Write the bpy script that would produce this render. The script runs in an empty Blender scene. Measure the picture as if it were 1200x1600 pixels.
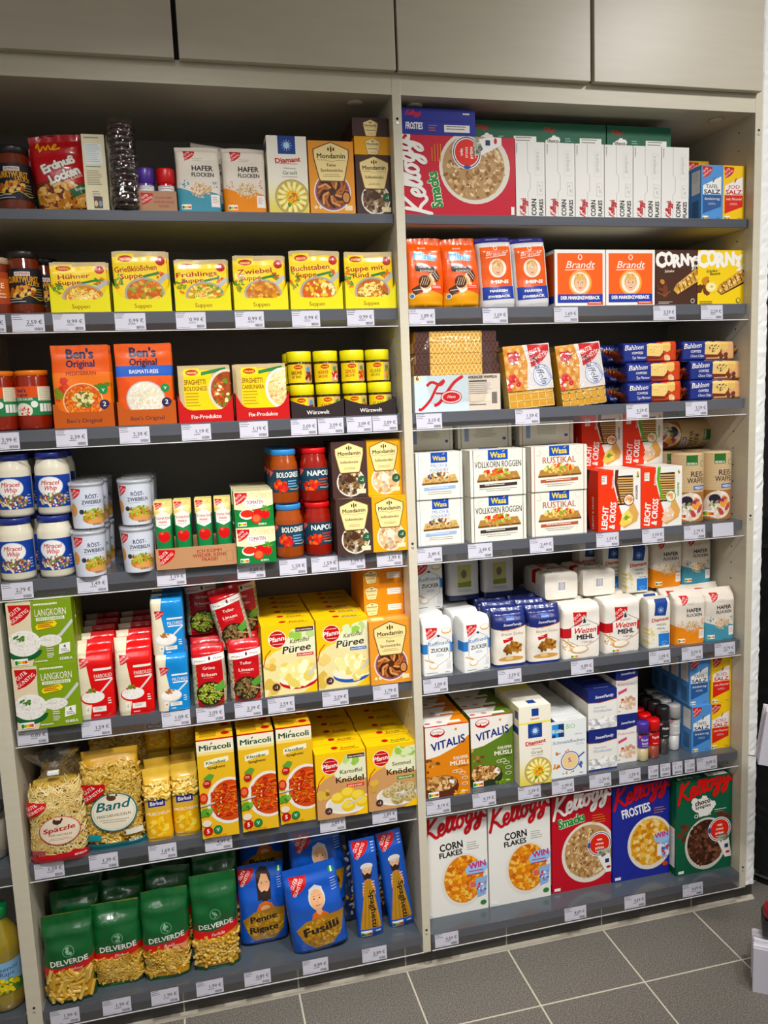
import bpy, bmesh, math, random
from mathutils import Vector, Matrix, noise
from mathutils.geometry import tessellate_polygon

# ------------------------------------------------------------------ camera, world, lights, exposure
SC = bpy.context.scene
COL = SC.collection
PI = math.pi
FPX = 1258.4                                   # focal length in pixels of the 1200 x 1600 frame
cam_d = bpy.data.cameras.new('camera'); cam_d.sensor_fit = 'VERTICAL'
cam_d.sensor_height = 32.0; cam_d.lens = FPX / 1600 * 32.0; cam_d.clip_start = 0.05
cam = bpy.data.objects.new('camera', cam_d); COL.objects.link(cam)
def cam_matrix(pos, yaw, pitch, roll):
    cy, sy = math.cos(yaw), math.sin(yaw)
    f = Vector((-sy*math.cos(pitch), cy*math.cos(pitch), -math.sin(pitch)))
    r0 = Vector((cy, sy, 0)); u0 = r0.cross(f)
    r = r0*math.cos(roll) + u0*math.sin(roll); u = -r0*math.sin(roll) + u0*math.cos(roll)
    m = Matrix((r, u, -f)).transposed().to_4x4(); m.translation = Vector(pos)
    return m
cam.matrix_world = cam_matrix((-0.5397, -1.9616, 1.5761), -0.23418, 0.13643, -0.04065)
SC.camera = cam
SC.view_settings.view_transform = 'Standard'; SC.view_settings.look = 'None'
SC.view_settings.gamma = 1.0; SC.view_settings.exposure = 0.14; SC.view_settings.use_curve_mapping = False
w = bpy.data.worlds.new('world'); SC.world = w; w.use_nodes = True
w.node_tree.nodes['Background'].inputs[0].default_value = (0.80, 0.86, 1.0, 1)
w.node_tree.nodes['Background'].inputs[1].default_value = 0.12
def area_light(name, loc, sx, sy, power, col=(1, .97, .93), rot=(0, 0, 0), spread=180):
    d = bpy.data.lights.new(name, 'AREA'); d.shape = 'RECTANGLE'; d.size = sx; d.size_y = sy
    d.energy = power; d.color = col; d.spread = math.radians(spread)
    o = bpy.data.objects.new(name, d); COL.objects.link(o); o.location = loc; o.rotation_euler = rot
    return o
def aim(o, target):
    o.rotation_euler = (Vector(target)-o.location).to_track_quat('-Z', 'Y').to_euler(); return o
aim(area_light('ceiling_spot_beam', (1.25, -1.15, 3.0), 0.25, 0.25, 9.5, (1, .985, .96), spread=105), (0.80, 0.0, 1.35))
aim(area_light('ceiling_spot_beam', (-0.55, -1.5, 3.0), 0.25, 0.25, 9, (1, .98, .95), spread=60), (-0.5, 0.0, 1.0))
aim(area_light('ceiling_spot_beam', (0.35, -1.6, 3.0), 0.3, 0.3, 8, (1, .98, .96), spread=60), (0.35, 0.0, 1.0))
area_light('ceiling_fill_glow', (1.9, -3.0, 3.02), 1.0, 0.6, 16, (1, .985, .97))

area_light('ceiling_fill_glow', (-1.4, -2.8, 3.02), 1.0, 0.6, 13, (1, .985, .97))  # added fill light, brightens the left doors and the ambient bounce

# ------------------------------------------------------------------ colours and materials
def lin(h):
    if not isinstance(h, str): return h
    r = [int(h[i:i+2], 16)/255 for i in (0, 2, 4)]
    return tuple(c/12.92 if c <= .04045 else ((c+.055)/1.055)**2.4 for c in r)
INK = {}
def ink(h):
    """printing ink: hex to linear with the strong pigments these packs use"""
    if not isinstance(h, str): return h
    if h not in INK:
        r = lin(h); l = .3*r[0]+.59*r[1]+.11*r[2]; INK[h] = tuple(min(.93, max(.002, l+(c-l)*1.13)) for c in r)
    return INK[h]
def nmat(name): 
    m = bpy.data.materials.new(name); m.use_nodes = True
    return m, m.node_tree.nodes, m.node_tree.links, m.node_tree.nodes['Principled BSDF']
def print_mat(name, rough, coat=0, bump=0, bscale=60, spec=.5, metal=0):
    """printed stock: ink colour from the mesh's colour attribute, finish from the nodes"""
    m, N, L, B = nmat(name)
    a = N.new('ShaderNodeAttribute'); a.attribute_name = 'Col'
    nz = N.new('ShaderNodeTexNoise'); nz.inputs['Scale'].default_value = 900
    tc = N.new('ShaderNodeTexCoord'); L.new(tc.outputs['Object'], nz.inputs['Vector'])
    mr = N.new('ShaderNodeMapRange'); mr.inputs[3].default_value = rough-.05; mr.inputs[4].default_value = rough+.05
    L.new(nz.outputs['Fac'], mr.inputs[0]); L.new(mr.outputs[0], B.inputs['Roughness'])
    L.new(a.outputs['Color'], B.inputs['Base Color'])
    B.inputs['Coat Weight'].default_value = coat; B.inputs['Coat Roughness'].default_value = .12
    B.inputs['Specular IOR Level'].default_value = spec; B.inputs['Metallic'].default_value = metal
    if bump:
        n2 = N.new('ShaderNodeTexNoise'); n2.inputs['Scale'].default_value = bscale; n2.inputs['Detail'].default_value = 3
        L.new(tc.outputs['Object'], n2.inputs['Vector'])
        bp = N.new('ShaderNodeBump'); bp.inputs['Strength'].default_value = bump; bp.inputs['Distance'].default_value = .002
        L.new(n2.outputs['Fac'], bp.inputs['Height']); L.new(bp.outputs[0], B.inputs['Normal'])
    return m
def clear_mat(name, tint=(1, 1, 1), refl=.25, rough=.06, haze=0.0, bump=0.0, hz=(.8, .8, .8)):
    """thin clear plastic or glass: light passes straight through, the surface adds a gloss"""
    m, N, L, B = nmat(name); out = [n for n in N if n.type == 'OUTPUT_MATERIAL'][0]; N.remove(B)
    tr = N.new('ShaderNodeBsdfTransparent'); tr.inputs[0].default_value = (*tint, 1)
    gl = N.new('ShaderNodeBsdfGlossy'); gl.inputs['Roughness'].default_value = rough
    lw = N.new('ShaderNodeLayerWeight'); lw.inputs[0].default_value = .35
    mr = N.new('ShaderNodeMapRange'); mr.inputs[3].default_value = refl*.25; mr.inputs[4].default_value = min(1, refl*2.2)
    L.new(lw.outputs['Facing'], mr.inputs[0])
    mx = N.new('ShaderNodeMixShader'); L.new(mr.outputs[0], mx.inputs[0]); L.new(tr.outputs[0], mx.inputs[1]); L.new(gl.outputs[0], mx.inputs[2])
    last = mx
    if haze:
        df = N.new('ShaderNodeBsdfDiffuse'); df.inputs[0].default_value = (*hz, 1)
        m2 = N.new('ShaderNodeMixShader'); m2.inputs[0].default_value = haze
        L.new(mx.outputs[0], m2.inputs[1]); L.new(df.outputs[0], m2.inputs[2]); last = m2
    if bump:
        tc = N.new('ShaderNodeTexCoord'); n2 = N.new('ShaderNodeTexNoise'); n2.inputs['Scale'].default_value = 38
        n2.inputs['Detail'].default_value = 2; L.new(tc.outputs['Object'], n2.inputs['Vector'])
        bp = N.new('ShaderNodeBump'); bp.inputs['Strength'].default_value = bump; bp.inputs['Distance'].default_value = .01
        L.new(n2.outputs['Fac'], bp.inputs['Height']); L.new(bp.outputs[0], gl.inputs['Normal']); L.new(bp.outputs[0], lw.inputs['Normal'])
    L.new(last.outputs[0], out.inputs[0])
    return m
def plain_mat(name, hexc, rough=.5, var=.06, scale=6, stretch=(1, 1, 1), metal=0, coat=0, bump=0):
    m, N, L, B = nmat(name); c = lin(hexc)
    tc = N.new('ShaderNodeTexCoord'); mp = N.new('ShaderNodeMapping'); mp.inputs['Scale'].default_value = stretch
    nz = N.new('ShaderNodeTexNoise'); nz.inputs['Scale'].default_value = scale; nz.inputs['Detail'].default_value = 5
    L.new(tc.outputs['Object'], mp.inputs[0]); L.new(mp.outputs[0], nz.inputs['Vector'])
    cr = N.new('ShaderNodeValToRGB')
    cr.color_ramp.elements[0].color = (*[x*(1-var) for x in c], 1); cr.color_ramp.elements[1].color = (*[min(1, x*(1+var)) for x in c], 1)
    cr.color_ramp.elements[0].position = .3; cr.color_ramp.elements[1].position = .7
    L.new(nz.outputs['Fac'], cr.inputs[0]); L.new(cr.outputs[0], B.inputs['Base Color'])
    B.inputs['Roughness'].default_value = rough; B.inputs['Metallic'].default_value = metal; B.inputs['Coat Weight'].default_value = coat
    if bump:
        bp = N.new('ShaderNodeBump'); bp.inputs['Strength'].default_value = bump; bp.inputs['Distance'].default_value = .002
        L.new(nz.outputs['Fac'], bp.inputs['Height']); L.new(bp.outputs[0], B.inputs['Normal'])
    return m
M = {
 'card': print_mat('printed_carton', .5, coat=.06, spec=.28),
 'paper': print_mat('printed_paper', .6, coat=.04, bump=.55, bscale=42, spec=.3),
 'foil': print_mat('printed_glossy_film', .3, coat=.5, spec=.35, bump=.35, bscale=45),
 'plain': print_mat('moulded_plastic', .35, coat=.1),
 'wet': print_mat('filled_glass', .12, coat=.7),
 'film': clear_mat('clear_crinkled_film', refl=.22, rough=.08, bump=.7),
 'glass': clear_mat('clear_glass', refl=.3, rough=.03),
 'oil': clear_mat('yellow_oil', tint=(.97, .80, .10), refl=.25, rough=.04, haze=.35, hz=(.95, .72, .02)),
 'holder': clear_mat('clear_label_holder', tint=(.93, .93, .95), refl=.16, rough=.12, haze=.04),
 'melamine': plain_mat('beige_melamine', 'D2CAB4', .42, .035, 9, (1, 1, 6)),
 'melamine_h': plain_mat('beige_melamine_rail', 'D2CAB4', .42, .035, 9, (1, 1, 9)),
 'door': plain_mat('taupe_door_front', 'C3BAA6', .38, .03, 7, (1, 1, 8)),
 'back': plain_mat('grey_back_panel', '8E8A84', .6, .04, 3),
 'mat': plain_mat('dark_shelf_mat', '4E565E', .22, .05, 5, coat=.2),
 'profile': plain_mat('dark_front_profile', '4A4E58', .4, .08, 14, (.3, 1, 9)),
 'hole': plain_mat('dark_drill_hole', '1A1512', .8, .02),
 'bolt': plain_mat('bare_metal_fitting', 'D8D4CC', .3, .02, metal=.6),
 'plaster': plain_mat('white_wall_plaster', 'F8F8F6', .8, .02, 3),
 'black': plain_mat('black_gloss_panel', '0B0B0D', .18, .05, coat=.3),
 'chrome': plain_mat('chrome_ring', 'B9BBC0', .2, .02, metal=1),
 'grout': plain_mat('pale_grout', 'BDB4A2', .8, .08, 30),
}

# ------------------------------------------------------------------ objects, tags, copies
def obj(name, me, parent=None):
    o = bpy.data.objects.new(name, me); COL.objects.link(o)
    if parent: o.parent = parent
    return o
def empty(name):
    o = bpy.data.objects.new(name, None); COL.objects.link(o); o.empty_display_size = .02
    return o
def tag(o, label, cat, group=None, kind=None):
    o['label'] = label; o['category'] = cat
    if group: o['group'] = group
    if kind: o['kind'] = kind
    return o
def copy_tree(o, parent=None):
    c = o.copy(); COL.objects.link(c)
    if parent: c.parent = parent
    for ch in list(o.children): copy_tree(ch, c)
    return c
PARK = {}
def place(src, x, y, z, label, cat, group=None, rz=0, ry=0, rx=0):
    """first use moves the thing itself, later uses copy it with all its parts"""
    if src not in PARK: PARK[src] = 1; o = src
    else: o = copy_tree(src)
    o.location = (x, y, z); o.rotation_euler = (rx, ry, rz)
    for k in ('label', 'category', 'group', 'kind'):
        if k in o: del o[k]
    tag(o, label, cat, group)
    return o

class MB:
    """collects coloured polygons and builds ONE mesh"""
    def __init__(s): s.v = []; s.f = []; s.c = []; s.m = []; s.n = []; s.sm = []; s.any_n = False
    def poly(s, pts, col, mi=0, nrm=None, smooth=False):
        b = len(s.v); s.v += [tuple(p) for p in pts]; s.f.append(tuple(range(b, b+len(pts))))
        s.c.append(ink(col)); s.m.append(mi); s.n.append(nrm); s.sm.append(smooth or nrm is not None)
        if nrm is not None: s.any_n = True
    def grid(s, rows, col, mi=0, closed=False, smooth=True):
        b = len(s.v); nr = len(rows); nc = len(rows[0])
        for r in rows: s.v += [tuple(p) for p in r]
        for i in range(nr-1):
            for j in range(nc if closed else nc-1):
                k = (j+1) % nc
                s.f.append((b+i*nc+j, b+i*nc+k, b+(i+1)*nc+k, b+(i+1)*nc+j))
                cc = col(i/(nr-1), j/nc) if callable(col) else col
                s.c.append(ink(cc)); s.m.append(mi); s.n.append(None); s.sm.append(smooth)
    def box(s, x0, y0, z0, x1, y1, z1, col, mi=0):
        P = [(x0,y0,z0),(x1,y0,z0),(x1,y1,z0),(x0,y1,z0),(x0,y0,z1),(x1,y0,z1),(x1,y1,z1),(x0,y1,z1)]
        for f in ((0,1,5,4),(1,2,6,5),(2,3,7,6),(3,0,4,7),(4,5,6,7),(3,2,1,0)): s.poly([P[i] for i in f], col, mi)
    def bbox(s, x0, y0, z0, x1, y1, z1, col, bev=.0008, mi=0):
        bm = bmesh.new(); bmesh.ops.create_cube(bm, size=1)
        for v in bm.verts: v.co = Vector(((x0+x1)/2+v.co.x*(x1-x0), (y0+y1)/2+v.co.y*(y1-y0), (z0+z1)/2+v.co.z*(z1-z0)))
        bmesh.ops.bevel(bm, geom=bm.edges[:], offset=bev, segments=2, affect='EDGES', profile=.6)
        for f in bm.faces: s.poly([v.co for v in f.verts], col, mi)
        bm.free()
    def lathe(s, prof, col, n=28, mi=0, cx=0, cy=0, cz=0):
        s.grid([[(cx+r*math.cos(2*PI*j/n), cy+r*math.sin(2*PI*j/n), cz+z) for j in range(n)] for r, z in prof], col, mi, True)
        for k, (r, z) in ((0, prof[0]), (1, prof[-1])):
            if r > 1e-4:
                ring = [(cx+r*math.cos(2*PI*j/n), cy+r*math.sin(2*PI*j/n), cz+z) for j in range(n)]
                s.poly(ring if k else ring[::-1], col(z, 0) if callable(col) else col, mi)
    def tube(s, pts, r, col, n=6, mi=0):
        rows = []; pts = [Vector(p) for p in pts]
        for i, p in enumerate(pts):
            d = (pts[min(i+1, len(pts)-1)]-pts[max(i-1, 0)]); d = d.normalized() if d.length > 1e-9 else Vector((0,0,1))
            a = d.cross(Vector((.13, 1, .21))).normalized(); b = d.cross(a)
            rr = r if not isinstance(r, list) else r[i]
            rows.append([p+a*rr*math.cos(2*PI*j/n)+b*rr*math.sin(2*PI*j/n) for j in range(n)])
        s.grid(rows, col, mi, True)
        s.poly(rows[0][::-1], col, mi); s.poly(rows[-1], col, mi)
    def build(s, name, mats, parent=None):
        me = bpy.data.meshes.new(name); me.from_pydata(s.v, [], s.f)
        for m in (mats if isinstance(mats, (list, tuple)) else [mats]): me.materials.append(M[m] if isinstance(m, str) else m)
        ca = me.color_attributes.new('Col', 'FLOAT_COLOR', 'CORNER'); buf = []
        for f, c in zip(s.f, s.c): buf.extend([c[0], c[1], c[2], 1.0]*len(f))
        ca.data.foreach_set('color', buf)
        me.polygons.foreach_set('material_index', s.m); me.polygons.foreach_set('use_smooth', s.sm)
        me.update()
        if s.any_n:
            ns = []
            for f, n in zip(s.f, s.n): ns.extend(n if n is not None else [(0, 0, 0)]*len(f))
            me.normals_split_custom_set(ns)
        return obj(name, me, parent)

# ------------------------------------------------------------------ flat artwork printed on packs
TXT = {}
def text_tris(s, bold):
    k = (s, bold)
    if k not in TXT:
        c = bpy.data.curves.new('t', 'FONT'); c.body = s; c.offset = bold; c.resolution_u = 2
        o = bpy.data.objects.new('t', c); m = o.to_mesh(); m.calc_loop_triangles()
        v = [(a.co.x, a.co.y) for a in m.vertices]; t = [[v[i] for i in lt.vertices] for lt in m.loop_triangles]
        o.to_mesh_clear(); bpy.data.objects.remove(o); bpy.data.curves.remove(c)
        xs = [p[0] for p in v] or [0, 1]
        TXT[k] = (t, min(xs), max(xs))
    return TXT[k]
def crom(pts, n=5):
    out = []; P = [pts[0]]+list(pts)+[pts[-1]]
    for i in range(1, len(P)-2):
        a, b, c, d = P[i-1:i+3]
        for k in range(n):
            t = k/n; t2 = t*t; t3 = t2*t
            out.append(tuple(.5*(2*b[j]+(c[j]-a[j])*t+(2*a[j]-5*b[j]+4*c[j]-d[j])*t2+(3*b[j]-a[j]-3*c[j]+d[j])*t3) for j in (0, 1)))
    out.append(tuple(pts[-1])); return out
class Art:
    """x, y run 0..1 over the face (y up); sizes are fractions of the face width"""
    def __init__(s, W, H, bg=None, seed=1): s.W = W; s.H = H; s.T = []; s.l = 0; s.R = random.Random(seed); s.clipe = None; (bg and s.r(0, 0, 1, 1, bg))
    def _p(s, pts, c, dl=1.0):
        s.l += dl
        P = [Vector((x, y, 0)) for x, y in pts]
        if len(P) == 3: s.T.append((pts, c, s.l)); return s
        for t in tessellate_polygon([P]): s.T.append(([pts[i] for i in t], c, s.l))
        return s
    def p(s, pts, c): return s._p([(x*s.W, y*s.H) for x, y in pts], c)
    def r(s, x0, y0, x1, y1, c): return s.p([(x0, y0), (x1, y0), (x1, y1), (x0, y1)], c)
    def e(s, x, y, rx, ry=None, c='FFFFFF', n=22, a0=0, a1=2*PI):
        ry = rx if ry is None else ry; cx, cy = x*s.W, y*s.H; full = a1-a0 > 6.2
        pts = [(cx+rx*s.W*math.cos(a0+(a1-a0)*i/(n if full else n-1)), cy+ry*s.W*math.sin(a0+(a1-a0)*i/(n if full else n-1))) for i in range(n)]
        return s._p(pts, c)
    def st(s, pts, w, c, raw=False, dl=1.0):
        """stroke along points; raw = coordinates already in metres"""
        s.l += dl; w = w*s.W/2; P = pts if raw else [(x*s.W, y*s.H) for x, y in pts]; L = []; Rr = []
        for i, p in enumerate(P):
            a = P[max(i-1, 0)]; b = P[min(i+1, len(P)-1)]; dx, dy = b[0]-a[0], b[1]-a[1]; d = math.hypot(dx, dy) or 1
            L.append((p[0]-dy/d*w, p[1]+dx/d*w)); Rr.append((p[0]+dy/d*w, p[1]-dx/d*w))
        for i in range(len(P)-1):
            s.T.append(([L[i], Rr[i], Rr[i+1]], c, s.l)); s.T.append(([L[i], Rr[i+1], L[i+1]], c, s.l)); s.l += .08
        return s
    def t(s, txt, x, y, h, c='FFFFFF', al='c', b=.0, sh=0, rot=0, w=None, ol=None, xs=1):
        if ol: s.t(txt, x, y, h, ol[0], al, b+ol[1], sh, rot, w, None, xs)
        tr, x0, x1 = text_tris(txt, 0); s.l += 1; x0 -= b; x1 += b
        if not tr: return s
        k = h*s.W/.73; kx = k*xs
        if w: kx = w*s.W/(x1-x0)
        ox = {'c': (x0+x1)/2, 'l': x0, 'r': x1}[al]; cr, sr = math.cos(rot), math.sin(rot)
        n = 1 if b < .004 else 2 if b < .018 else 4 if b < .045 else 8
        for m in range(n):                       # heavier weights: the letter struck again a hair to each side
            g = PI*2*m/n; bx, by = (b*math.cos(g), b*.8*math.sin(g)) if n > 1 else (0, 0)
            for q in tr:
                o = []
                for px, py in q:
                    X = (px+bx-ox)*kx+py*k*sh; Y = (py+by)*k
                    o.append((x*s.W+X*cr-Y*sr, y*s.H+X*sr+Y*cr))
                s.T.append((o, c, s.l))
            s.l += .1
        return s
    def bl(s, x, y, rx, ry, n, size, cols, asp=1.6, sides=6):
        """loose pieces of food inside an ellipse"""
        for i in range(n):
            a = s.R.uniform(0, 2*PI); q = math.sqrt(s.R.random()); cx = x*s.W+rx*s.W*q*math.cos(a); cy = y*s.H+ry*s.W*q*math.sin(a)
            th = s.R.uniform(0, PI); z = size*s.W*s.R.uniform(.7, 1.25)
            pts = []
            for j in range(sides):
                g = 2*PI*j/sides; u = z*math.cos(g)*s.R.uniform(.8, 1.15); v = z/asp*math.sin(g)*s.R.uniform(.8, 1.15)
                pts.append((cx+u*math.cos(th)-v*math.sin(th), cy+u*math.sin(th)+v*math.cos(th)))
            s._p(pts, s.R.choice(cols), .2)
        return s
    def sp(s, x, y, rx, ry, n, w, cols, loop=.35):
        """noodle curls inside an ellipse"""
        for i in range(n):
            a = s.R.uniform(0, 2*PI); q = math.sqrt(s.R.random())*.8; cx = x*s.W+rx*s.W*q*math.cos(a); cy = y*s.H+ry*s.W*q*math.sin(a)
            r = rx*s.W*loop*s.R.uniform(.5, 1); g = s.R.uniform(0, 6); sp_ = s.R.uniform(1.5, 4.5); f = s.R.uniform(.5, 1)
            s.st([(cx+r*math.cos(g+sp_*k/8), cy+r*f*math.sin(g+sp_*k/8)) for k in range(9)], w, s.R.choice(cols), True, .2)
        return s
    def ln(s, x, y, w, n, c, h=.012, gap=.03, al='l'):
        """lines of print too small to read"""
        for i in range(n):
            ww = w*s.R.uniform(.7, 1); x0 = x if al == 'l' else x-ww/2; yy = y-i*gap*s.W/s.H; k = x0
            while k < x0+ww-.01:
                d = min(s.R.uniform(.03, .09)*max(w, .3), x0+ww-k); s.r(k, yy, k+d*.82, yy+h*s.W/s.H, c); s.l -= 1; k += d
            s.l += 1
        return s
    def bars(s, x, y, w, h, c='333333', n=14):
        k = x
        while k < x+w: d = w/n*s.R.uniform(.3, .9); s.r(k, y, min(k+d, x+w), y+h, c); s.l -= 1; k += d+w/n*s.R.uniform(.3, .7)
        s.l += 1; return s
    def emit(s, mb, F, mi=0, grid=None, dz=2e-5, base=1e-5):
        """F(x, y, off) -> point; grid = (xs, ys) lines of the curved surface: art is cut along them so every layer lies parallel"""
        W, H = s.W, s.H
        def cut(P, ax, val, sign):
            out = []
            for i in range(len(P)):
                a, b = P[i-1], P[i]; da, db = sign*(a[ax]-val), sign*(b[ax]-val)
                if (da > 0 and db < 0) or (da < 0 and db > 0):
                    t = da/(da-db); out.append((a[0]+(b[0]-a[0])*t, a[1]+(b[1]-a[1])*t))
                if db >= 0: out.append(b)
            return out
        def cutd(P, x0, y0, kx, ky, sign):
            g = lambda q: sign*((q[0]-x0)*ky-(q[1]-y0)*kx); out = []
            for i in range(len(P)):
                a, b = P[i-1], P[i]; da, db = g(a), g(b)
                if (da > 0 and db < 0) or (da < 0 and db > 0):
                    t = da/(da-db); out.append((a[0]+(b[0]-a[0])*t, a[1]+(b[1]-a[1])*t))
                if db >= 0: out.append(b)
            return out
        if grid:
            xs_, ys_ = grid; G = {}; e = W*.004
            for i, y in enumerate(ys_):
                for j, x in enumerate(xs_):
                    A_ = Vector(F(min(W, x+e), y, 0))-Vector(F(max(0, x-e), y, 0)); B_ = Vector(F(x, min(H, y+e), 0))-Vector(F(x, max(0, y-e), 0))
                    G[i, j] = (Vector(F(x, y, 0)), A_.cross(B_).normalized())
            import bisect
        for P, c, l in s.T:
            xs = [q[0] for q in P]; ys = [q[1] for q in P]
            if max(xs) <= 0 or min(xs) >= W or max(ys) <= 0 or min(ys) >= H: continue
            if min(xs) < 0: P = cut(P, 0, 0, 1)
            if P and max(xs) > W: P = cut(P, 0, W, -1)
            if P and min(ys) < 0: P = cut(P, 1, 0, 1)
            if P and max(ys) > H: P = cut(P, 1, H, -1)
            if len(P) < 3: continue
            off = base+l*dz
            if not grid: mb.poly([F(x, y, off) for x, y in P], c, mi); continue
            if sum(P[i-1][0]*P[i][1]-P[i][0]*P[i-1][1] for i in range(len(P))) < 0: P = P[::-1]
            j0 = max(0, bisect.bisect_right(xs_, min(q[0] for q in P))-1); j1 = min(len(xs_)-2, bisect.bisect_left(xs_, max(q[0] for q in P))-1)
            i0 = max(0, bisect.bisect_right(ys_, min(q[1] for q in P))-1); i1 = min(len(ys_)-2, bisect.bisect_left(ys_, max(q[1] for q in P))-1)
            for j in range(j0, j1+1):
                xa, xb = xs_[j], xs_[j+1]; Q = cut(cut(P, 0, xa, 1), 0, xb, -1)
                if len(Q) < 3: continue
                for i in range(i0, i1+1):
                    ya, yb = ys_[i], ys_[i+1]; R_ = cut(cut(Q, 1, ya, 1), 1, yb, -1)
                    if len(R_) < 3: continue
                    for sg in (1, -1):
                        S = cutd(R_, xa, ya, xb-xa, yb-ya, sg)
                        if len(S) < 3: continue
                        pts = []; ns = []
                        for x, y in S:
                            u = (x-xa)/(xb-xa); v = (y-ya)/(yb-ya)
                            w_ = (1-u, u-v, 0, v) if sg > 0 else (1-v, 0, v-u, u)   # corners 00, 10, 01, 11
                            K = (G[i, j], G[i, j+1], G[i+1, j], G[i+1, j+1])
                            p = Vector((0, 0, 0)); n = Vector((0, 0, 0))
                            for ww, (kp, kn) in zip(w_, K): p += kp*ww; n += kn*ww
                            pts.append(p+n*off); ns.append(n.normalized())
                        mb.poly(pts, c, mi, ns)
# ---- recurring marks
def gg(a, x, y, s, rot=.62):
    W, H = a.W, a.H; q = lambda u, v: (x+u*s, y+v*s*W/H)
    a.p([q(0, 0), q(1, -.06), q(1.0, -.3), q(.9, -.52), q(.7, -.72), q(.45, -.88), q(.1, -1)], 'C4121F')
    tx, ty = q(.36, -.40); a.t('GUT&', tx, ty, s*.21, 'F7EFEA', b=.005, rot=rot, w=s*.58)
    tx, ty = q(.54, -.64); a.t('GÜNSTIG', tx, ty, s*.19, 'F7EFEA', b=.005, rot=rot, w=s*.96)
def nutri(a, x, y, w=.16, hit=0):
    W, H = a.W, a.H; h = w*.42*W/H; a.r(x-.01, y-.01, x+w+.01, y+h+.012, 'F5F5F2')
    for i, c in enumerate(('1F7A45', '84B93A', 'F2C62B', 'E58A2A', 'D8452B')):
        d = .12*h if i == hit else 0; a.r(x+w*i/5, y+.1*h-d, x+w*(i+1)/5, y+h*.72+d, c); a.l -= 1
    a.l += 1
KEL = [[(.2, 1.02), (.13, .5), (.0, -.05)], [(.72, 1.05), (.5, .85), (.15, .5), (.35, .3), (.6, .0), (.75, .02)],
 [(.78, .25), (.98, .3), (1.02, .48), (.9, .55), (.77, .38), (.78, .12), (.93, .0), (1.1, .12)],
 [(1.1, .12), (1.32, .55), (1.42, .9), (1.33, 1.02), (1.24, .8), (1.2, .3), (1.27, .03), (1.42, .12)],
 [(1.42, .12), (1.62, .55), (1.72, .9), (1.63, 1.02), (1.54, .8), (1.5, .3), (1.57, .03), (1.7, .1)],
 [(2.0, .5), (1.84, .52), (1.74, .3), (1.8, .05), (1.95, .03), (2.07, .25), (2.0, .5), (2.2, .45)],
 [(2.5, .48), (2.35, .52), (2.24, .3), (2.3, .08), (2.42, .1), (2.52, .3), (2.55, .5), (2.5, .0), (2.4, -.35), (2.22, -.42), (2.2, -.25), (2.4, -.05), (2.68, .15)],
 [(3.02, .48), (2.87, .52), (2.76, .3), (2.82, .08), (2.94, .1), (3.04, .3), (3.07, .5), (3.02, .0), (2.92, -.35), (2.74, -.42), (2.72, -.25), (2.92, -.05), (3.15, .15)],
 [(3.2, .62), (3.16, .8)], [(3.32, .5), (3.25, .38), (3.42, .2), (3.36, .02), (3.2, .05)]]
def kellogg(a, x, y, h, c, rot=.2, w=.13, upto=10):
    """script word mark; h = height of the capital in face widths"""
    cr, sr = math.cos(rot), math.sin(rot); k = h*a.W
    for i, g in enumerate(KEL[:upto]):
        P = []
        for px, py in crom(g, 5):
            X = (px+py*.3)*k; Y = py*k; P.append((x*a.W+X*cr-Y*sr, y*a.H+X*sr+Y*cr))
        a.st(P, w*h, c, True, .3)
        for q in (P[0], P[-1]): a._p([(q[0]+w*h*a.W/2*math.cos(t*PI/4), q[1]+w*h*a.W/2*math.sin(t*PI/4)) for t in range(8)], c, .1)
    a.l += 1
def maggi(a, x, y, w):
    k = a.W/a.H; a.r(x, y, x+w, y+w*.55*k, 'F8DC1C'); a.e(x+w/2, y+w*.28*k, w*.42, w*.19, 'B81A1E', 16)
    a.t('MAGGI', x+w/2, y+w*.2*k, w*.14, 'F8DC1C', b=.02, w=w*.6)
def bowl(a, x, y, rx, ry, rim, fill, n, size, cols, asp=1.4, inner=.86):
    a.e(x, y, rx, ry, rim, 30); a.e(x, y, rx*inner, ry*inner, fill, 28); a.bl(x, y, rx*inner*.95, ry*inner*.93, n, size, cols, asp)
def mondamin(a, x, y, s, sub, two=None, top='3A2A1C'):
    k = a.W/a.H; q = lambda u, v: (x+u*s, y+v*s*k)
    sh = [(-.46, .28), (-.22, .38), (0, .46), (.22, .38), (.46, .28), (.46, .1), (.33, -.45), (.3, -.5), (-.3, -.5), (-.33, -.45), (-.46, .1)]
    a.p([q(u*1.06, v*1.06) for u, v in sh], '6B4A22'); a.p([q(u, v) for u, v in sh], 'F3DDA2')
    for d, h in ((-.07, .05), (0, .09), (.07, .05)): a.e(x+d*s, y+.3*s*k, .025*s, h*s, '4A3A1E', 8)
    a.t('Mondamin', x, y+.07*s*k, s*.13, '241A12', b=.022, w=s*.76, rot=.02)
    a.st([q(-.38, .02), q(-.15, .02), q(0, -.02), q(.15, .02), q(.38, .02)], .008*s, '6B4A22')
    if two: a.t(two, x, y-.14*s*k, s*.085, top, b=.015); a.t(sub, x, y-.27*s*k, s*.08, top, b=.015, w=s*.60)
    else: a.t(sub, x, y-.2*s*k, s*.09, top, b=.015, w=s*.62)
    a.ln(x, y-.35*s*k, s*.5, 2, '7A6040', .012*s, .045*s, 'c')
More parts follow.
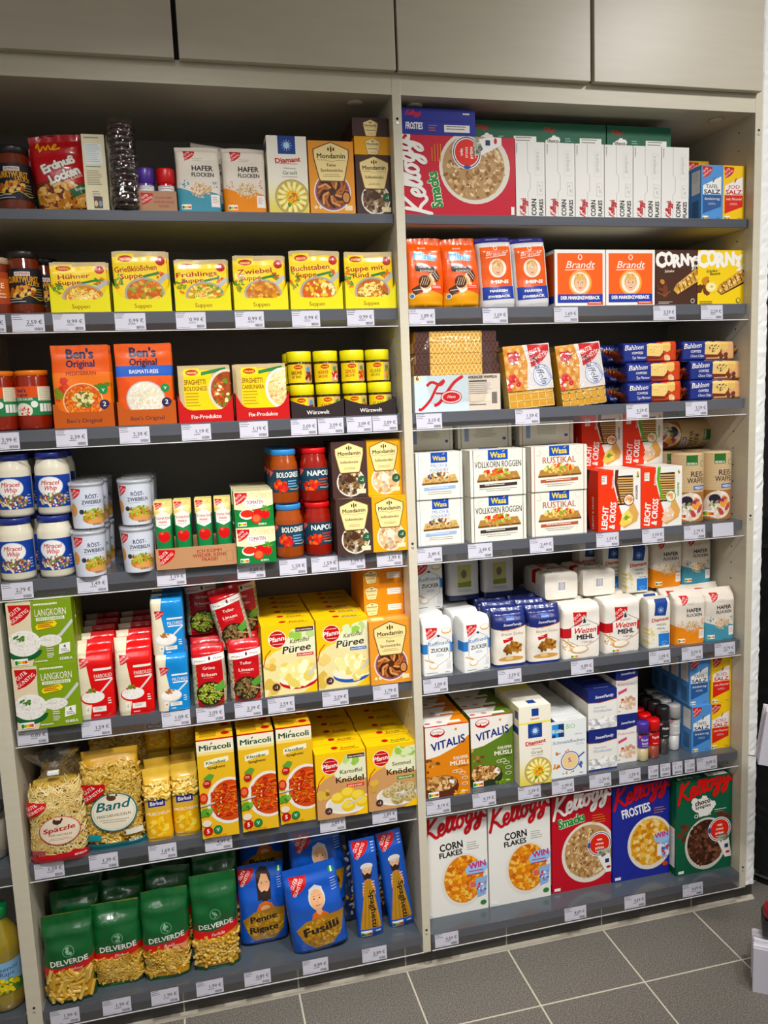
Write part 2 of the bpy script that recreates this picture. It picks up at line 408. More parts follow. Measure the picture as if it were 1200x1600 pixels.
def crocs(a, x, y, s, cx=.5):
    k = a.W/a.H
    a.p([(x-.25*s, y-.9*s*k), (x+.9*s, y-.9*s*k), (x+1.2*s, y-2.6*s*k), (x+.55*s, y-2.6*s*k)], 'F2F0EC')
    a.e(x, y, s*1.1, s*1.1, 'F2F0EC', 26); a.e(x, y, s*1.02, s*1.02, '39406E', 26); a.e(x, y, s*.95, s*.95, 'F2F0EC', 26); a.e(x, y, s*.88, s*.88, 'DC3A2C', 26)
    a.e(x-s*.95, y, s*.14, s*.26, '2A4C9A', 10); a.bl(x+.35*s, y-.75*s*k, s*.55, s*.25, 26, s*.2, ['7E8570', '9BA18B', '5F6654', 'B4B8A4'])
    for i, tx in enumerate(('win', 'crocs', 'prizes')): a.t(tx, x, y+(.3-.36*i)*s*k, s*.24, 'FFF6EE', b=.025)
    a.ln(x, y-.66*s*k, s*.7, 1, 'FFF6EE', .05*s, .1, 'c')
    a.r(x+.5*s, y-1.75*s*k, x+.85*s, y-1.4*s*k, '26305E'); a.e(x+.8*s, y-2.15*s*k, s*.2, s*.12, 'C2302A', 10)
# ------------------------------------------------------------------ pack shapes (front face at y = 0, base at z = 0)
def carton(name, W, H, D, front, top=None, left=None, base='E8E4DA', mat='card'):
    mb = MB(); mb.bbox(-W/2, 0, 0, W/2, D, H, base)
    front.emit(mb, lambda x, y, o: (x-W/2, -o, y))
    if top: top.emit(mb, lambda x, y, o: (x-W/2, y, H+o))
    if left is None:
        left = Art(D, H, base, 3); left.ln(.12, .85, .7, 9, '8A857C', .02, .11); left.bars(.2, .06, .55, .14)
    if left: left.emit(mb, lambda x, y, o: (-W/2-o, D-x, y))
    return mb.build(name, mat)
PILLOW = [(0, .35, .96), (.05, .8, 1), (.2, 1, 1), (.55, 1, .99), (.8, .6, .97), (.93, .12, .97), (1, .05, .98)]
BRICK = [(0, .94, .98), (.03, 1, 1), (.88, 1, 1), (.92, .97, 1), (.985, .74, .975), (1, .64, .96)]
FOLD = [(0, .92, .97), (.035, 1, 1), (.78, 1, 1), (.88, .8, .99), (.96, .3, 1), (1, .12, 1)]
GUSSET = [(0, .9, .97), (.05, 1, 1), (.72, 1, 1), (.86, .7, .99), (.95, .15, 1), (1, .06, 1)]
POUCH = [(0, .7, .98), (.12, 1, 1), (.45, .9, 1), (.8, .5, 1), (.93, .14, 1), (1, .08, 1)]
def bagF(W, H, D, prof, n, amp, seed, crimp=0):
    def ab(v):
        for (v0, b0, a0), (v1, b1, a1) in zip(prof, prof[1:]):
            if v <= v1 or v1 == 1:
                t = min(1, max(0, (v-v0)/(v1-v0))); t = t*t*(3-2*t) if v1 < 1 else t; return a0+(a1-a0)*t, b0+(b1-b0)*t
        return 1, 1
    def F(x, y, o, back=False):
        v = y/H; a, b = ab(v); u = max(-1, min(1, x/W*2-1)); dd = b*D/2*max(0, 1-abs(u)**n)**(1/n)
        z = noise.noise(Vector((x*26, y*26, seed)))*amp+noise.noise(Vector((x*9+y*14, y*8-x*11, seed+7)))*amp*1.6
        if crimp and v > .75: z += math.sin(x*260+seed)*crimp*(v-.75)*4
        if v < .02: z *= v/.02
        ex = noise.noise(Vector((y*16, seed, 1.5 if u > 0 else 9)))*amp*1.2*abs(u)**3
        if back: return (u*a*W/2+ex, D/2+dd, y)
        return (u*(a*W/2+o)+ex, D/2-dd-o+z, y+noise.noise(Vector((x*10, seed*3, 4)))*amp*2.5*v**6)
    return F
def bag(name, W, H, D, art, prof=PILLOW, n=3, amp=.0015, seed=1, mat='foil', base='DDDDDD', crimp=0, parts=None):
    F = bagF(W, H, D, prof, n, amp, seed, crimp); mb = MB(); NV = 26; NU = 18; rows = []
    us = [W/2*(1+math.sin(PI/2*(-1+2*i/NU))) for i in range(NU+1)]
    for j in range(NV+1):
        y = H*j/NV
        rows.append([F(x, y, 0) for x in us]+[F(x, y, 0, True) for x in us[-2:0:-1]])
    mb.grid(rows, base, 0, True); mb.poly(rows[0][::-1], base); mb.poly(rows[-1], base)
    GR = (us, [H*j/NV for j in range(NV+1)])
    if art: art.emit(mb, F, 0, GR, 1e-5, 2e-4)
    F.grid = GR; o = mb.build(name, mat)
    return o, F
def cylF(R, W, z0, cy=None):
    cy = R if cy is None else cy
    return lambda x, y, o: ((R+o)*math.sin((x-W/2)/R), cy-(R+o)*math.cos((x-W/2)/R), z0+y)
def cyl_label(R, W, H, z0, art, parent, cy, name='label', mat='card'):
    mb = MB(); F = cylF(R+.0004, W, z0, cy); art.emit(mb, F, 0, ([W*i/18 for i in range(19)], [0, H*.5, H]), 1e-5, 2e-4)
    return mb.build(name, mat, parent)
def tray(name, W, Hc, Hd, D, hexc, txt, tcol, shape='arc', wall=.0012, tb=.03):
    mb = MB(); n = 18; top = []
    for i in range(n+1):
        u = -1+2*i/n
        if shape == 'arc': k = Hd if abs(u) < .45 else Hd+(Hc-Hd)*(1-math.sqrt(max(0, 1-((abs(u)-.45)/.47)**2))) if abs(u) < .92 else Hc
        elif shape == 'dip': k = Hd+(Hc-Hd)*abs(u)**1.6
        else: k = Hc if abs(u) > .82 else Hd if abs(u) < .6 else Hd+(Hc-Hd)*(abs(u)-.6)/.22*.5
        top.append((u*W/2, k))
    pts = [(-W/2, 0)]+top[:0]+top+[(W/2, 0)]; P = [(x, z) for x, z in pts]
    for t in tessellate_polygon([[Vector((x, z, 0)) for x, z in P]]): 
        mb.poly([(P[i][0], 0, P[i][1]) for i in t], hexc); mb.poly([(P[i][0], wall, P[i][1]) for i in t[::-1]], hexc)
    for a, b in zip(top, top[1:]): mb.poly([(a[0], 0, a[1]), (b[0], 0, b[1]), (b[0], wall, b[1]), (a[0], wall, a[1])], 'D8CDB6')
    mb.box(-W/2, 0, 0, -W/2+wall, D, Hc, hexc); mb.box(W/2-wall, 0, 0, W/2, D, Hc, hexc); mb.box(-W/2, D-wall, 0, W/2, D, Hc, hexc)
    mb.box(-W/2, 0, 0, W/2, D, wall, hexc)
    a = Art(W, Hd)
    if callable(txt): txt(a)
    else: a.t(txt, .5, .33, .075, tcol, b=tb*.4)
    a.emit(mb, lambda x, y, o: (x-W/2, -o, y))
    return mb.build(name, 'card')
def jar(name, R, H, sauce, lidc, label=None, lw=0, lh=0, lz=0, lidr=.9, lidh=.012, mat='wet', shoulder=.2, lidlab=None):
    sh = H-lidh; S = shoulder
    prof = [(R*.8, 0), (R*.94, .002), (R, .008), (R, sh*(.86-S)), (R*.98, sh*(.92-S)), (R*.9, sh*(.98-S)), (R*lidr*.98, sh*.96), (R*lidr*.93, sh)]
    mb = MB(); mb.lathe(prof, sauce, 32, 0, 0, R, 0); root = mb.build(name, mat)
    l = MB(); q = R*lidr
    l.lathe([(q*.98, sh-.002), (q*1.03, sh), (q*1.03, H-.003), (q*1.0, H), (q*.9, H), (q*.88, H-.001), (0.0001, H-.001)], lidc, 32, 0, 0, R, 0); l.build('lid', 'plain', root)
    if label: cyl_label(R, lw, lh, lz, label, root, R)
    return root

# ------------------------------------------------------------------ the shop room
def setting(mb, name, mats): o = mb.build(name, mats); o['kind'] = 'structure'; return o
X0, X1, YB, ZT = -2.6, 3.4, -4.2, 3.05
f = MB(); f.poly([(X0, YB, 0), (X1, YB, 0), (X1, 2.2, 0), (X0, 2.2, 0)], '8F8A82')
m, N, L, B = nmat('speckled_grey_tile')
tc = N.new('ShaderNodeTexCoord'); sx = N.new('ShaderNodeSeparateXYZ'); L.new(tc.outputs['Object'], sx.inputs[0])
def mth(op, a, b=None, c=None):
    n = N.new('ShaderNodeMath'); n.operation = op
    for i, q in enumerate((a, b, c)):
        if q is None: continue
        if isinstance(q, (int, float)): n.inputs[i].default_value = q
        else: L.new(q, n.inputs[i])
    return n.outputs[0]
def joint(c, off, pitch, hw):
    q = mth('FRACT', mth('DIVIDE', mth('SUBTRACT', c, off), pitch)); return mth('GREATER_THAN', mth('ABSOLUTE', mth('SUBTRACT', q, .5)), .5-hw/pitch)
j = mth('MAXIMUM', joint(sx.outputs[0], -.0525, .3014, .0022), joint(sx.outputs[1], .0400-.2333, .3014, .0022))
nz = N.new('ShaderNodeTexNoise'); nz.inputs['Scale'].default_value = 300; nz.inputs['Detail'].default_value = 2; L.new(tc.outputs['Object'], nz.inputs['Vector'])
cr = N.new('ShaderNodeValToRGB'); cr.color_ramp.elements[0].position = .36; cr.color_ramp.elements[1].position = .66
cr.color_ramp.elements[0].color = (*lin('524F4A'), 1); cr.color_ramp.elements[1].color = (*lin('948E84'), 1); L.new(nz.outputs['Fac'], cr.inputs[0])
mx = N.new('ShaderNodeMix'); mx.data_type = 'RGBA'; L.new(j, mx.inputs[0]); L.new(cr.outputs[0], mx.inputs[6]); mx.inputs[7].default_value = (*lin('D8CFBC'), 1)
L.new(mx.outputs[2], B.inputs['Base Color']); B.inputs['Roughness'].default_value = .42
M['tile'] = m
setting(f, 'floor', 'tile')
# plinth: one row of dark tiles with pale joints and a grout fillet on the floor
m, N, L, B = nmat('dark_plinth_tile'); tc = N.new('ShaderNodeTexCoord'); sx = N.new('ShaderNodeSeparateXYZ'); L.new(tc.outputs['Object'], sx.inputs[0])
j = joint(sx.outputs[0], -.0525, .3014, .002)
nz = N.new('ShaderNodeTexNoise'); nz.inputs['Scale'].default_value = 300; L.new(tc.outputs['Object'], nz.inputs['Vector'])
cr = N.new('ShaderNodeValToRGB'); cr.color_ramp.elements[0].color = (*lin('3A3733'), 1); cr.color_ramp.elements[1].color = (*lin('55514C'), 1); L.new(nz.outputs['Fac'], cr.inputs[0])
mx = N.new('ShaderNodeMix'); mx.data_type = 'RGBA'; L.new(j, mx.inputs[0]); L.new(cr.outputs[0], mx.inputs[6]); mx.inputs[7].default_value = (*lin('A8A090'), 1)
L.new(mx.outputs[2], B.inputs['Base Color']); B.inputs['Roughness'].default_value = .4; M['plinth'] = m
b = MB(); b.box(-2.2, .04, .0, 1.062, .42, .068, '444444'); b.poly([(-2.2, .040, .010), (1.067, .040, .010), (1.067, .028, .0005), (-2.2, .028, .0005)], 'BBBBBB', 1)
b.box(1.062, .0385, .0, 1.066, .42, .069, 'BBBBBB', 2)
setting(b, 'baseboard_front', ['plinth', 'grout', 'chrome'])
b = MB(); b.poly([(X0, YB, ZT), (X0, 2.2, ZT), (X1, 2.2, ZT), (X1, YB, ZT)], 'EEEEEE'); setting(b, 'ceiling', 'plaster')
for nm_, P in (('wall_back', [(X0, 2.2, 0), (X1, 2.2, 0), (X1, 2.2, ZT), (X0, 2.2, ZT)]), ('wall_front', [(X1, YB, 0), (X0, YB, 0), (X0, YB, ZT), (X1, YB, ZT)]),
               ('wall_left', [(X0, YB, 0), (X0, 2.2, 0), (X0, 2.2, ZT), (X0, YB, ZT)]), ('wall_right', [(X1, 2.2, 0), (X1, YB, 0), (X1, YB, ZT), (X1, 2.2, ZT)])):
    b = MB(); b.poly(P, 'EEEEEE'); setting(b, nm_, 'plaster')
# rough white plaster return beside the last shelf bay
b = MB(); rows = []; NZ = 230
for i in range(NZ+1):
    z = .068+(2.9-.068)*i/NZ; r = []
    for k, (x, y) in enumerate([(1.0125, .012), (1.02, .008), (1.032, .008), (1.044, .009), (1.050, .014), (1.054, .03), (1.055, .1), (1.055, .42)]):
        q = .0035 if k else 0
        r.append((x+noise.noise(Vector((z*120, k*3, 0)))*q, y+noise.noise(Vector((z*95, k*5, 8)))*q, z))
    rows.append(r)
b.grid(rows, 'FFFFFF', smooth=False); b.box(1.0125, .06, .068, 1.054, .42, 2.9, 'FFFFFF')
setting(b, 'wall_return', 'plaster')

# ------------------------------------------------------------------ shelf carcass
def add_holes(mb, x, side, z0, z1):
    for y in (.065, .34):
        z = z0
        while z < z1:
            r = .0026; ring = [(x+side*.0003, y+r*math.cos(t*PI/4), z+r*math.sin(t*PI/4)) for t in range(8)]
            mb.poly(ring if side < 0 else ring[::-1], '000000', 1); z += .048
def divider(x0, x1, fit, label, sides):
    mb = MB(); mb.bbox(x0, 0, .068, x1, .415, 2.349, 'FFFFFF', .0012)
    if 1 in sides: add_holes(mb, x1, 1, .25, 2.29)
    if -1 in sides: add_holes(mb, x0, -1, .25, 2.29)
    root = mb.build('side_panel', ['melamine', 'hole'])
    for z in fit:
        p = MB(); cx = x0+(x1-x0)*.5; p.lathe([(.0032, 0), (.0032, .0008)], '000000', 10)
        o = p.build('screw_hole', 'hole', root); o.rotation_euler = (PI/2, 0, 0); o.location = (cx, 0, z)
        p = MB(); p.box(cx-.003, -.0012, z-.013, cx+.003, 0, z-.007, 'FFFFFF'); p.build('panel_fitting', 'bolt', root)
    tag(root, label, 'shelf panel'); return root
divider(-.0113, .0113, (2.243, 1.212, .135), 'beige upright panel between the two filled shelf bays', (1, -1))
divider(.9887, 1.011, (2.253, 1.212, .135), 'beige upright panel at the right end beside the white wall', (-1,))
divider(-1.0236, -.9887, (2.24, 1.2, .135), 'wide beige upright panel at the lower left beside the oil bottle', (1, -1))
divider(-2.05, -2.03, (), 'beige upright panel at the far end beyond the oil bottle', (1,))
for x0, x1, lb in ((-.9887, -.0113, 'beige top board closing the left filled bay'), (.0113, .9887, 'beige top board closing the right filled bay'), (-2.03, -1.0236, 'beige top board above the oil bottle bay')):
    b = MB(); b.box(x0, .0008, 2.297, x1, .41, 2.348, 'FFFFFF'); r = b.build('top_board', 'melamine_h'); tag(r, lb, 'shelf board')
    if x0 > -1:
        for dx in ([.9] if x0 < 0 else [.05, .9]):
            c = MB(); c.lathe([(.018, 0), (.021, -.003), (.012, -.006), (.001, -.006)], 'FFFFFF', 20, 0, x0+dx, .06, 2.297); c.build('cam_cover', 'melamine_h', r)
    b = MB(); b.box(x0, .403, .08, x1, .41, 2.297, 'FFFFFF'); r = b.build('back_panel', 'back'); tag(r, lb.replace('top board closing', 'back panel of').replace('beige', 'grey').replace('top board above', 'back panel of'), 'back panel')
dn = ('leftmost', 'second', 'third', 'fourth'); DX = [(-1.5, -1.008), (-.864-.14, -.507), (-.4985, -.0035), (.0015, .4955), (.5045, .9965)]
for i, (x0, x1) in enumerate([(-1.0035, -.5095), (-.4985, -.0045), (.0015, .4965), (.5065, .9925)]):
    b = MB(); b.bbox(x0, -.021, 2.3435, x1, -.002, 2.86, 'FFFFFF', .0015); r = b.build('cupboard_door', 'door')
    tag(r, f'plain beige cupboard door above the shelves, {dn[i]} from the left', 'cupboard door', 'cupboard doors above the shelves')
b = MB(); b.box(-1.02, .0, 2.349, 1.0, .40, 2.86, 'FFFFFF'); tag(b.build('upper_cupboard', 'hole'), 'upper cupboard carcass behind the beige doors', 'cupboard')

SH = {1: 2.028, 2: 1.803, 3: 1.543, 4: 1.197, 5: .843, 6: .500, 7: .120}
SN = {1: 'topmost', 2: 'second', 3: 'third', 4: 'fourth', 5: 'fifth', 6: 'sixth', 7: 'lowest'}
def make_shelf(x0, x1, z, row, side):
    y0 = .0 if row == 7 else .02
    b = MB(); b.box(x0, y0+.004, z-.022, x1, .40, z-.0012, 'FFFFFF')
    root = b.build('shelf', 'melamine_h')
    b = MB(); b.box(x0+.001, y0+.002, z-.0012, x1-.001, .40, z, 'FFFFFF'); b.build('shelf_mat', 'mat', root)
    b = MB(); h = .043 if row > 1 else .022; b.bbox(x0, y0, z-(.026 if row > 1 else .022), x1, y0+.004, z+.0006, 'FFFFFF', .0006); b.build('front_profile', 'profile', root)
    if row > 1:
        b = MB(); yy = y0-.009
        b.poly([(x0, yy, z-.043), (x1, yy, z-.043), (x1, yy+.004, z+.001), (x0, yy+.004, z+.001)], 'FFFFFF')
        b.poly([(x0, yy+.004, z+.001), (x1, yy+.004, z+.001), (x1, y0+.0005, z+.001), (x0, y0+.0005, z+.001)], 'FFFFFF')
        b.poly([(x0, yy, z-.043), (x0, yy+.0045, z-.0445), (x1, yy+.0045, z-.0445), (x1, yy, z-.043)], 'FFFFFF')
        b.build('label_holder', 'holder', root)
        b = MB(); b.box(x0, yy-.0006, z-.0445, x1, yy+.001, z-.0425, 'E4E4E6'); b.build('holder_edge_highlight', 'plain', root)  # pale opaque strip paints the bright highlight along the holder's lower edge
    tag(root, f'dark fronted shelf board, {SN[row]} of seven in the {side} bay', 'shelf', f'shelves of the {side} bay')
for r, z in SH.items():
    make_shelf(-.9875, -.0125, z, r, 'left'); make_shelf(.0125, .9875, z, r, 'right')
for z, r in ((.50, 6), (.12, 7)):
    make_shelf(-2.02, -1.026, z, r, 'oil bottle'); 
# ------------------------------------------------------------------ designs
def A(W, H, bg, seed=1): return Art(W, H, bg, seed)
OATS = ['D9B98A', 'C79F6B', 'E7D0A8', 'B98E5C']; GRAN = ['B07A45', 'D2A56C', '8C5A30', 'E4C394', '6F4526']
FLAK = ['E8952E', 'D97C1E', 'F2B04A', 'C4681A', 'F7C468']
def sauce_pack(hexc, seed, plate, bits):
    W, H = .091, .141; a = A(W, H, hexc, seed)
    bowl(a, .52, .27, .40, .40, 'EFE6D6', plate, 90, .055, bits, 1.3, .9); a.st([(.5, .0), (.5, .25)], .05, 'B8AFA0'); a.e(.5, .33, .1, .12, 'E9E0CC' if hexc[0] == 'E' else '4A2C1A')
    mondamin(a, .5, .72, .84, 'Soßenbinder'); a.e(.83, .30, .12, .12, '2E5A3A', 14); a.t('-1', .83, .275, .09, 'F2EFE2', b=.02); a.r(.68, .06, .93, .14, 'F0E2B8')
    tp = A(W, .035, hexc); tp.ln(.1, .7, .6, 2, 'F0DEA8', .02, .08)
    lf = A(.035, H, hexc); lf.ln(.15, .9, .7, 12, 'D8C49A', .02, .12)
    return carton('sauce_thickener_box', W, H, .035, a, tp, lf, hexc)
soss_dark = sauce_pack('46302C', 5, '6E5A48', ['8A6A4A', 'C9A779', '5A3E28', 'D9CBB0', '3C2A1E'])
soss_yel = sauce_pack('E9A92B', 6, 'D9B48E', ['E7C39A', 'C99A6E', 'F0DCC0', 'B98A5A'])
def soss_flat(hexc):
    W, H = .091, .042; a = A(W, H, hexc); mondamin(a, .5, .48, .42, 'Soßenbinder')
    return carton('sauce_thickener_box', W, H, .14, a, A(W, .14, hexc), A(.14, H, hexc), hexc)
soss_yel_flat = soss_flat('E9A92B'); soss_dark_flat = soss_flat('46302C')
def staerke():
    W, H = .110, .170; a = A(W, H, 'E39A4B', 7)
    a.e(.5, .31, .41, .41, 'F1E3D6', 30); a.e(.5, .31, .385, .385, '8A5A78', 30); a.e(.5, .31, .35, .35, '7A4226', 30)
    for i in range(16):
        g = i*PI/8; a.st([(.5+.08*math.cos(g), .31+.08*math.sin(g)*W/H), (.5+.22*math.cos(g+.35), .31+.22*math.sin(g+.35)*W/H), (.5+.33*math.cos(g+.9), .31+.33*math.sin(g+.9)*W/H)], .05, ('B36B3A', '3B1D10', 'D79A66')[i % 3])
    a.e(.5, .32, .08, .08, '4A2614', 14); a.e(.80, .24, .1, .14, '3A1C10', 12); a.e(.80, .24, .075, .11, 'C98A54', 12)
    mondamin(a, .5, .73, .82, 'Speisestärke', 'Feine'); a.r(.76, .06, .93, .13, 'F0DFB8'); a.e(.12, .1, .04, .04, 'D9E2B0', 10); a.e(.22, .1, .04, .04, 'D9E2B0', 10)
    tp = A(W, .045, 'E8A65A'); tp.r(.1, .2, .4, .8, 'F3DDA2'); tp.ln(.5, .6, .4, 2, 'F3DDA2', .02, .06)
    return carton('starch_box', W, H, .045, a, tp, A(.045, H, 'D58B3E'), 'E39A4B')
starch = staerke()
def staerke_flat():
    W, H = .107, .043; a = A(W, H, 'E3923C', 8); mondamin(a, .2, .5, .34, 'Speisestärke'); a.r(.6, .3, .95, .68, 'EFE9DF'); a.ln(.66, .55, .22, 2, '9A9490', .012, .05)
    return carton('starch_box', W, H, .17, a, A(W, .17, 'E8A65A'), A(.17, H, 'C9803A'), 'E3923C')
starch_flat = staerke_flat()
def griess():
    W, H = .095, .178; a = A(W, H, 'F0EBDD', 9)
    for i in range(8): a.r(0, 0, 1, .42-.05*i, ('F0EBD2', 'EFE9C6', 'EEE6BA', 'ECE2AA', 'EADE9A', 'E8DA8A', 'E6D67A', 'E4D26C')[i])
    a.r(.28, .77, .72, 1, '1D3F86'); a.e(.5, .88, .08, .08, '9CC6F0', 12)
    for i in range(12): g = i*PI/6; a.st([(.5, .88), (.5+.14*math.cos(g), .88+.14*math.sin(g)*W/H)], .008, 'CFE4F8')
    a.t('Diamant', .52, .665, .125, 'C0262C', b=.035, w=.64, rot=.09); a.r(.3, .645, .75, .65, 'C0262C')
    a.t('Weichweizen', .55, .58, .04, '6F7466', sh=.1); a.t('Grieß', .55, .51, .085, '4F7A55', w=.36); a.t('für feine Süßspeisen', .55, .475, .03, '9A6A60', w=.38)
    a.e(.58, .22, .43, .43, 'A8977A', 30); a.e(.58, .22, .41, .41, 'C9B46A', 30)
    for i in range(14):
        g = i*2*PI/14; P = [(.58+q*math.cos(g), .22+q*math.sin(g)*W/H) for q in (.12, .2, .3, .37)]
        a.st(P, .125, 'B89A3E'); a.st(P, .10, 'F5E07A'); a.st(P[1:], .05, 'FBF3C0')
    a.e(.58, .22, .15, .15, 'EFAE3A', 16); a.bl(.6, .21, .14, .12, 22, .04, ['E07A2A', 'F3C65A', 'D8552A', '6E9A3A']); a.bl(.5, .13, .08, .04, 5, .05, ['5E8A34', '7FA84A'])
    tp = A(W, .05, 'F0EBDD'); tp.r(.35, .2, .65, .8, '1D3F86'); tp.ln(.1, .5, .2, 2, 'C0262C', .01, .04)
    lf = A(.05, H, 'EDE4C8'); lf.r(.1, .83, .9, .95, '1D3F86'); lf.ln(.15, .75, .7, 12, '9A8E70', .025, .12)
    return carton('semolina_box', W, H, .05, a, tp, lf, 'EFE3B0')
semol = griess()
def semol_lying():
    W, H = .095, .05; a = A(W, H, 'F0EBD8', 3); a.r(.40, .42, .62, .85, '1D3F86'); a.t('Diamant', .51, .22, .06, 'C0262C', b=.03, rot=.06); a.r(0, 0, 1, .1, 'F0E46A')
    tp = A(W, .178, 'F0EBDD', 4); tp.r(.4, .12, .65, .25, '1D3F86'); tp.r(0, .75, 1, 1, 'F3E98A'); tp.ln(.1, .65, .6, 4, 'B8B0A0', .012, .05)
    lf = A(.178, H, 'EFE6C0', 3); lf.r(.85, .25, .97, .7, '1D3F86')
    return carton('semolina_box', W, H, .178, a, tp, lf, 'EFE6C0')
semol_flat = semol_lying()

def oats(c2, seed, name='rolled_oats_bag'):
    W, H = .100, .152; a = A(W, H, 'E2D9CC', seed); gg(a, .18, .93, .26); a.ln(.38, .79, .3, 2, '9A9088', .01, .035, 'l')
    a.p([(0, 0), (1, 0), (1, .27), (.75, .32), (.5, .26), (.25, .33), (0, .38)], c2)
    a.bl(.55, .34, .24, .17, 130, .022, OATS, 1.4); a.bl(.18, .42, .1, .08, 26, .02, [c2, 'E2D9CC'], 1.5); a.bl(.88, .44, .07, .09, 20, .02, [c2, 'E2D9CC'], 1.5)
    a.t('HAFER', .6, .62, .115, '1E1C1B', b=.03, w=.48); a.t('FLOCKEN', .6, .535, .09, '1E1C1B', b=.025, w=.50)
    a.r(.76, .09, .96, .27, 'F0EDE8'); a.ln(.79, .23, .13, 4, 'B04038', .012, .04); nutri(a, .1, .06, .19)
    o, F = bag(name, W, H, .062, a, FOLD, 6, .0018, seed, 'paper', 'D9CFC2'); return o
oat_or = oats('E8902A', 11); oat_bl = oats('4E93A8', 12)
def spicejar(lid, col, txt, lc, seed=1, R=.019, H=.118):
    mb = MB(); mb.lathe([(R*.92, 0), (R, .003), (R, H*.70), (R*.96, H*.74)], 'E8E4DC', 24, 0, 0, R, 0); root = mb.build('spice_jar', 'glass')
    c = MB(); c.lathe([(R*.88, .002), (R*.95, .005), (R*.95, H*.34), (.0001, H*.34)], col, 24, 0, 0, R, 0); c.build('spice', 'plain', root)
    l = MB(); l.lathe([(R*.98, H*.73), (R*1.05, H*.74), (R*1.05, H*.97), (R*.98, H), (.0001, H)], lid, 28, 0, 0, R, 0); l.build('lid', 'plain', root)
    a = A(R*2.4, H*.33, lc, seed); a.t(txt[0], .5, .55, .17, 'F4F2EE', b=.02, w=.5); 
    if len(txt) > 1: a.t(txt[1], .5, .28, .15, 'F4F2EE', b=.02, w=.44)
    gg(a, .06, .98, .22); a.ln(.3, .14, .4, 1, 'F4F2EE', .03, .1); cyl_label(R, R*2.4, H*.33, H*.36, a, root, R)
    return root
def spicejar_top(lid, lc, seed):
    """short squat jar with a wide turning lid"""
    R, H = .020, .098; mb = MB(); mb.lathe([(R*.9, 0), (R*.96, .003), (R*.96, H*.6), (R*.9, H*.66)], lc, 24, 0, 0, R, 0); root = mb.build('spice_jar', 'wet')
    l = MB(); l.lathe([(R*.95, H*.66), (R*1.03, H*.68), (R*1.03, H*.97), (R*.96, H), (.0001, H)], lid, 28, 0, 0, R, 0); l.build('lid', 'plain', root)
    a = A(R*2.2, H*.5, 'E8E4E2', seed); a.r(0, .3, 1, .75, lc); a.ln(.1, .94, .8, 2, '6A6670', .03, .1); a.ln(.1, .22, .8, 3, '6A6670', .03, .08); a.ln(.15, .65, .6, 2, 'F0F0F0', .06, .16); cyl_label(R*.96, R*2.2, H*.5, H*.1, a, root, R)
    return root
sp_purple = spicejar('4A3390', 'E9D9A8', ('Knob-', 'lauch'), '5B3FA0', 2); sp_red = spicejar('D02A26', 'A8461E', ('Paprika',), 'C4262A', 3)
sp_black = spicejar('1B1A1C', '3A2E28', ('Pfeffer',), '26242A', 4, .0185, .145); sp_salt = spicejar('A7A5A2', 'F0EFEC', ('Meersalz',), 'C9C6C4', 5, .0185, .14)
sp_purple2 = spicejar_top('4B2F8E', '5A479A', 6); sp_red2 = spicejar_top('C8202C', 'C22A34', 7)
def salt(c1, c2, top, txt, seed):
    W, H = .067, .143; a = A(W, H, c1, seed); gg(a, .04, .98, .46)
    a.p([(.08, .47), (.08, .63), (.92, .80), (.92, .47)], 'F1EFEC'); a.p([(.08, .46), (.92, .46), (.92, .25), (.08, .12)], c2)
    a.t(top, .5, .58, .155, '2E3A55' if c1[0] != 'F' else 'C03038', b=.01, w=.56); a.t('SALZ', .5, .48, .17, '2E3A55' if c1[0] != 'F' else 'C42A34', b=.035, w=.76)
    a.t(txt, .5, .37, .10, 'F3F0EC', b=.005, sh=.25, w=.7); a.ln(.5, .31, .4, 2, 'F3F0EC', .012, .05, 'c'); a.p([(.5, .68), (.58, .70), (.64, .78), (.56, .76)], '5A6E5A' if c1[0] != 'F' else 'C0504A')
    nutri(a, .08, .02, .24); a.ln(.7, .035, .2, 1, '40506A', .02, .1)
    tp = A(W, .047, c1); gg(tp, .05, .9, .35); tp.ln(.45, .6, .4, 2, '2E3A55', .03, .1)
    lf = A(.047, H, c1, 3); lf.r(.1, .5, .9, .92, 'EFEDE8'); lf.ln(.18, .88, .6, 6, '8A8680', .02, .1); lf.bars(.15, .06, .6, .32, '3E5070')
    return carton('salt_box', W, H, .047, a, tp, lf, c1)
salt_b = salt('5B93CF', '2F5A92', 'TAFEL', 'feinkörnig', 3); salt_y = salt('F3C91E', 'D3382F', 'JOD', 'mit Fluorid', 4)

# cereal cartons
CW, CH, CD = .190, .300, .062
def sidec(hexc): 
    lf = A(CD, CH, hexc, 4); lf.r(.12, .08, .88, .5, 'F0EDE6'); lf.ln(.18, .47, .64, 22, '6A6A6A', .015, .07); return lf
def topc(hexc, ink, txt, logo):
    tp = A(CW, CD, hexc, 4); kellogg(tp, .07, .62, .055, logo, .0); tp.t(txt, .07, .18, .07, ink, 'l', b=.03); tp.r(.58, .12, .94, .42, 'EDEBE6'); tp.ln(.62, .34, .26, 2, '555555', .012, .035)
    tp.r(.34, .12, .50, .4, hexc); tp.ln(.36, .36, .12, 3, ink, .008, .03); tp.ln(.82, .8, .1, 1, ink, .015, .03); tp.r(0, .50, 1, .515, 'DDDDDD' if hexc[0] in 'EF' else ink); return tp
def cereal(hexc, ink, txt, logo, draw, seed, top=True):
    a = A(CW, CH, hexc, seed); draw(a); kellogg(a, .03, .775, .30, logo, .27, .15)
    return carton('cereal_box', CW, CH, CD, a, topc(hexc, ink, txt, logo), sidec(hexc), hexc)
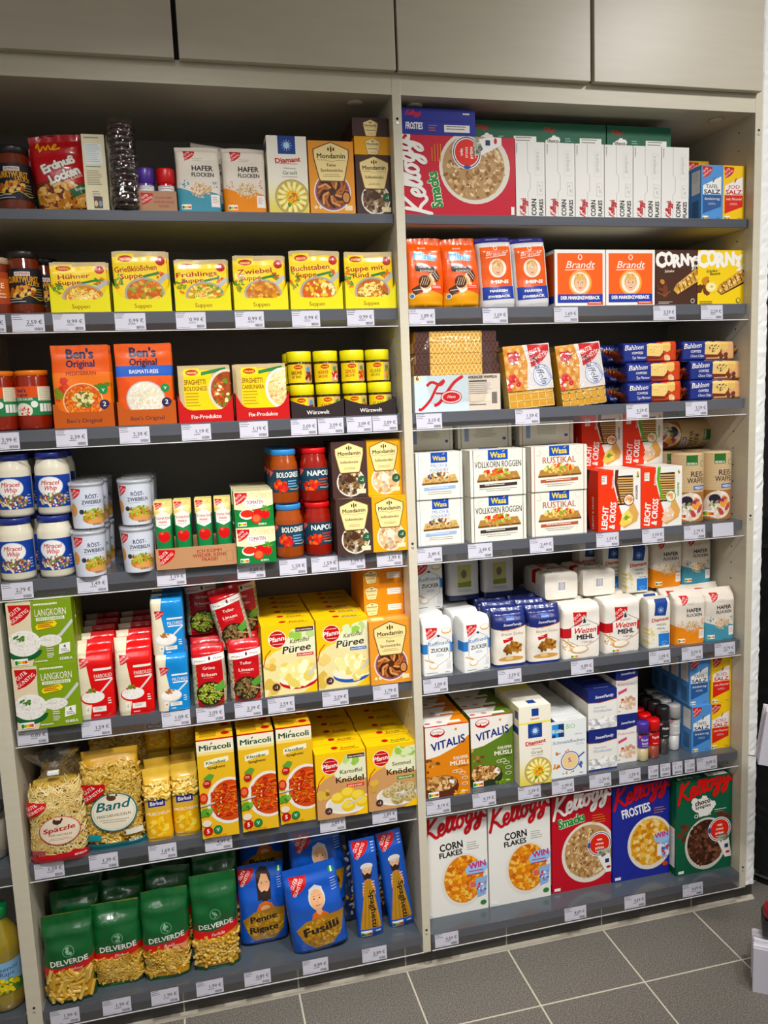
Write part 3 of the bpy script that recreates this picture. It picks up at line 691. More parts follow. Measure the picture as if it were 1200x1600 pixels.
def d_corn(a):
    a.e(.62, .33, .36, .43, 'E4E0D6', 34); a.e(.62, .34, .31, .38, 'D8853A', 30); a.bl(.62, .34, .29, .35, 190, .045, FLAK, 1.5)
    a.t('CORN', .44, .662, .115, '151515', b=.03, w=.36, rot=.07); a.t('FLAKES', .43, .595, .085, '151515', b=.03, w=.36, rot=.07); a.ln(.68, .70, .2, 4, '9A958C', .008, .035)
    a.e(.84, .44, .17, .1, '9CC3EC', 20); a.e(.74, .42, .1, .08, '9CC3EC', 14); a.t('WIN', .84, .435, .10, 'C43A72', b=.04, rot=.1, w=.27); a.ln(.7, .40, .26, 2, 'B03A6A', .02, .05)
    a.p([(.83, .13), (.96, .15), (.99, .34), (.8, .32)], '8FB2DC'); a.bl(.9, .24, .08, .11, 20, .03, ['C43A52', '3E62B0', 'E8E8F0', '7A96CE']); a.r(.72, .24, .79, .30, 'D66A6A')
    a.e(.92, .07, .05, .04, '3F7A3A', 10); a.r(.03, .02, .13, .05, 'F3F1EA')
def d_smacks(a):
    a.e(.62, .37, .46, .50, 'E3DED0', 36); a.e(.62, .38, .41, .44, 'B99468', 32); a.bl(.60, .37, .38, .42, 230, .034, ['C9A071', 'E0BE90', 'A57B4C', 'EFD7B4', '8F6538'], 1.7)
    a.t('Smacks', .34, .69, .15, '2F8A3C', b=.05, w=.46, rot=.17, ol=('F4F2E4', .05)); a.ln(.68, .745, .24, 4, 'E5A23C', .01, .04); crocs(a, .80, .44, .19)
    a.r(.03, .02, .13, .05, 'F3F1EA')
def d_frost(a):
    a.e(.66, .36, .40, .45, 'E7DFCB', 34); a.e(.66, .37, .35, .39, 'E2A84A', 30); a.bl(.66, .37, .33, .37, 170, .045, ['EFC06A', 'E0A040', 'F6DA9A', 'C98430'], 1.3)
    a.t('FROSTIES', .42, .685, .15, 'F2F2F6', b=.04, w=.50, rot=.14, sh=-.05); a.ln(.72, .72, .22, 3, 'D8964A', .01, .04)
    a.e(.87, .40, .15, .1, '9CC3EC', 18); a.t('WIN', .86, .40, .09, 'C43A72', b=.04, rot=.1, w=.24); a.r(.78, .2, .86, .33, 'EFECE8'); a.p([(.86, .18), (.97, .18), (.99, .36), (.86, .34)], '8FB2DC'); a.bl(.92, .26, .06, .1, 16, .03, ['C43A52', '3E62B0', 'E8E8F0']); a.e(.92, .11, .05, .04, 'C0502A', 10); a.r(.04, .02, .14, .05, 'F3F1EA')
def d_choco(a):
    a.bl(.2, .46, .16, .12, 8, .07, ['5A2C1C', '6B3824'], 1.8); a.bl(.86, .56, .12, .08, 8, .05, ['5A2C1C', '6B3824'], 1.6)
    a.e(.54, .30, .38, .44, 'D9D2C6', 34); a.e(.54, .31, .34, .39, '3E2318', 30); a.bl(.54, .31, .32, .37, 200, .04, ['5A3424', '4A281A', '75483 2'.replace(' ', ''), '2E180F', '8A5A40'], 1.3)
    a.bl(.46, .72, .2, .11, 14, .1, ['F1EFEA'], 1.2); a.e(.46, .72, .19, .12, 'F1EFEA', 16); a.t('choco', .47, .73, .085, '3A1C12', b=.04, rot=.12, w=.28); a.t('krispies', .48, .69, .06, '3A1C12', b=.03, rot=.12, w=.27)
    a.t('CHOCOS', .47, .598, .065, 'F2EFE8', b=.03, w=.30, rot=.08); a.ln(.68, .645, .24, 1, 'E8E8E0', .012, .04); a.ln(.68, .625, .24, 1, '9FC0A8', .006, .04); crocs(a, .78, .43, .19); a.r(.04, .02, .14, .05, 'F3F1EA')
cer_corn = cereal('ECEAE4', '8A8A86', 'CORN FLAKES', 'C0202E', d_corn, 21)
cer_smack = cereal('B81A30', 'F2C9A0', 'SMACKS', 'F3EFEA', d_smacks, 22)
cer_frost = cereal('232C8E', 'F2F2F6', 'FROSTIES', 'C8202E', d_frost, 23)
cer_choco = cereal('0F5A3E', 'D0E0D4', 'CHOCOS', 'D8202E', d_choco, 24)
# cartons seen end on (top shelf): same packs lying or standing on their side
def cereal_end(hexc, ink, logo, drawn, W, H, D):
    a = A(W, H, hexc, 5); drawn(a); return carton('cereal_box', W, H, D, a, A(W, D, hexc), A(D, H, hexc), hexc)
def e_corn(a):
    # seen turned a quarter: everything reads upward
    a.st([(.42, 1), (.42, .62), (.5, .58), (.5, .38), (.42, .34), (.42, 0)], .012, '8E8C88'); a.r(.66, .56, .9, .9, 'E1DFDA'); a.r(.68, .57, .88, .89, 'ECEAE5'); a.ln(.72, .86, .12, 14, 'B5B3AE', .02, .05)
    a.r(.74, .30, .93, .48, 'D8D6D1'); a.r(.76, .31, .91, .47, 'ECEAE5'); a.bl(.83, .39, .05, .16, 8, .03, ['C9C7C2'], 1)
    a.t('CORN', .70, .14, .17, '1C1C1C', b=.03, rot=PI/2, w=.62); a.t('FLAKES', .93, .14, .14, '1C1C1C', b=.03, rot=PI/2, w=.62); kellogg(a, .34, .02, .19, 'C0202E', PI/2-.0, .13, 10); a.ln(.05, .96, .04, 6, '4A4A4A', .03, .06)
def e_frost(a):
    kellogg(a, .05, .72, .06, 'D8202E', .0); a.t('FROSTIES', .05, .2, .085, 'F2F2F6', 'l', b=.04, sh=.05, w=.23); a.r(.34, .12, .52, .4, '3A3C9A'); a.r(.345, .13, .515, .39, '232C8E'); a.ln(.36, .34, .14, 3, 'C86A5A', .01, .03)
    a.r(.57, .12, .92, .4, 'EDEBE6'); a.ln(.6, .32, .28, 2, '444444', .012, .03); a.ln(.83, .8, .12, 1, 'F0F0F0', .02, .03); a.r(0, .54, 1, .55, '3E46A8')
def e_choco(a):
    kellogg(a, .06, .66, .05, 'B8202E', .0); a.bl(.2, .25, .08, .06, 8, .06, ['F1EFEA'], 1.2); a.e(.2, .25, .085, .05, 'F1EFEA', 12); a.t('choco', .2, .2, .05, '3A1C12', b=.04)
    a.r(.6, .12, .93, .42, 'EDEBE6'); a.ln(.63, .34, .26, 2, '444444', .012, .035); a.r(.36, .15, .5, .42, '3A7A62'); a.r(.365, .16, .495, .41, '0F5A3E'); a.ln(.38, .36, .1, 2, 'A8C8B8', .01, .03)
cer_corn_end = cereal_end('ECEAE5', '', '', e_corn, .0655, .185, .30)
cer_frost_end = cereal_end('232C8E', '', '', e_frost, .190, .062, .30)
cer_choco_end = cereal_end('0F5A3E', '', '', e_choco, .190, .061, .30)
def smack_side():
    W, H = .296, .192; F = Art(CW, CH, 'C2203A', 22); d_smacks(F); kellogg(F, .03, .775, .30, 'F3EFEA', .27, .15)
    mb = MB(); mb.bbox(-W/2, 0, 0, W/2, .062, H, 'C2203A'); F.emit(mb, lambda x, y, o: (W/2-y*W/CH, -o, x*H/CW))
    return mb.build('cereal_box', 'card')
cer_smack_side = smack_side()

# ---- soups and sauces in display trays
def soup(name1, name2, seed, food, bits, H=.136, acc='5E8A34'):
    W = .121; a = A(W, H, 'C9B48A', seed); a.p([(0, 0), (1, 0), (1, .88), (.75, .93), (.4, .9), (0, .92)], 'F2D21A'); maggi(a, .08, .80, .32)
    a.e(.88, .84, .09, .09, 'B4201E', 14); a.t('4', .88, .835, .06, 'F2EFE0', b=.03); a.bl(.1, .5, .09, .16, 14, .05, [acc, 'E07A2A', '7FA23C'], 2); a.bl(.85, .6, .1, .08, 10, .045, ['E07A2A', acc, 'C8502A'], 1.5)
    n1 = len(name1); a.t(name1, .42, .675, .105, '9C1B1B', b=.02, rot=.06, w=min(.78, .095*n1)); a.t(name2, .33, .555, .10, '9C1B1B', b=.02, rot=.06, w=min(.5, .078*len(name2)+.02)); a.p([(.55, .56), (.85, .62), (.83, .66), (.53, .6)], '2F7A3C')
    a.st([(.75, .42), (1.0, .62)], .09, 'B9B7B0'); a.e(.55, .30, .37, .30, 'A9A49A', 26); a.e(.55, .30, .33, .26, food, 26); a.bl(.56, .30, .31, .24, 60, .05, bits, 1.6)
    if 'F2DE8A' in bits: a.sp(.56, .30, .28, .22, 30, .016, ['F2DE8A', 'E3C460'])
    o, F = bag('soup_pouch', W, H, .014, a, POUCH, 3, .0014, seed, 'foil', 'C9B48A', .0004); return o
soups = [soup('Hühner', 'Suppe', 31, 'C98A3A', ['F2DE8A', 'E0B04A', 'D86A3A']), soup('Grießklößchen', 'Suppe', 32, 'B8642A', ['E8C26A', 'C8A040', 'E0703A', '8AA03A']),
 soup('Frühlings', 'Suppe', 33, 'C9A030', ['F2DE8A', '6E9A3A', 'E0803A']), soup('Zwiebel', 'Suppe', 34, 'C07A22', ['D8963A', 'E8B45A', 'B06A1E']),
 soup('Buchstaben', 'Suppe', 35, 'C06A2A', ['F6E6A0', 'E8C050', 'D8552A']), soup('Suppe mit', 'Rind', 36, 'B86A2A', ['F2DE8A', 'C8502A', '8A5A2A'])]
soup_tray = tray('display_tray', .131, .066, .029, .17, 'E6DC14', 'Suppen', '8A4A1A')
def bens(title, band, bandc, inkb, food, bits, seed):
    W, H = .126, .188; a = A(W, H, 'E0621E', seed); a.r(0, 0, 1, .67, 'E87A34' if band is None else 'E2641E')
    if band: a.r(0, .60, 1, .73, band)
    a.t("Ben's", .5, .84, .175, '25224A', b=.05, w=.48); a.t('Original', .5, .735, .13, '25224A', b=.04, w=.50)
    a.t(title, .5, .635, .075, bandc, b=.015, w=.52); a.bl(.15, .45, .12, .2, 16, .07, ['C83A1E', '7A8A2A', 'D8481E'] if not band else ['DE5A1E'], 1.3); a.bl(.85, .5, .1, .06, 6, .06, ['5E7A2A'] if not band else ['DE5A1E'], 1.5)
    a.e(.5, .32, .35, .33, 'E9C9A0' if not band else 'B9BCC6', 30); a.e(.5, .32, .33, .31, food, 30); a.bl(.5, .32, .31, .28, 210, .026, bits[:3], 2.2); a.bl(.52, .34, .18, .14, 50, .045, bits[3:], 1.5)
    a.e(.86, .45, .08, .08, '2E8A4A', 14); a.t('V', .86, .43, .06, 'F0F0E8', b=.02); a.e(.87, .27, .09, .09, '25224A', 16); a.t('2', .87, .25, .085, 'F0F0E8', b=.02)
    o, F = bag('rice_pouch', W, H, .022, a, POUCH, 3, .0016, seed, 'foil', 'D8581E', .0005); return o
bens_med = bens('MEDITERRAN', None, '7A1E1A', '', 'D8642A', ['E08A3A', 'C84A1E', 'E8A850', 'D9D08A', '5E6A2A', 'E8DCA8'], 37)
bens_bas = bens('BASMATI-REIS', '2F5FB8', 'F3EFE8', '', 'E9DFCB', ['F4EEDF', 'E0D4BC', 'FBF7EC', 'F4EEDF', 'E0D4BC', 'E8DFC0'], 38)
bens_tray = tray('display_tray', .135, .056, .037, .17, 'B85A22', "Ben's Original", '2A2330', 'step', tb=.02)
def fixp(t1, t2, seed, food, bits, noodle):
    W, H = .120, .134; a = A(W, H, 'C9B48A', seed); a.p([(.1, 0), (.9, 0), (.62, .92), (.1, .92)], 'F2D21A'); maggi(a, .12, .80, .3); a.p([(.45, .82), (.95, .9), (.93, .96), (.45, .88)], '2F7A3C')
    a.t(t1, .32, .665, .10, '7A3A12', b=.02, w=.42); a.t(t2, .33, .555, .09, '7A3A12', b=.02, w=.44); a.ln(.12, .5, .32, 5, 'B07A20', .02, .06)
    a.e(.95, .55, .38, .42, 'E9E6E0' if noodle else 'D9D0C0', 30); a.e(.95, .55, .33, .37, food, 28); a.bl(.93, .55, .28, .34, 70, .04, bits, 1.4)
    if noodle: a.sp(.93, .55, .28, .34, 70, .022, ['F3E2B0', 'E2C888', 'F8EFCB'])
    a.bl(.5, .12, .25, .06, 12, .05, ['C8502A', '6E9A3A', 'E8C26A'])
    o, F = bag('sauce_mix_pouch', W, H, .012, a, POUCH, 3, .001, seed, 'foil', 'C9B48A', .0003); return o
fix_bol = fixp('SPAGHETTI', 'BOLOGNESE', 41, '9C4A22', ['B8582A', '8A3A1A', 'F0E0B0', '5E8A34', 'D8764A'], 0); fix_car = fixp('SPAGHETTI', 'CARBONARA', 42, 'E8D298', ['F3E2B0', 'D8A070'], 1)
fix_tray = tray('display_tray', .131, .067, .030, .17, 'BE1F1C', 'Fix-Produkte', 'F3EDE4')
wurz_tray = tray('display_tray', .1335, .044, .026, .13, '2C2222', 'Würzwelt', 'F0ECE8', 'dip')
def broth(txt, txt2, seed, acc, cols):
    R, H = .0305, .080; mb = MB(); mb.lathe([(R*.92, 0), (R*.98, .003), (R*.98, H*.62), (R*.92, H*.66), (R*.92, H*.70)], '3A2416', 28, 0, 0, R, 0); root = mb.build('broth_jar', 'wet')
    l = MB(); l.lathe([(R*.98, H*.68), (R*1.0, H*.69), (R*1.0, H*.98), (R*.97, H), (.0001, H)], 'E8DC14', 32, 0, 0, R, 0); l.build('lid', 'plain', root)
    a = A(R*2.6, H*.56, 'E8CC1A', seed); a.r(.62, 0, 1, 1, 'C9A878'); a.t(txt, .36, .44, .115, acc, b=.035, w=.34, rot=.05); a.t(txt2, .35, .24, .085, acc, b=.03, w=.3, rot=.05); a.e(.42, .84, .14, .07, 'B81A1E', 12); a.t('MAGGI', .42, .80, .045, 'F8DC1C', b=.02); a.bl(.78, .36, .13, .14, 20, .06, cols, 1.3); a.e(.76, .72, .08, .08, '4A90C8' if seed == 51 else '5E8A34', 12)
    cyl_label(R*.98, R*2.6, H*.56, H*.05, a, root, R); return root
broths = [broth('BRÜHE', 'MIT RIND', 51, '7A2A14', ['7A2A1A', '6A2016', '8A3A22']), broth('HÜHNER', 'BRÜHE', 52, 'B8501A', ['F0EDE6', 'E8E2D8', 'C8201E']), broth('GEMÜSE', 'BRÜHE', 53, 'B8601A', ['E07A2A', 'C8402A', '6E9A3A']), broth('KLARE', 'BRÜHE', 54, '7A8A1A', ['E8B04A', '6E9A3A', 'D89030'])]

# ---- jars
def l_curry(seed=61):
    a = A(.115, .078, '1E1A20', seed); a.r(.34, .78, .64, .90, 'E8E4E0'); a.t('HOMANN', .49, .80, .06, 'A8202A', b=.02, w=.26); a.t('CURRYWURST', .49, .60, .12, 'E8A83A', b=.03, w=.62); a.t('SAUCE', .68, .50, .07, 'E8A83A', b=.02)
    a.bl(.45, .34, .26, .1, 40, .05, ['B8602A', '8A4420', 'D89A4A', 'E8C070'], 1.3); a.st([(0, .1), (.2, .22), (.4, .14), (.6, .24), (.8, .1), (1, .16)], .012, 'E8C24A'); a.ln(.15, .12, .4, 2, 'C8C4D0', .015, .05); a.ln(.7, .4, .25, 4, 'A89A60', .015, .05); return a
j_curry = jar('sauce_jar', .0375, .142, '6E2A12', '1A1716', l_curry(), .112, .078, .025, .88, .014)
def l_beige(): a = A(.1, .07, 'A8482A', 4); a.r(.1, .2, .9, .8, 'C8662E'); a.t('SAUCE', .5, .5, .12, 'F0E6D0', b=.02); a.ln(.2, .4, .6, 3, 'F0E6D0', .02, .07); return a
j_beige = jar('sauce_jar', .0375, .128, '7A2E14', 'C7A88A', l_beige(), .1, .07, .025, .9, .012)
def l_bens():
    a = A(.112, .066, '2F7A4A', 62); a.r(0, .62, 1, 1, 'D8582A'); a.t("Ben's", .30, .80, .08, '25224A', b=.04); a.t('Original', .30, .66, .065, '25224A', b=.03, w=.28); a.t('SÜSS-SAUER', .36, .52, .05, 'F0ECE0', b=.02); a.e(.32, .16, .2, .16, 'E8E2D4', 18); a.bl(.32, .14, .15, .1, 24, .03, ['F6F1E6', 'D86A4A', 'C83A2A']); a.e(.56, .38, .07, .07, 'E8EFE4', 12)
    a.r(.64, .5, .98, .98, 'E8E2C8'); a.ln(.67, .92, .28, 7, '8A8470', .012, .04)
    for i in range(4): a.r(.66+.08*i, .12, .725+.08*i, .4, 'EDEBE4')
    return a
j_bens = jar('sauce_jar', .0375, .136, '8E2A14', 'E07A1E', l_bens(), .112, .066, .034, .93, .010)
def l_mir():
    a = A(.112, .074, '1E3F96', 63); a.e(.5, .66, .27, .2, 'B8CCE8', 26); a.e(.5, .66, .255, .185, 'F2F0EC', 26); a.t('Miracel', .5, .70, .1, 'C0282E', b=.02, sh=.25, w=.36); a.t('Whip', .5, .53, .1, 'C0282E', b=.02, sh=.25, w=.26)
    a.bl(.54, .24, .30, .15, 110, .032, ['E8DCC4', 'C9B48A', '6E8A3A', 'B8523A', 'F2EBDA', '7A4A4A'], 1.3); a.st([(.04, .9), (.08, .98)], .02, 'C8D4EC'); a.ln(.84, .4, .1, 4, 'B8C8E4', .02, .06); a.ln(.06, .3, .1, 4, '8AA4D8', .02, .06); return a
j_mir = jar('salad_cream_jar', .0395, .146, 'E6E0CC', '232F7A', l_mir(), .118, .074, .02, .9, .013, shoulder=.06)
def l_sauce(t, sub, seed, d):
    a = A(.112, .056, '1B3E50', seed); gg(a, .0, 1.0, .17); a.t(t, .55, .66, .12, 'F1EEE6', b=.03, w=.56); a.bl(.34, .26, .15, .12, 30, .05, ['D8402A', 'C22E1E', 'E86A3A'], 1.1); a.ln(.52, .46, .3, 3, 'C84A3A' if d else '7AB0D8', .03, .06); a.st([(.55, .14), (.75, .1), (.97, .26)], .02, 'C9AE8A'); a.r(.93, .1, 1, .9, 'D8E0E4') if not d else None; return a
j_bol = jar('sauce_jar', .035, .135, '9A4A18', '3F86C4', l_sauce('BOLOGNESE', '', 64, 0), .106, .056, .03, .88, .012, shoulder=.1)
j_nap = jar('sauce_jar', .035, .135, '8E2412', 'C8202A', l_sauce('NAPOLI', '', 65, 1), .106, .056, .03, .88, .012, shoulder=.1)
def roest():
    R, r, H = .0400, .034, .112; mb = MB(); mb.lathe([(r, 0), (r*1.01, .002), (R*.97, H*.9)], 'D5D9E4', 32, 0, 0, R, 0); root = mb.build('fried_onion_tub', 'plain')
    l = MB(); l.lathe([(R*.985, H*.875), (R*1.02, H*.88), (R*1.02, H*.985), (R*.99, H), (R*.95, H), (R*.94, H*.96), (.0001, H*.96)], 'D9DCE2', 36, 0, 0, R, 0); lid = l.build('lid', 'glass', root)
    l = MB(); l.lathe([(R*1.0, H*.90), (R*1.0, H*.955), (R*.96, H*.955), (.0001, H*.955)], 'C9CCD2', 36, 0, 0, R, 0); l.build('seal', 'plain', root)
    W, h = .118, H*.84; a = A(W, h, 'D5D9E4', 66); gg(a, .12, .97, .22); a.t('RÖST-', .56, .70, .085, '25284A', b=.025, w=.26); a.t('ZWIEBELN', .56, .57, .075, '25284A', b=.025, w=.42); a.ln(.36, .52, .34, 1, '8A8CA0', .01, .05)
    a.e(.16, .42, .09, .13, 'D89A5A', 16); a.e(.16, .55, .02, .05, 'C98A4A', 8); a.e(.34, .38, .05, .05, '2A3A3A', 12); a.e(.62, .20, .27, .12, 'C98444', 20); a.bl(.6, .30, .25, .1, 80, .035, ['D9A45A', 'B87A34', 'E8C27A', '9A5A24', '7FA23C', '9AC04A'], 1.7); a.e(.66, .12, .22, .07, 'D8A066', 18); a.t('EDEKA', .62, .03, .04, '4A4A5A', b=.02)
    F0 = lambda x, y, o: (lambda q: ((q+o)*math.sin((x-W/2)/q), R-(q+o)*math.cos((x-W/2)/q), .004+y))(r+(R*.97-r)*y/(H*.9)+.0003)
    b = MB(); a.emit(b, F0, 0, ([W*i/18 for i in range(19)], [0, h*.5, h]), 1e-5, 2e-4); b.build('label', 'card', root); return root
tub = roest()
def ttube():
    W, H = .040, .150; a = A(W, H, '1E7A44', 67); a.r(0, .76, 1, 1, 'E6D08A'); a.bl(.5, .88, .5, .4, 90, .04, ['D4B45A', 'EFE0A8', 'C9A24A'], 2); gg(a, .06, .97, .42, .5); a.p([(.08, .60), (.5, .55), (.92, .60), (.92, .77), (.5, .84), (.08, .77)], 'EDE9DF')
    a.t('TOMATEN', .5, .70, .15, 'B8242A', b=.02, w=.8); a.t('MARK', .5, .64, .15, 'B8242A', b=.02, w=.5); a.ln(.2, .61, .6, 1, '8A8A80', .03, .1); a.e(.5, .43, .36, .36, 'C8181C', 22); a.e(.38, .48, .09, .07, 'E8605A', 10); a.bl(.5, .515, .12, .05, 6, .08, ['3E7A34', '2E6A2A'], 2)
    o, F = bag('tomato_paste_tube', W, H, .030, a, [(0, .8, .95), (.1, 1, .95), (.4, .95, .95), (.8, .55, 1), (.93, .12, 1), (1, .07, 1)], 2.4, .0006, 3, 'foil', '1E7A44'); return o
tom_tube = ttube()
def ttray_print(a): gg(a, .04, .96, .20, .7); a.t('ICH KOMM', .66, .68, .045, '9A3A2A', b=.02, rot=.0); a.t('WIEDER, KEINE', .66, .48, .045, '9A3A2A', b=.02); a.t('FRAGE!', .66, .28, .045, '9A3A2A', b=.02); a.r(.86, .2, .95, .7, 'A87A58'); a.r(.87, .22, .94, .66, 'B98C68')
tom_tray = tray('cardboard_tray', .192, .052, .052, .19, 'B98C68', ttray_print, '', 'step')
spice_tray = tray('cardboard_tray', .090, .046, .046, .14, 'AE8468', lambda a: (gg(a, .1, .92, .3, .5), a.t('ICH KOMM', .66, .62, .06, '9A3A2A', b=.01), a.t('WIEDER KEINE', .66, .42, .06, '9A3A2A', b=.01, w=.5), a.t('FRAGE!', .66, .22, .06, '9A3A2A', b=.01)), '', 'step')
def passata():
    W, H = .094, .088; a = A(W, H, '1F7A3A', 68); a.p([(0, .52), (.3, .46), (.7, .52), (1, .6), (1, 1), (0, 1)], 'EFE4BE'); a.bl(.7, .88, .3, .1, 60, .02, ['D9C07A', 'E6D49A'], 2); gg(a, .02, .98, .32)
    a.r(.28, .55, .78, .78, 'F2EFE6'); a.t('TOMATEN', .53, .64, .1, '8A2A22', b=.015, w=.44); a.ln(.4, .6, .26, 1, 'A87A60', .01, .05); a.e(.32, .36, .2, .13, 'F2EFE8', 22); a.e(.32, .38, .17, .1, 'CF3A22', 20); a.e(.6, .40, .12, .1, 'CC2418', 16); a.e(.55, .24, .13, .13, 'D8341E', 18); a.e(.55, .24, .1, .1, 'E8704A', 14); a.e(.78, .34, .12, .12, 'D2261A', 16); a.bl(.8, .5, .16, .06, 14, .05, ['3E8A34', '6EA84A'], 2.5); nutri(a, .08, .05, .2); a.t('EDEKA', .7, .05, .05, 'F2EFE6', b=.02)
    tp = A(W, .055, 'D8D0A8', 5); tp.ln(.1, .6, .7, 2, '8A8A6A', .02, .1)
    return carton('tomato_carton', W, H, .055, a, tp, A(.055, H, '2A7A3E'), 'E6DDB8')
passat = passata()
def spice_cream():
    W, H = .049, .168; a = A(W, H, 'E6DCBC', 69); a.ln(.12, .95, .7, 1, '4A7A5A', .05, .1); a.r(.12, .62, .86, .88, 'E9EDEC'); a.ln(.15, .86, .66, 9, '7A9AA8', .02, .09); a.ln(.12, .58, .7, 1, '3E7A8A', .05, .1); a.ln(.12, .53, .72, 9, '5A5648', .022, .075); a.ln(.3, .26, .4, 3, '7A7A9A', .03, .1); a.r(.34, .05, .72, .2, '5E4A38'); a.e(.43, .11, .08, .14, 'D8C8A0', 10); a.e(.62, .11, .08, .14, '7E9AB0', 10)
    return carton('food_carton', W, H, .13, a, None, A(.13, H, 'DCCFA8'), 'E6DCBC')
cream_box = spice_cream()
def flips():
    W, H = .116, .172; a = A(W, H, 'B3172A', 70); a.p([(0, 0), (1, 0), (1, .3), (.6, .42), (0, .4)], '6A2A1E'); a.bl(.45, .2, .5, .28, 110, .07, ['D9A45A', 'C98A3E', 'E8BE7A', 'B87430'], 1.8)
    kz = crom([(0, .6), (.06, 1), (.1, .3), (.2, .75), (.26, .4), (.34, .8), (.4, .4), (.5, .8), (.56, .75), (.45, .4), (.66, .5)], 3); a.st([(.12+x*.7, .74+y*.17) for x, y in kz], .03, 'E8B02A')
    a.t('Erdnuß', .52, .56, .17, 'EDE8E0', b=.06, w=.66, rot=.3, ol=('3A2A2A', .05)); a.t('Locken', .60, .42, .17, 'EDE8E0', b=.06, w=.6, rot=.3, ol=('3A2A2A', .05)); a.t('Classic', .8, .42, .06, 'F0E0C0', b=.01, sh=.3, rot=.3); a.p([(.62, .27), (1, .38), (1, .26), (.68, .17)], '1F5A34'); a.t('Erdnuß', .85, .27, .06, 'EDE8E0', b=.01, rot=.25)
    o, F = bag('peanut_snack_bag', W, H, .06, a, PILLOW, 2.6, .003, 70, 'foil', 'A8142A', .0008); return o
flip_bag = flips()

# ---- rice, pulses, puree
def langkorn():
    W, H = .142, .153; a = A(W, H, '7F9A34', 71); a.p([(0, 0), (.32, 0), (.40, .25), (.36, .6), (.38, 1), (0, 1)], 'E2D2B4'); gg(a, .03, .97, .34)
    a.t('LANGKORN', .67, .76, .125, 'EDE9D8', b=.0, w=.48); a.r(.44, .69, .88, .74, 'EDE9D8'); a.t('SPITZENREIS', .66, .70, .035, '5E9A34', b=.02, w=.4); a.ln(.42, .93, .46, 1, 'EDE9D8', .03, .05)
    a.e(.22, .24, .27, .17, '1E5A30', 26, PI, 2*PI); a.st([(.55, .32), (.8, .45), (1.0, .66)], .05, 'C9CCC8'); a.e(.62, .37, .19, .1, 'E9E6DE', 16); a.e(.22, .36, .26, .22, 'F1EEE6', 26); a.bl(.22, .36, .25, .2, 160, .018, ['FBF9F3', 'DDD8CC', 'EAE6DC', 'CFC8BC'], 2.5); a.bl(.6, .37, .17, .08, 50, .016, ['FBF9F3', 'DDD8CC'], 2.5); a.bl(.16, .44, .08, .05, 10, .03, ['5E8A34', '3E7A2A'])
    a.p([(.44, .55), (.72, .58), (.76, .63), (.72, .68), (.46, .65), (.42, .60)], 'F0D81E'); a.ln(.46, .64, .25, 3, 'A83A1E', .02, .03); a.p([(.74, .14), (.92, .17), (.93, .32), (.76, .30)], 'F1EFE8'); a.t('4', .84, .235, .06, '2A2A2A', b=.03); a.ln(.78, .21, .13, 2, '4A4A4A', .012, .03); a.ln(.56, .27, .12, 3, 'EDE9D8', .016, .035); a.ln(.56, .16, .12, 3, 'EDE9D8', .016, .03); a.t('EDEKA', .85, .05, .045, 'F1EFE8', b=.03, w=.2); nutri(a, .06, .04, .19); a.ln(.36, .05, .28, 1, 'EDE9D8', .02, .05)
    tp = A(W, .048, '93AE45', 6); tp.r(.03, .1, .35, .9, 'E2D2B4'); tp.r(.4, .3, .85, .7, 'EDE9D8')
    return carton('rice_box', W, H, .048, a, tp, None, '7F9A34')
rice_box = langkorn()
def gg_rice(hexc, title, W, H, D, seed, ric, prof=GUSSET):
    a = A(W, H, hexc, seed); a.p([(0, 0), (.30, 0), (.42, .3), (.30, .75), (.35, 1), (0, 1)], 'E6DCC2'); gg(a, .12, .80, .28); a.r(.48, .63, .95, .66, 'F1EDE6'); a.t(title, .72, .535, .11, 'F1EDE6', b=.0, w=.46); a.r(.50, .50, .95, .52, 'F1EDE6')
    a.st([(.62, .34), (.95, .5)], .05, 'D8D8D8'); a.e(.42, .28, .33, .20, hexc if ric != 2 else 'D9D5CE', 24); a.e(.42, .29, .30, .17, 'F3EFE8', 24); a.bl(.42, .29, .28, .15, 110 if ric == 1 else 20, .022, ['FFFDF6', 'DDD6C8', 'EDE8DC'], 2.4); a.bl(.38, .36, .12, .07, 12, .05, ['B8302A', '5E8A34'] if ric == 1 else ['8A4A2A', 'B87A4A'])
    a.r(.38, .09, .74, .16, 'F1EDE6'); a.ln(.44, .145, .26, 3, '8A8680', .012, .03); a.r(.2, .07, .32, .18, 'F1EDE6'); a.bl(.26, .125, .03, .05, 8, .02, ['1F7A45', 'F2C62B', 'D8452B']); a.ln(.8, .25, .12, 3, 'F1EDE6', .03, .07); a.ln(.4, .04, .2, 1, 'F1EDE6', .03, .1)
    o, F = bag('rice_bag', W, H, D, a, prof, 5, .0016, seed, 'foil', hexc, .0005); return o
parb = gg_rice('D42A2C', 'PARBOILED', .088, .190, .062, 72, 1); milch = gg_rice('2F86C8', 'MILCHREIS', .078, .140, .052, 73, 2, BRICK)
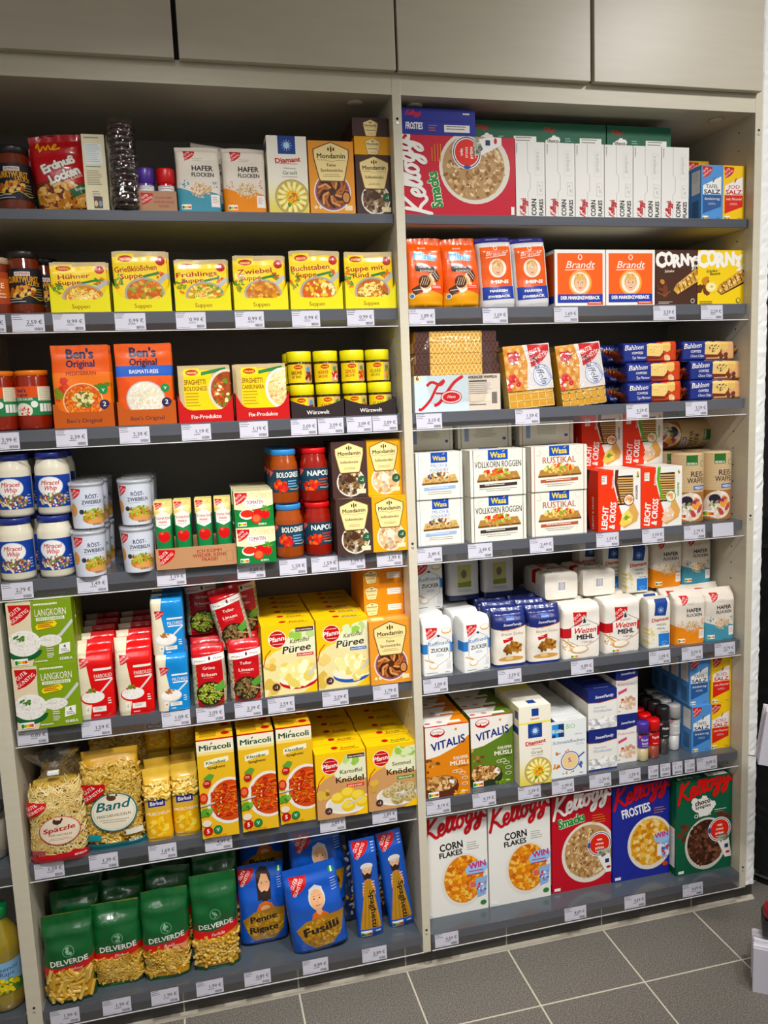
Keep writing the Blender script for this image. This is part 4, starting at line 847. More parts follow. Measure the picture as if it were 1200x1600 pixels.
def pulse(t1, t2, seed, cols, pc):
    W, H = .082, .155; a = A(W, H, 'B8182A', seed); a.r(0, 0, .12, .8, 'B8AFA0'); a.bl(.06, .4, .08, .75, 120, .022, pc, 1.1); a.r(.9, 0, 1, .8, 'B8AFA0'); a.bl(.95, .4, .05, .7, 60, .022, pc, 1.1)
    a.p([(.0, .70), (1, .76), (1, .86), (.5, .83), (0, .80)], 'ECE6DC'); a.t("Müller's", .26, .745, .06, '5A1A1A', b=.015, rot=.06, w=.32); a.t('Mühle', .78, .775, .06, '5A1A1A', b=.015, rot=.06, w=.26); a.e(.53, .79, .035, .06, '3A1A1A', 8)
    a.t(t1, .5, .62, .10, 'F1EAE0', b=.01, w=.36 if len(t1) < 7 else .5); a.t(t2, .5, .51, .10, 'F1EAE0', b=.01, w=.44); a.ln(.32, .48, .36, 1, 'E8A0A0', .012, .04)
    a.e(.5, .22, .40, .38, '2A1C16', 28); a.bl(.5, .22, .35, .33, 200, .03, cols, 1.1); a.p([(.62, .33), (.9, .42), (.92, .28), (.7, .24)], '5E9A44'); a.st([(.6, .26), (.98, .17)], .03, 'C9A878')
    o, F = bag('pulses_bag', W, H, .055, a, [(0, .8, .97), (.05, 1, 1), (.72, 1, 1), (.86, .7, .98), (.94, .25, .97), (1, .1, .95)], 3.2, .0022, seed, 'foil', 'A8162A', .0005); return o
erbsen = pulse('Grüne', 'Erbsen', 74, ['8AA03A', 'A9B84A', '6E8A2E', 'C2C46A'], ['9AA05A', 'B8B47A', '7A8A4A']); linsen = pulse('Teller', 'Linsen', 75, ['8A6A44', 'A9845A', '6E5236', '5E7A3A'], ['9A8A6A', 'B8A684', '7A6A50'])
def pfanni(a, x, y, r):
    k = a.W/a.H; a.e(x, y, r, r, 'F3EEE4', 26); a.e(x, y, r*.93, r*.93, 'BE1A22', 26); a.r(x-r*.9, y-.1*r*k, x+r*.9, y+.16*r*k, 'BE1A22'); a.t('Pfanni', x, y-.22*r*k, r*.56, 'F7F3EA', b=.02, sh=.15, w=r*1.9, rot=.1)
    for d in (.52,): a.r(x-r*.6, y+d*r*k, x+r*.6, y+(d+.05)*r*k, 'F3EEE4'); a.r(x-r*.6, y-d*r*k, x+r*.6, y-(d+.05)*r*k, 'F3EEE4')
def pf_box(W, H, D, t1, t2, sub, subc, seed, food):
    a = A(W, H, 'F0C419', seed); a.p([(0, 0), (1, 0), (1, .95), (.75, .92), (.5, .82), (.36, .66), (.2, .62), (0, .5)], 'E9DCA4' if food != 'k' and food != 's' else 'C9996A')
    a.p([(1, .95), (.75, .92), (.5, .82), (.36, .66), (.42, .58), (1, .55)], 'E6E6C4'); a.bl(.72, .85, .2, .05, 16, .09, ['B9D08A', '9AC25A', 'D8E4B4'], 1.3)
    if food in 'kp': a.r(.64, .88, .98, .94, '4A2A2A'); a.t('100% KARTOFFELN', .81, .895, .028, 'F2EEE6', b=.02, w=.3)
    pfanni(a, .29, .80, .17)
    if food in 'pq':
        a.t(t1, .70, .73, .085, '4A2A22', b=.01, sh=.25, w=.36, rot=.08); a.t(t2, .64, .60, .14, '3A1E18', b=.02, sh=.25, w=.54, rot=.08); a.r(.64, .53, .96, .575, subc); a.t(sub, .8, .54, .032, 'F4EEE6', b=.02, w=.28)
        a.e(.65, .18, .36, .16, '2E56A8' if food == 'q' else 'B8202A', 26); a.e(.65, .22, .37, .15, 'EDE6D0', 26); a.bl(.65, .28, .30, .2, 40, .13, ['F3E6A4', 'EAD988', 'F8F0C0', 'E4CE74'], 1.6); a.bl(.68, .34, .12, .12, 10, .1, ['FAF3CC', 'F0E298'], 1.3)
        a.st([(.85, .24), (1.0, .38)], .05, 'C9C9C9'); a.bl(.12, .12, .12, .12, 9, .09, ['E3C87A', 'D6B45E'], 1.2); a.bl(.12, .45, .1, .08, 6, .08, ['D9B25A', 'E8CC80'], 1.2)
    else:
        a.t(t1, .70, .66, .085, '3A2018', b=.01, w=.44 if food == 'k' else .38); a.t(t2, .67, .53, .12, '3A2018', b=.025, w=.56); a.r(.6, .44, .95, .49, subc); a.t(sub, .77, .452, .032, 'F4EEE6', b=.02, w=.28)
        a.e(.62, .20, .46, .22, 'EEEAE0', 28); a.e(.62, .21, .41, .18, 'E2DCCE', 28)
        for x, y, c in ((.42, .3, 0), (.62, .36, 0), (.82, .3, 0), (.62, .16, 1), (.9, .2, 0)) if food == 'k' else ((.42, .26, 0), (.62, .33, 0), (.86, .3, 0), (.6, .14, 1), (.84, .16, 0)):
            a.e(x, y, .14, .12, 'E3C24A' if food == 'k' else 'B9A070', 18); a.e(x-.02, y+.02, .11, .08, 'F0D464' if food == 'k' else 'CDB88C', 16)
            if food == 's': a.bl(x, y, .12, .1, 22, .02, ['8A7A4A', 'E0D2AC', '6E8A3A'])
        a.st([(.6, .18), (.92, .26)], .03, 'C8C8C4'); a.bl(.15, .38, .1, .08, 8, .08, ['D9B25A', 'C9A050', '8A6A30'], 1.3)
    a.e(.22, .12, .075, .075, '4A2A2A', 12); a.t('-1', .22, .1, .06, 'F2EEE6', b=.02); a.p([(.72, 0), (1, 0), (1, .14)], 'F0C419'); a.st([(0, .42), (.06, .58), (.16, .66)], .015, 'B8202A')
    tp = A(W, D, 'F2CC24', 5); tp.e(.42, .5, .07, .07, 'BE1A22', 12); tp.t('Knödel' if food in 'ks' else 'Püree', .68, .32, .09, '5A2A1A', b=.02, sh=.2, w=.28); tp.r(.5, .18, .9, .25, subc)
    lf = A(D, H, 'E8B818', 5); lf.ln(.2, .8, .6, 14, 'A87A18', .03, .12)
    return carton('potato_mix_box', W, H, D, a, tp, lf, 'F0C419')
pueree1 = pf_box(.135, .184, .052, 'Kartoffel', 'Püree', 'DAS HERZHAFTE', 'C8282A', 76, 'p'); pueree2 = pf_box(.135, .184, .052, 'Kartoffel', 'Püree', 'DAS KOMPLETTE', '2F62B0', 77, 'q')
knoed_k = pf_box(.133, .180, .052, 'Kartoffel', 'Knödel', 'HALB & HALB', 'D8402A', 78, 'k'); knoed_s = pf_box(.133, .180, .052, 'Semmel', 'Knödel', 'DER KLASSIKER', '3F8A3A', 79, 's')
def miracoli():
    W, H = .091, .262; a = A(W, H, 'E2B64A', 80); a.r(0, .86, 1, 1, 'EFE6CC'); a.r(0, .985, 1, 1, 'B8201E'); a.r(0, .84, 1, .87, 'EFD98A'); a.t('Miracoli', .5, .89, .16, '1A4A2E', b=.03, w=.86); a.st([(.385, .943), (.43, .96)], .03, '1A4A2E')
    a.p([(.18, .72), (.5, .75), (.84, .76), (.84, .81), (.5, .80), (.18, .78)], 'F2EBD0'); a.t('Klassiker', .5, .75, .085, '1E5A34', b=.03, w=.54, rot=.05); a.t('Spaghetti', .5, .70, .075, '3A2A1A', b=.025, w=.48, rot=.04)
    a.e(.78, .36, .60, .68, 'E9E4DA', 36); a.e(.80, .36, .52, .60, 'C8502A', 34); a.sp(.74, .36, .46, .56, 150, .032, ['D8582A', 'C23E1C', 'E8803E', 'B8341A', 'E06A34'], .3); a.bl(.7, .36, .4, .5, 26, .03, ['8AA03A', 'EFD9A0', 'A82A18'])
    a.p([(.14, .62), (.3, .66), (.42, .64), (.32, .58), (.2, .58)], '5E9A44'); a.e(.22, .56, .11, .11, 'B8201E', 14); a.ln(.15, .57, .14, 2, 'F0E0C8', .015, .04); a.e(.1, .42, .12, .15, 'C8321E', 16); a.e(.1, .42, .08, .1, 'E0704A', 12); a.bl(.12, .28, .16, .1, 14, .08, ['5E9A3A', '3E7A2A', '7FB04A'], 1.6); a.st([(.0, .34), (.4, .36)], .04, 'C9C9C6'); a.e(.14, .16, .13, .1, 'E9D9C4', 14); a.e(.16, .08, .13, .13, 'B8201E', 18); a.t('5', .16, .06, .12, 'F4EEE0', b=.03); a.e(.43, .085, .12, .12, '1F6A3A', 18); a.e(.43, .085, .09, .09, '2F8A4E', 14); a.t('V', .43, .068, .1, 'F0EEE4', b=.01)
    for i in range(4): a.r(.12+.14*i, .012, .24+.14*i, .035, 'D8A63A'); a.ln(.13+.14*i, .026, .1, 1, '7A5A20', .01, .02)
    tp = A(W, .055, 'E2B64A', 4); tp.r(.1, .25, .55, .75, 'B8902E'); tp.e(.8, .5, .12, .12, 'B8201E', 12)
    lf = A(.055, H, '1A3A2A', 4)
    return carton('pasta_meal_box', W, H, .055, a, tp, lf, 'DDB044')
mirac = miracoli()
# ---- pasta
def pasta(F, W, y0, y1, kind, n, cols, seed, parent, keep=None, x0=.06, x1=.94):
    R = random.Random(seed); mb = MB()
    for i in range(n):
        x = W*R.uniform(x0, x1); y = R.uniform(y0, y1)
        if keep and not keep(x/W, y): continue
        th = R.uniform(0, PI); c = R.choice(cols); dx, dy = math.cos(th), math.sin(th); P = []
        if kind == 'tube': ln_, r, k = .034, .0048, 2
        elif kind == 'spiral': ln_, r, k = .026, .0024, 9
        elif kind == 'strand': ln_, r, k = R.uniform(.025, .05), .0014, 5
        elif kind == 'shell': ln_, r, k = .010, .0036, 3
        elif kind == 'ribbon': ln_, r, k = .03, .0038, 6
        elif kind == 'bow': ln_, r, k = .019, .005, 5
        cv = R.uniform(-.4, .4)
        for j in range(k):
            s = (j/(k-1)-.5)*ln_; o = .0012
            q = {'spiral': .0032*math.sin(j*2.2), 'strand': cv*s*s*30, 'ribbon': .006*math.sin(j*1.4+cv*9), 'shell': abs(s)*.5}.get(kind, 0)
            P.append(Vector(F(min(W, max(0, x+dx*s-dy*q)), max(.004, y+dy*s+dx*q), o+(.0015 if kind == 'ribbon' and j % 2 else 0))))
        rr = [r*(.3 if j in (2,) else 1) for j in range(k)] if kind == 'bow' else r
        mb.tube(P, rr, c, 7 if kind == 'tube' else 5)
        if kind == 'tube':
            for e, d in ((P[0], P[0]-P[1]), (P[1], P[1]-P[0])):
                d = d.normalized(); a = d.cross(Vector((0, 1, .1))).normalized(); b = d.cross(a); mb.poly([e+d*.0002+(a*math.cos(t)+b*math.sin(t))*r*.62 for t in [q*PI/3 for q in range(6)]], '7A5420')
    o = mb.build('pasta', 'plain', parent); o['kind'] = 'stuff'; return o
PC = ['D3A850', 'C29A48', 'DDBE72', 'C9A356']
def delverde(nm_, kind, n, H, seed, sugo=False):
    W, D = .118, .066; a = A(W, H, 'B8862E', seed); k = W/H
    a.p([(0, .44), (.3, .42), (.6, .43), (1, .50), (1, 1), (0, 1)], '14552A'); a.p([(0, .37), (.3, .35), (.6, .36), (1, .43), (1, .52), (.6, .455), (.3, .44), (0, .46)], 'C6282C')
    a.p([(0, 0), (1, 0), (1, .055), (.5, .05), (0, .06)], '14552A'); a.p([(0, 0), (.08, 0), (.05, .06), (.04, .2), (0, .3)], '14552A'); a.p([(1, 0), (.9, 0), (.95, .06), (.96, .2), (1, .3)], '14552A')
    a.t('DELVERDE', .52, .475, .125, 'EFEDE4', b=.025, w=.74, rot=.06); a.t(nm_, .55, .385, .075, 'F2E6DC', b=.0, sh=.35, rot=.06)
    a.e(.52, .62, .12, .12, '5E8A6A', 20); a.e(.52, .62, .10, .10, '14552A', 20); a.bl(.52, .62, .06, .07, 10, .035, ['6E9A7A', '8AB094'], 1.6)
    a.ln(.3, .03, .4, 1, '8AB094', .015, .05)
    if sugo: a.r(.62, .20, .95, .40, 'D8907A'); a.t('Sugo', .78, .29, .09, 'B8201E', b=.02, sh=.2, w=.24)
    o, F = bag('pasta_bag', W, H, D, a, [(0, .8, .97), (.05, 1, 1), (.6, 1, 1), (.78, .75, .99), (.93, .2, 1), (1, .06, 1)], 3.4, .0038, seed, 'foil', '6E6A34', .0010)
    pasta(F, W, H*.085, H*.36, kind, n, PC, seed, o); return o
dv = [delverde('Tortiglioni', 'tube', 46, .222, 81), delverde('Eliche', 'spiral', 130, .215, 82), delverde('Fusilli', 'spiral', 80, .232, 83, True), delverde('Farfalle', 'bow', 95, .252, 84)]
def spaetzle():
    W, H, D = .120, .235, .07; a = A(W, H, 'D9B860', 85); a.p([(0, 0), (1, 0), (1, .10), (.75, .15), (.68, .12), (.3, .115), (0, .10)], 'BE1E30'); a.r(.06, .13, .28, .18, 'A84A5A')
    gg(a, .0, .80, .36); a.t('EDEKA', .86, .06, .05, 'F2ECE4', b=.02, w=.2)
    a.e(.55, .42, .345, .36, 'C0303A', 32); a.e(.55, .42, .33, .345, 'EBDCC4', 32); a.e(.55, .42, .31, .32, 'D8B8A0', 32); a.e(.55, .42, .305, .315, 'EBDCC4', 32)
    a.e(.52, .53, .07, .055, '4A2A20', 14); a.p([(.44, .53), (.46, .58), (.52, .55)], '4A2A20'); a.p([(.56, .54), (.6, .59), (.62, .56), (.58, .52)], '4A2A20'); a.r(.515, .49, .53, .51, '4A2A20')
    a.t('Spätzle', .54, .415, .12, 'B8242E', b=.03, sh=.2, w=.54, rot=.12); a.t('EIER-NUDELN', .55, .355, .05, '8A5A4A', b=.01, w=.38); a.ln(.55, .32, .42, 2, '7A5A4A', .01, .035, 'c')
    prof = [(0, .8, .97), (.05, 1, 1), (.62, 1, 1), (.8, .6, .9), (.88, .2, .45), (.9, .12, .3), (1, .5, .85)]
    prof = [(0, .8, .97), (.05, 1, 1), (.66, 1, 1), (.86, .75, .96), (1, .4, .84)]
    o, F = bag('noodle_bag', W, .195, D, None, prof, 3, .002, 85, 'foil', 'C9A650')
    mb = MB(); a.H = .235; s = .195/.235
    F2 = lambda x, y, of: F(x, y*s, of+.0085)
    a.T = [t for t in a.T if t[1] != 'D9B860']; a.emit(mb, F2, 0, (F.grid[0], [y/s for y in F.grid[1]]), 1e-5, 4e-4); lb = mb.build('printed_film', 'foil', o)
    # keep only the print, the noodles show round it
    def keep(u, y): v = y/.195; return v > .10 and not (((u-.55)/.30)**2+((v-.42)/.16)**2 < 1) and not (u < .2 and .68 < v < .78)
    F3 = lambda x, y, of: F(x, y, of+.004)
    pasta(F3, W, .022, .188, 'strand', 620, ['DFC88A', 'CFB06A', 'EADBAC', 'C09E58'], 85, o, keep, .02, .98)
    f = MB(); rows = []
    for i in range(13):
        v = i/12; r = []
        for j in range(25):
            t = 2*PI*j/24; g = (1-1.5*math.sin(min(1, v*1.9)*PI/2)*.42) if v < .42 else .38+(v-.42)*1.25
            cr_ = 1+.22*math.sin(9*t+v*3)*(.35+v)
            r.append((math.cos(t)*W/2*.84*g*cr_, D/2+math.sin(t)*D*.22*g*cr_, .19+.075*v))
        rows.append(r)
    f.grid(rows, 'FFFFFF'); f.build('film_neck', 'film', o)
    c = MB(); c.bbox(-.013, D/2-.022, .214, .013, D/2-.010, .222, 'F0F0EC', .001); c.build('closing_clip', 'plain', o)
    return o
spaetz = spaetzle()
def bandn():
    W, H, D = .136, .245, .07; a = A(W, H, 'B98A30', 86); a.p([(0, 0), (1, 0), (1, .09), (.5, .07), (0, .09)], '14707A'); gg(a, .06, .72, .36)
    a.e(.52, .40, .36, .37, '14707A', 32); a.e(.52, .40, .34, .35, 'ECE2CC', 32); a.e(.52, .40, .315, .325, '8AB0A8', 32); a.e(.52, .40, .31, .32, 'ECE2CC', 32)
    a.e(.5, .55, .07, .05, '5A3A28', 14); a.p([(.42, .55), (.44, .60), (.5, .57)], '5A3A28'); a.p([(.55, .56), (.58, .60), (.6, .57)], '5A3A28')
    a.t('Band', .5, .43, .17, '14606A', b=.02, sh=.35, w=.5, rot=.08); a.t('FRISCHEI-NUDELN', .52, .355, .055, '5A5A4A', b=.01, w=.52, rot=.05); a.ln(.52, .32, .5, 2, '5A6A5A', .01, .04, 'c'); a.r(.1, .12, .3, .18, '2E8A94'); a.r(.68, .14, .94, .2, 'E6E2D4'); a.t('EDEKA', .82, .065, .05, 'EEEAE0', b=.02, w=.2)
    o, F = bag('noodle_bag', W, H, D, None, [(0, .8, .97), (.05, 1, 1), (.7, 1, 1), (.85, .75, .99), (.94, .25, 1), (1, .06, 1)], 3, .002, 86, 'foil', 'C0953C')
    mb = MB(); F2 = lambda x, y, of: F(x, y, of+.0095); a.T = [t for t in a.T if t[1] != 'B98A30']; a.emit(mb, F2, 0, F.grid, 1e-5, 4e-4); mb.build('printed_film', 'foil', o)
    def keep(u, y): v = y/H; return v > .08 and not (((u-.52)/.30)**2+((v-.40)/.16)**2 < 1) and not (.1 < u < .3 and .60 < v < .70)
    pasta(F, W, .02, H*.86, 'ribbon', 330, ['C4A052', 'D6BA72', 'B08C42', 'CDAC5E'], 86, o, keep, .02, .98); return o
band = bandn()
def birkel():
    W, H, D = .066, .185, .05; a = A(W, H, 'D9B254', 87); a.p([(0, .02), (1, .02), (1, .42), (.5, .46), (0, .44)], 'E9B01E'); a.r(.16, .50, .78, .60, '2A2A86'); a.t('Birkel', .47, .525, .16, 'F0EEE8', b=.03, w=.48); a.t('MUSCHELN', .5, .38, .13, 'F4EFE0', b=.01, w=.86)
    a.bl(.5, .22, .36, .34, 40, .12, ['F0C440', 'F6D468', 'E2AA1E'], 1.4); a.ln(.1, .06, .3, 1, 'F4EFE0', .03, .08)
    o, F = bag('pasta_bag', W, H, D, a, [(0, .8, .97), (.05, 1, 1), (.66, 1, 1), (.8, .55, .98), (.9, .15, 1), (1, .06, 1)], 3.4, .0016, 87, 'foil', 'D2B468', .0005)
    pasta(F, W, H*.62, H*.82, 'shell', 60, ['E6C670', 'D9B254', 'F0D890'], 87, o); return o
birk = birkel()
SKIN = 'E8B48C'
def gg_pasta(W, H, D, seed, title, who, prof=PILLOW):
    a = A(W, H, '2456B4', seed); k = W/H
    if who == 'fus':
        gg(a, .10, .92, .32, .95); a.e(.55, .66, .15, .19, 'D8D4CC', 20); a.e(.55, .64, .125, .175, SKIN, 20); a.p([(.42, .66), (.43, .76), (.55, .80), (.67, .76), (.68, .66), (.64, .73), (.55, .75), (.46, .73)], 'DEDAD2')
        a.p([(.40, .43), (.44, .50), (.52, .53), (.60, .53), (.70, .48), (.74, .42)], 'D8702A'); a.p([(.51, .50), (.50, .57), (.60, .57), (.61, .50), (.56, .47)], SKIN)
        for x in (.50, .60): a.e(x, .655, .018, .01, '3A2A2A', 8); a.st([(x-.03, .68), (x+.03, .68)], .006, '6A5A50')
        a.st([(.555, .65), (.545, .62), (.565, .615)], .006, 'A8704A'); a.st([(.51, .59), (.55, .583), (.60, .592)], .01, 'A8403A')
        a.p([(.10, .34), (.3, .42), (.75, .46), (.98, .44), (.9, .22), (.7, .08), (.4, .06), (.22, .18)], 'A87A2A'); a.bl(.55, .26, .34, .26, 130, .04, ['C29436', '8A6220', 'D8AE50', 'A87A2A'], 1.8); a.t('Fusilli', .55, .27, .15, '22160E', b=.04, w=.64, rot=.10)
    elif who == 'pen':
        gg(a, .0, .96, .34, .95); a.p([(.40, .60), (.38, .90), (.50, .96), (.62, .95), (.70, .86), (.68, .60)], '2A1E1C'); a.e(.55, .78, .13, .19, SKIN, 20); a.p([(.42, .74), (.44, .62), (.55, .57), (.66, .62), (.68, .74), (.62, .68), (.55, .70), (.48, .68)], '241A18'); a.p([(.42, .78), (.44, .90), (.55, .93), (.66, .90), (.68, .78), (.62, .87), (.5, .88)], '2A1E1C')
        for x in (.50, .61): a.e(x, .79, .018, .01, '2A1A1A', 8)
        a.p([(.34, .44), (.42, .56), (.55, .59), (.68, .56), (.76, .46)], 'D8702A'); a.e(.55, .50, .1, .07, SKIN, 12)
        a.p([(.06, .36), (.3, .46), (.7, .50), (.96, .46), (.9, .2), (.7, .08), (.3, .08), (.16, .2)], 'A87A2A'); a.bl(.52, .28, .38, .26, 110, .05, ['C29436', '94691F', 'D8AE50'], 3); a.t('Penne', .5, .34, .14, '22160E', b=.04, w=.56, rot=.07); a.t('Rigate', .5, .20, .14, '22160E', b=.04, w=.60, rot=.07)
    else:
        gg(a, .08, .99, .62, .95); a.e(.55, .71, .19, .28, SKIN, 20); a.p([(.36, .70), (.40, .62), (.55, .60), (.70, .63), (.74, .70), (.66, .66), (.55, .68), (.45, .66)], '241A18'); a.e(.55, .745, .24, .14, 'E8E2D8', 18); a.p([(.33, .735), (.78, .735), (.74, .715), (.4, .715)], 'CFC8BC')
        for x in (.47, .62): a.e(x, .705, .025, .012, '2A1A1A', 8)
        a.p([(.30, .50), (.40, .60), (.55, .62), (.70, .60), (.82, .50), (.80, .44), (.3, .44)], 'D8805A')
        for i in range(5): a.r(.32, .455+.03*i, .80, .465+.03*i, 'EAD8C8')
        a.p([(.42, .60), (.66, .60), (.78, .40), (.92, .10), (.10, .10), (.30, .40)], 'B8862A')
        for i in range(9): a.st([(.46+.022*i, .58), (.18+.085*i, .11)], .014, ('D2A444', '8A6420')[i % 2])
        a.t('Spaghetti', .56, .30, .22, '22160E', b=.03, rot=-PI/2, w=1.55); a.ln(.8, .95, .14, 4, 'DDE4F0', .03, .1); nutri(a, .12, .03, .4); a.ln(.68, .06, .26, 1, 'F0F0F0', .06, .1)
    if who != 'spa': a.p([(.84, .88), (.95, .88), (.95, .94), (.84, .94)], '2E8A4A'); a.p([(.88, .88), (.915, .88), (.915, .94), (.88, .94)], 'F0EEE8'); a.ln(.84, .82, .12, 5, 'C8D4E8', .012, .05); a.ln(.3, .03, .5, 1, 'E8ECF4', .02, .05)
    o, F = bag('pasta_bag', W, H, D, a, prof, 3, .0026 if who != 'spa' else .0012, seed, 'foil', '1E4A9E', .0006); return o
penne = gg_pasta(.128, .225, .065, 91, '', 'pen'); fusil = gg_pasta(.150, .240, .072, 92, '', 'fus'); spagh = gg_pasta(.072, .285, .036, 93, '', 'spa', [(0, .5, .98), (.05, 1, 1), (.85, 1, 1), (.95, .4, 1), (1, .1, 1)])
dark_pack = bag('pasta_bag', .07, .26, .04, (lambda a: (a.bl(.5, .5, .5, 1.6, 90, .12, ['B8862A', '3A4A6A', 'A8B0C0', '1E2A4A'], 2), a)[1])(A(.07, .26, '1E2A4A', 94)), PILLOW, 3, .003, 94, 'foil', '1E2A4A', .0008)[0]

# ---- right bay packs
def minis():
    W, H = .096, .176; a = A(W, H, 'E8661C', 101); a.t('Brandt', .42, .84, .06, 'F2EDE6', b=.005, sh=.25); a.t('Minis', .48, .69, .19, '6AB8E0', b=.05, w=.62, rot=-.08, ol=('F4F2EE', .05))
    a.p([(.2, .62), (.72, .58), (.74, .49), (.22, .53)], '3A2420'); a.t('ZARTBITTER', .46, .565, .05, 'F0ECE4', b=.01, w=.34, rot=-.06); a.t('SCHOKO', .5, .515, .055, 'F0ECE4', b=.02, w=.34, rot=-.06)
    a.p([(0, 0), (1, 0), (1, .18), (.6, .26), (.3, .2), (0, .24)], 'F0A822'); a.bl(.5, .32, .3, .25, 8, .13, ['F6EEE4', 'F0D9B8'], 2.2); a.e(.48, .37, .18, .17, 'E8B878', 18); a.e(.44, .38, .16, .16, '4A2A1E', 18)
    for i in range(4): a.st([(.32+.06*i, .33), (.40+.06*i, .44)], .02, 'D8B898')
    a.p([(.62, .48), (.78, .54), (.86, .44), (.78, .36)], '4A2A1E'); a.st([(.66, .5), (.8, .4)], .015, 'E8D8C8'); a.st([(.7, .52), (.83, .43)], .015, 'E8D8C8'); a.p([(.1, .28), (.3, .34), (.38, .24), (.16, .18)], '4A2A1E'); a.st([(.14, .26), (.34, .27)], .015, 'E8D8C8')
    a.r(.62, .26, .92, .33, 'E8503A'); a.ln(.65, .31, .24, 2, 'F6EEE6', .015, .04); a.e(.11, .18, .07, .07, 'EDEBE6', 12); a.e(.11, .18, .05, .05, '4A7AB0', 10)
    return bag('cookie_bag', W, H, .055, a, PILLOW, 3, .0028, 101, 'foil', 'D8521A', .001)[0]
mini = minis()
def boy(a, x, y, s):
    k = a.W/a.H; a.e(x, y, s, s, 'F3EBDD', 26); a.e(x, y+.05*s*k, s*.66, s*.82, 'D8A860', 22); a.e(x, y-.1*s*k, s*.56, s*.72, 'EDC29C', 22); a.bl(x, y+.55*s*k, s*.5, s*.25, 22, s*.22, ['D8A860', 'C8964E', 'E6BE7C'], 2.4)
    for d in (-.22, .22): a.e(x+d*s, y+.0*s*k, s*.07, s*.045, '4A3A34', 8); a.st([(x+(d-.1)*s, y+.14*s*k), (x+(d+.1)*s, y+.15*s*k)], s*.04, 'B8864E')
    a.st([(x, y-.02*s*k), (x+.05*s, y-.2*s*k), (x-.04*s, y-.22*s*k)], s*.04, 'C9906A'); a.p([(x-.22*s, y-.36*s*k), (x+.22*s, y-.36*s*k), (x+.1*s, y-.52*s*k), (x-.1*s, y-.52*s*k)], 'B84A44'); a.p([(x-.18*s, y-.37*s*k), (x+.18*s, y-.37*s*k), (x+.1*s, y-.43*s*k), (x-.1*s, y-.43*s*k)], 'F6F2EA')
def brandt_bag():
    W, H = .094, .178; a = A(W, H, 'D8D6D6', 102); a.r(0, .925, 1, 1, '2A2A78'); a.ln(.3, .965, .5, 1, 'A8A8D0', .02, .08); a.r(.06, .30, .92, .86, 'E8661C'); a.e(.5, .84, .06, .06, 'F2EDE6', 10); a.e(.5, .84, .04, .04, 'E8661C', 10); a.t('Brandt', .5, .735, .12, 'F2EDE6', b=.0, sh=.3, w=.58); a.st([(.2, .71), (.5, .725), (.78, .735)], .015, 'F2EDE6')
    boy(a, .52, .56, .25); a.t('MINI', .55, .345, .095, 'F4F0EA', b=.05, w=.50); a.r(.05, .12, .94, .30, '243E9A'); a.t('MARKEN', .5, .225, .065, 'F4F0EA', b=.05, w=.52); a.t('ZWIEBACK', .5, .145, .065, 'F4F0EA', b=.05, w=.66)
    return bag('rusk_bag', W, H, .055, a, [(0, .85, .97), (.05, 1, 1), (.78, .95, 1), (.9, .6, .98), (.96, .2, 1), (1, .1, 1.02)], 4, .0024, 102, 'foil', 'C9C8CA', .0006)[0]
rusk = brandt_bag()
def brandt_box():
    W, H = .1445, .146; a = A(W, H, 'F2EEE6', 103); a.r(.05, .07, .95, .94, 'EC6A1A'); a.e(.5, .87, .045, .05, 'F2EDE6', 12); a.e(.5, .87, .03, .035, 'EC6A1A', 12); a.t('Brandt', .5, .68, .13, 'F4F0E8', b=.005, sh=.3, w=.56); a.st([(.2, .645), (.5, .655), (.78, .66)], .012, 'F4F0E8')
    a.e(.5, .42, .23, .23, 'F0A85A', 26); boy(a, .5, .42, .19); a.r(.05, .07, .95, .22, '2338A0'); a.t('DER MARKENZWIEBACK', .5, .13, .062, 'F2F0EA', b=.05, w=.78); a.r(.64, .03, .96, .08, 'D85A3A'); a.ln(.67, .06, .25, 1, 'F2E0D4', .015, .03)
    lf = A(.075, H, 'F2EEE6', 4); lf.r(.08, .07, .92, .94, 'D85A1A'); lf.r(.08, .07, .92, .2, '2338A0')
    return carton('rusk_box', W, H, .075, a, None, lf, 'F2EEE6')
rusk_box = brandt_box()
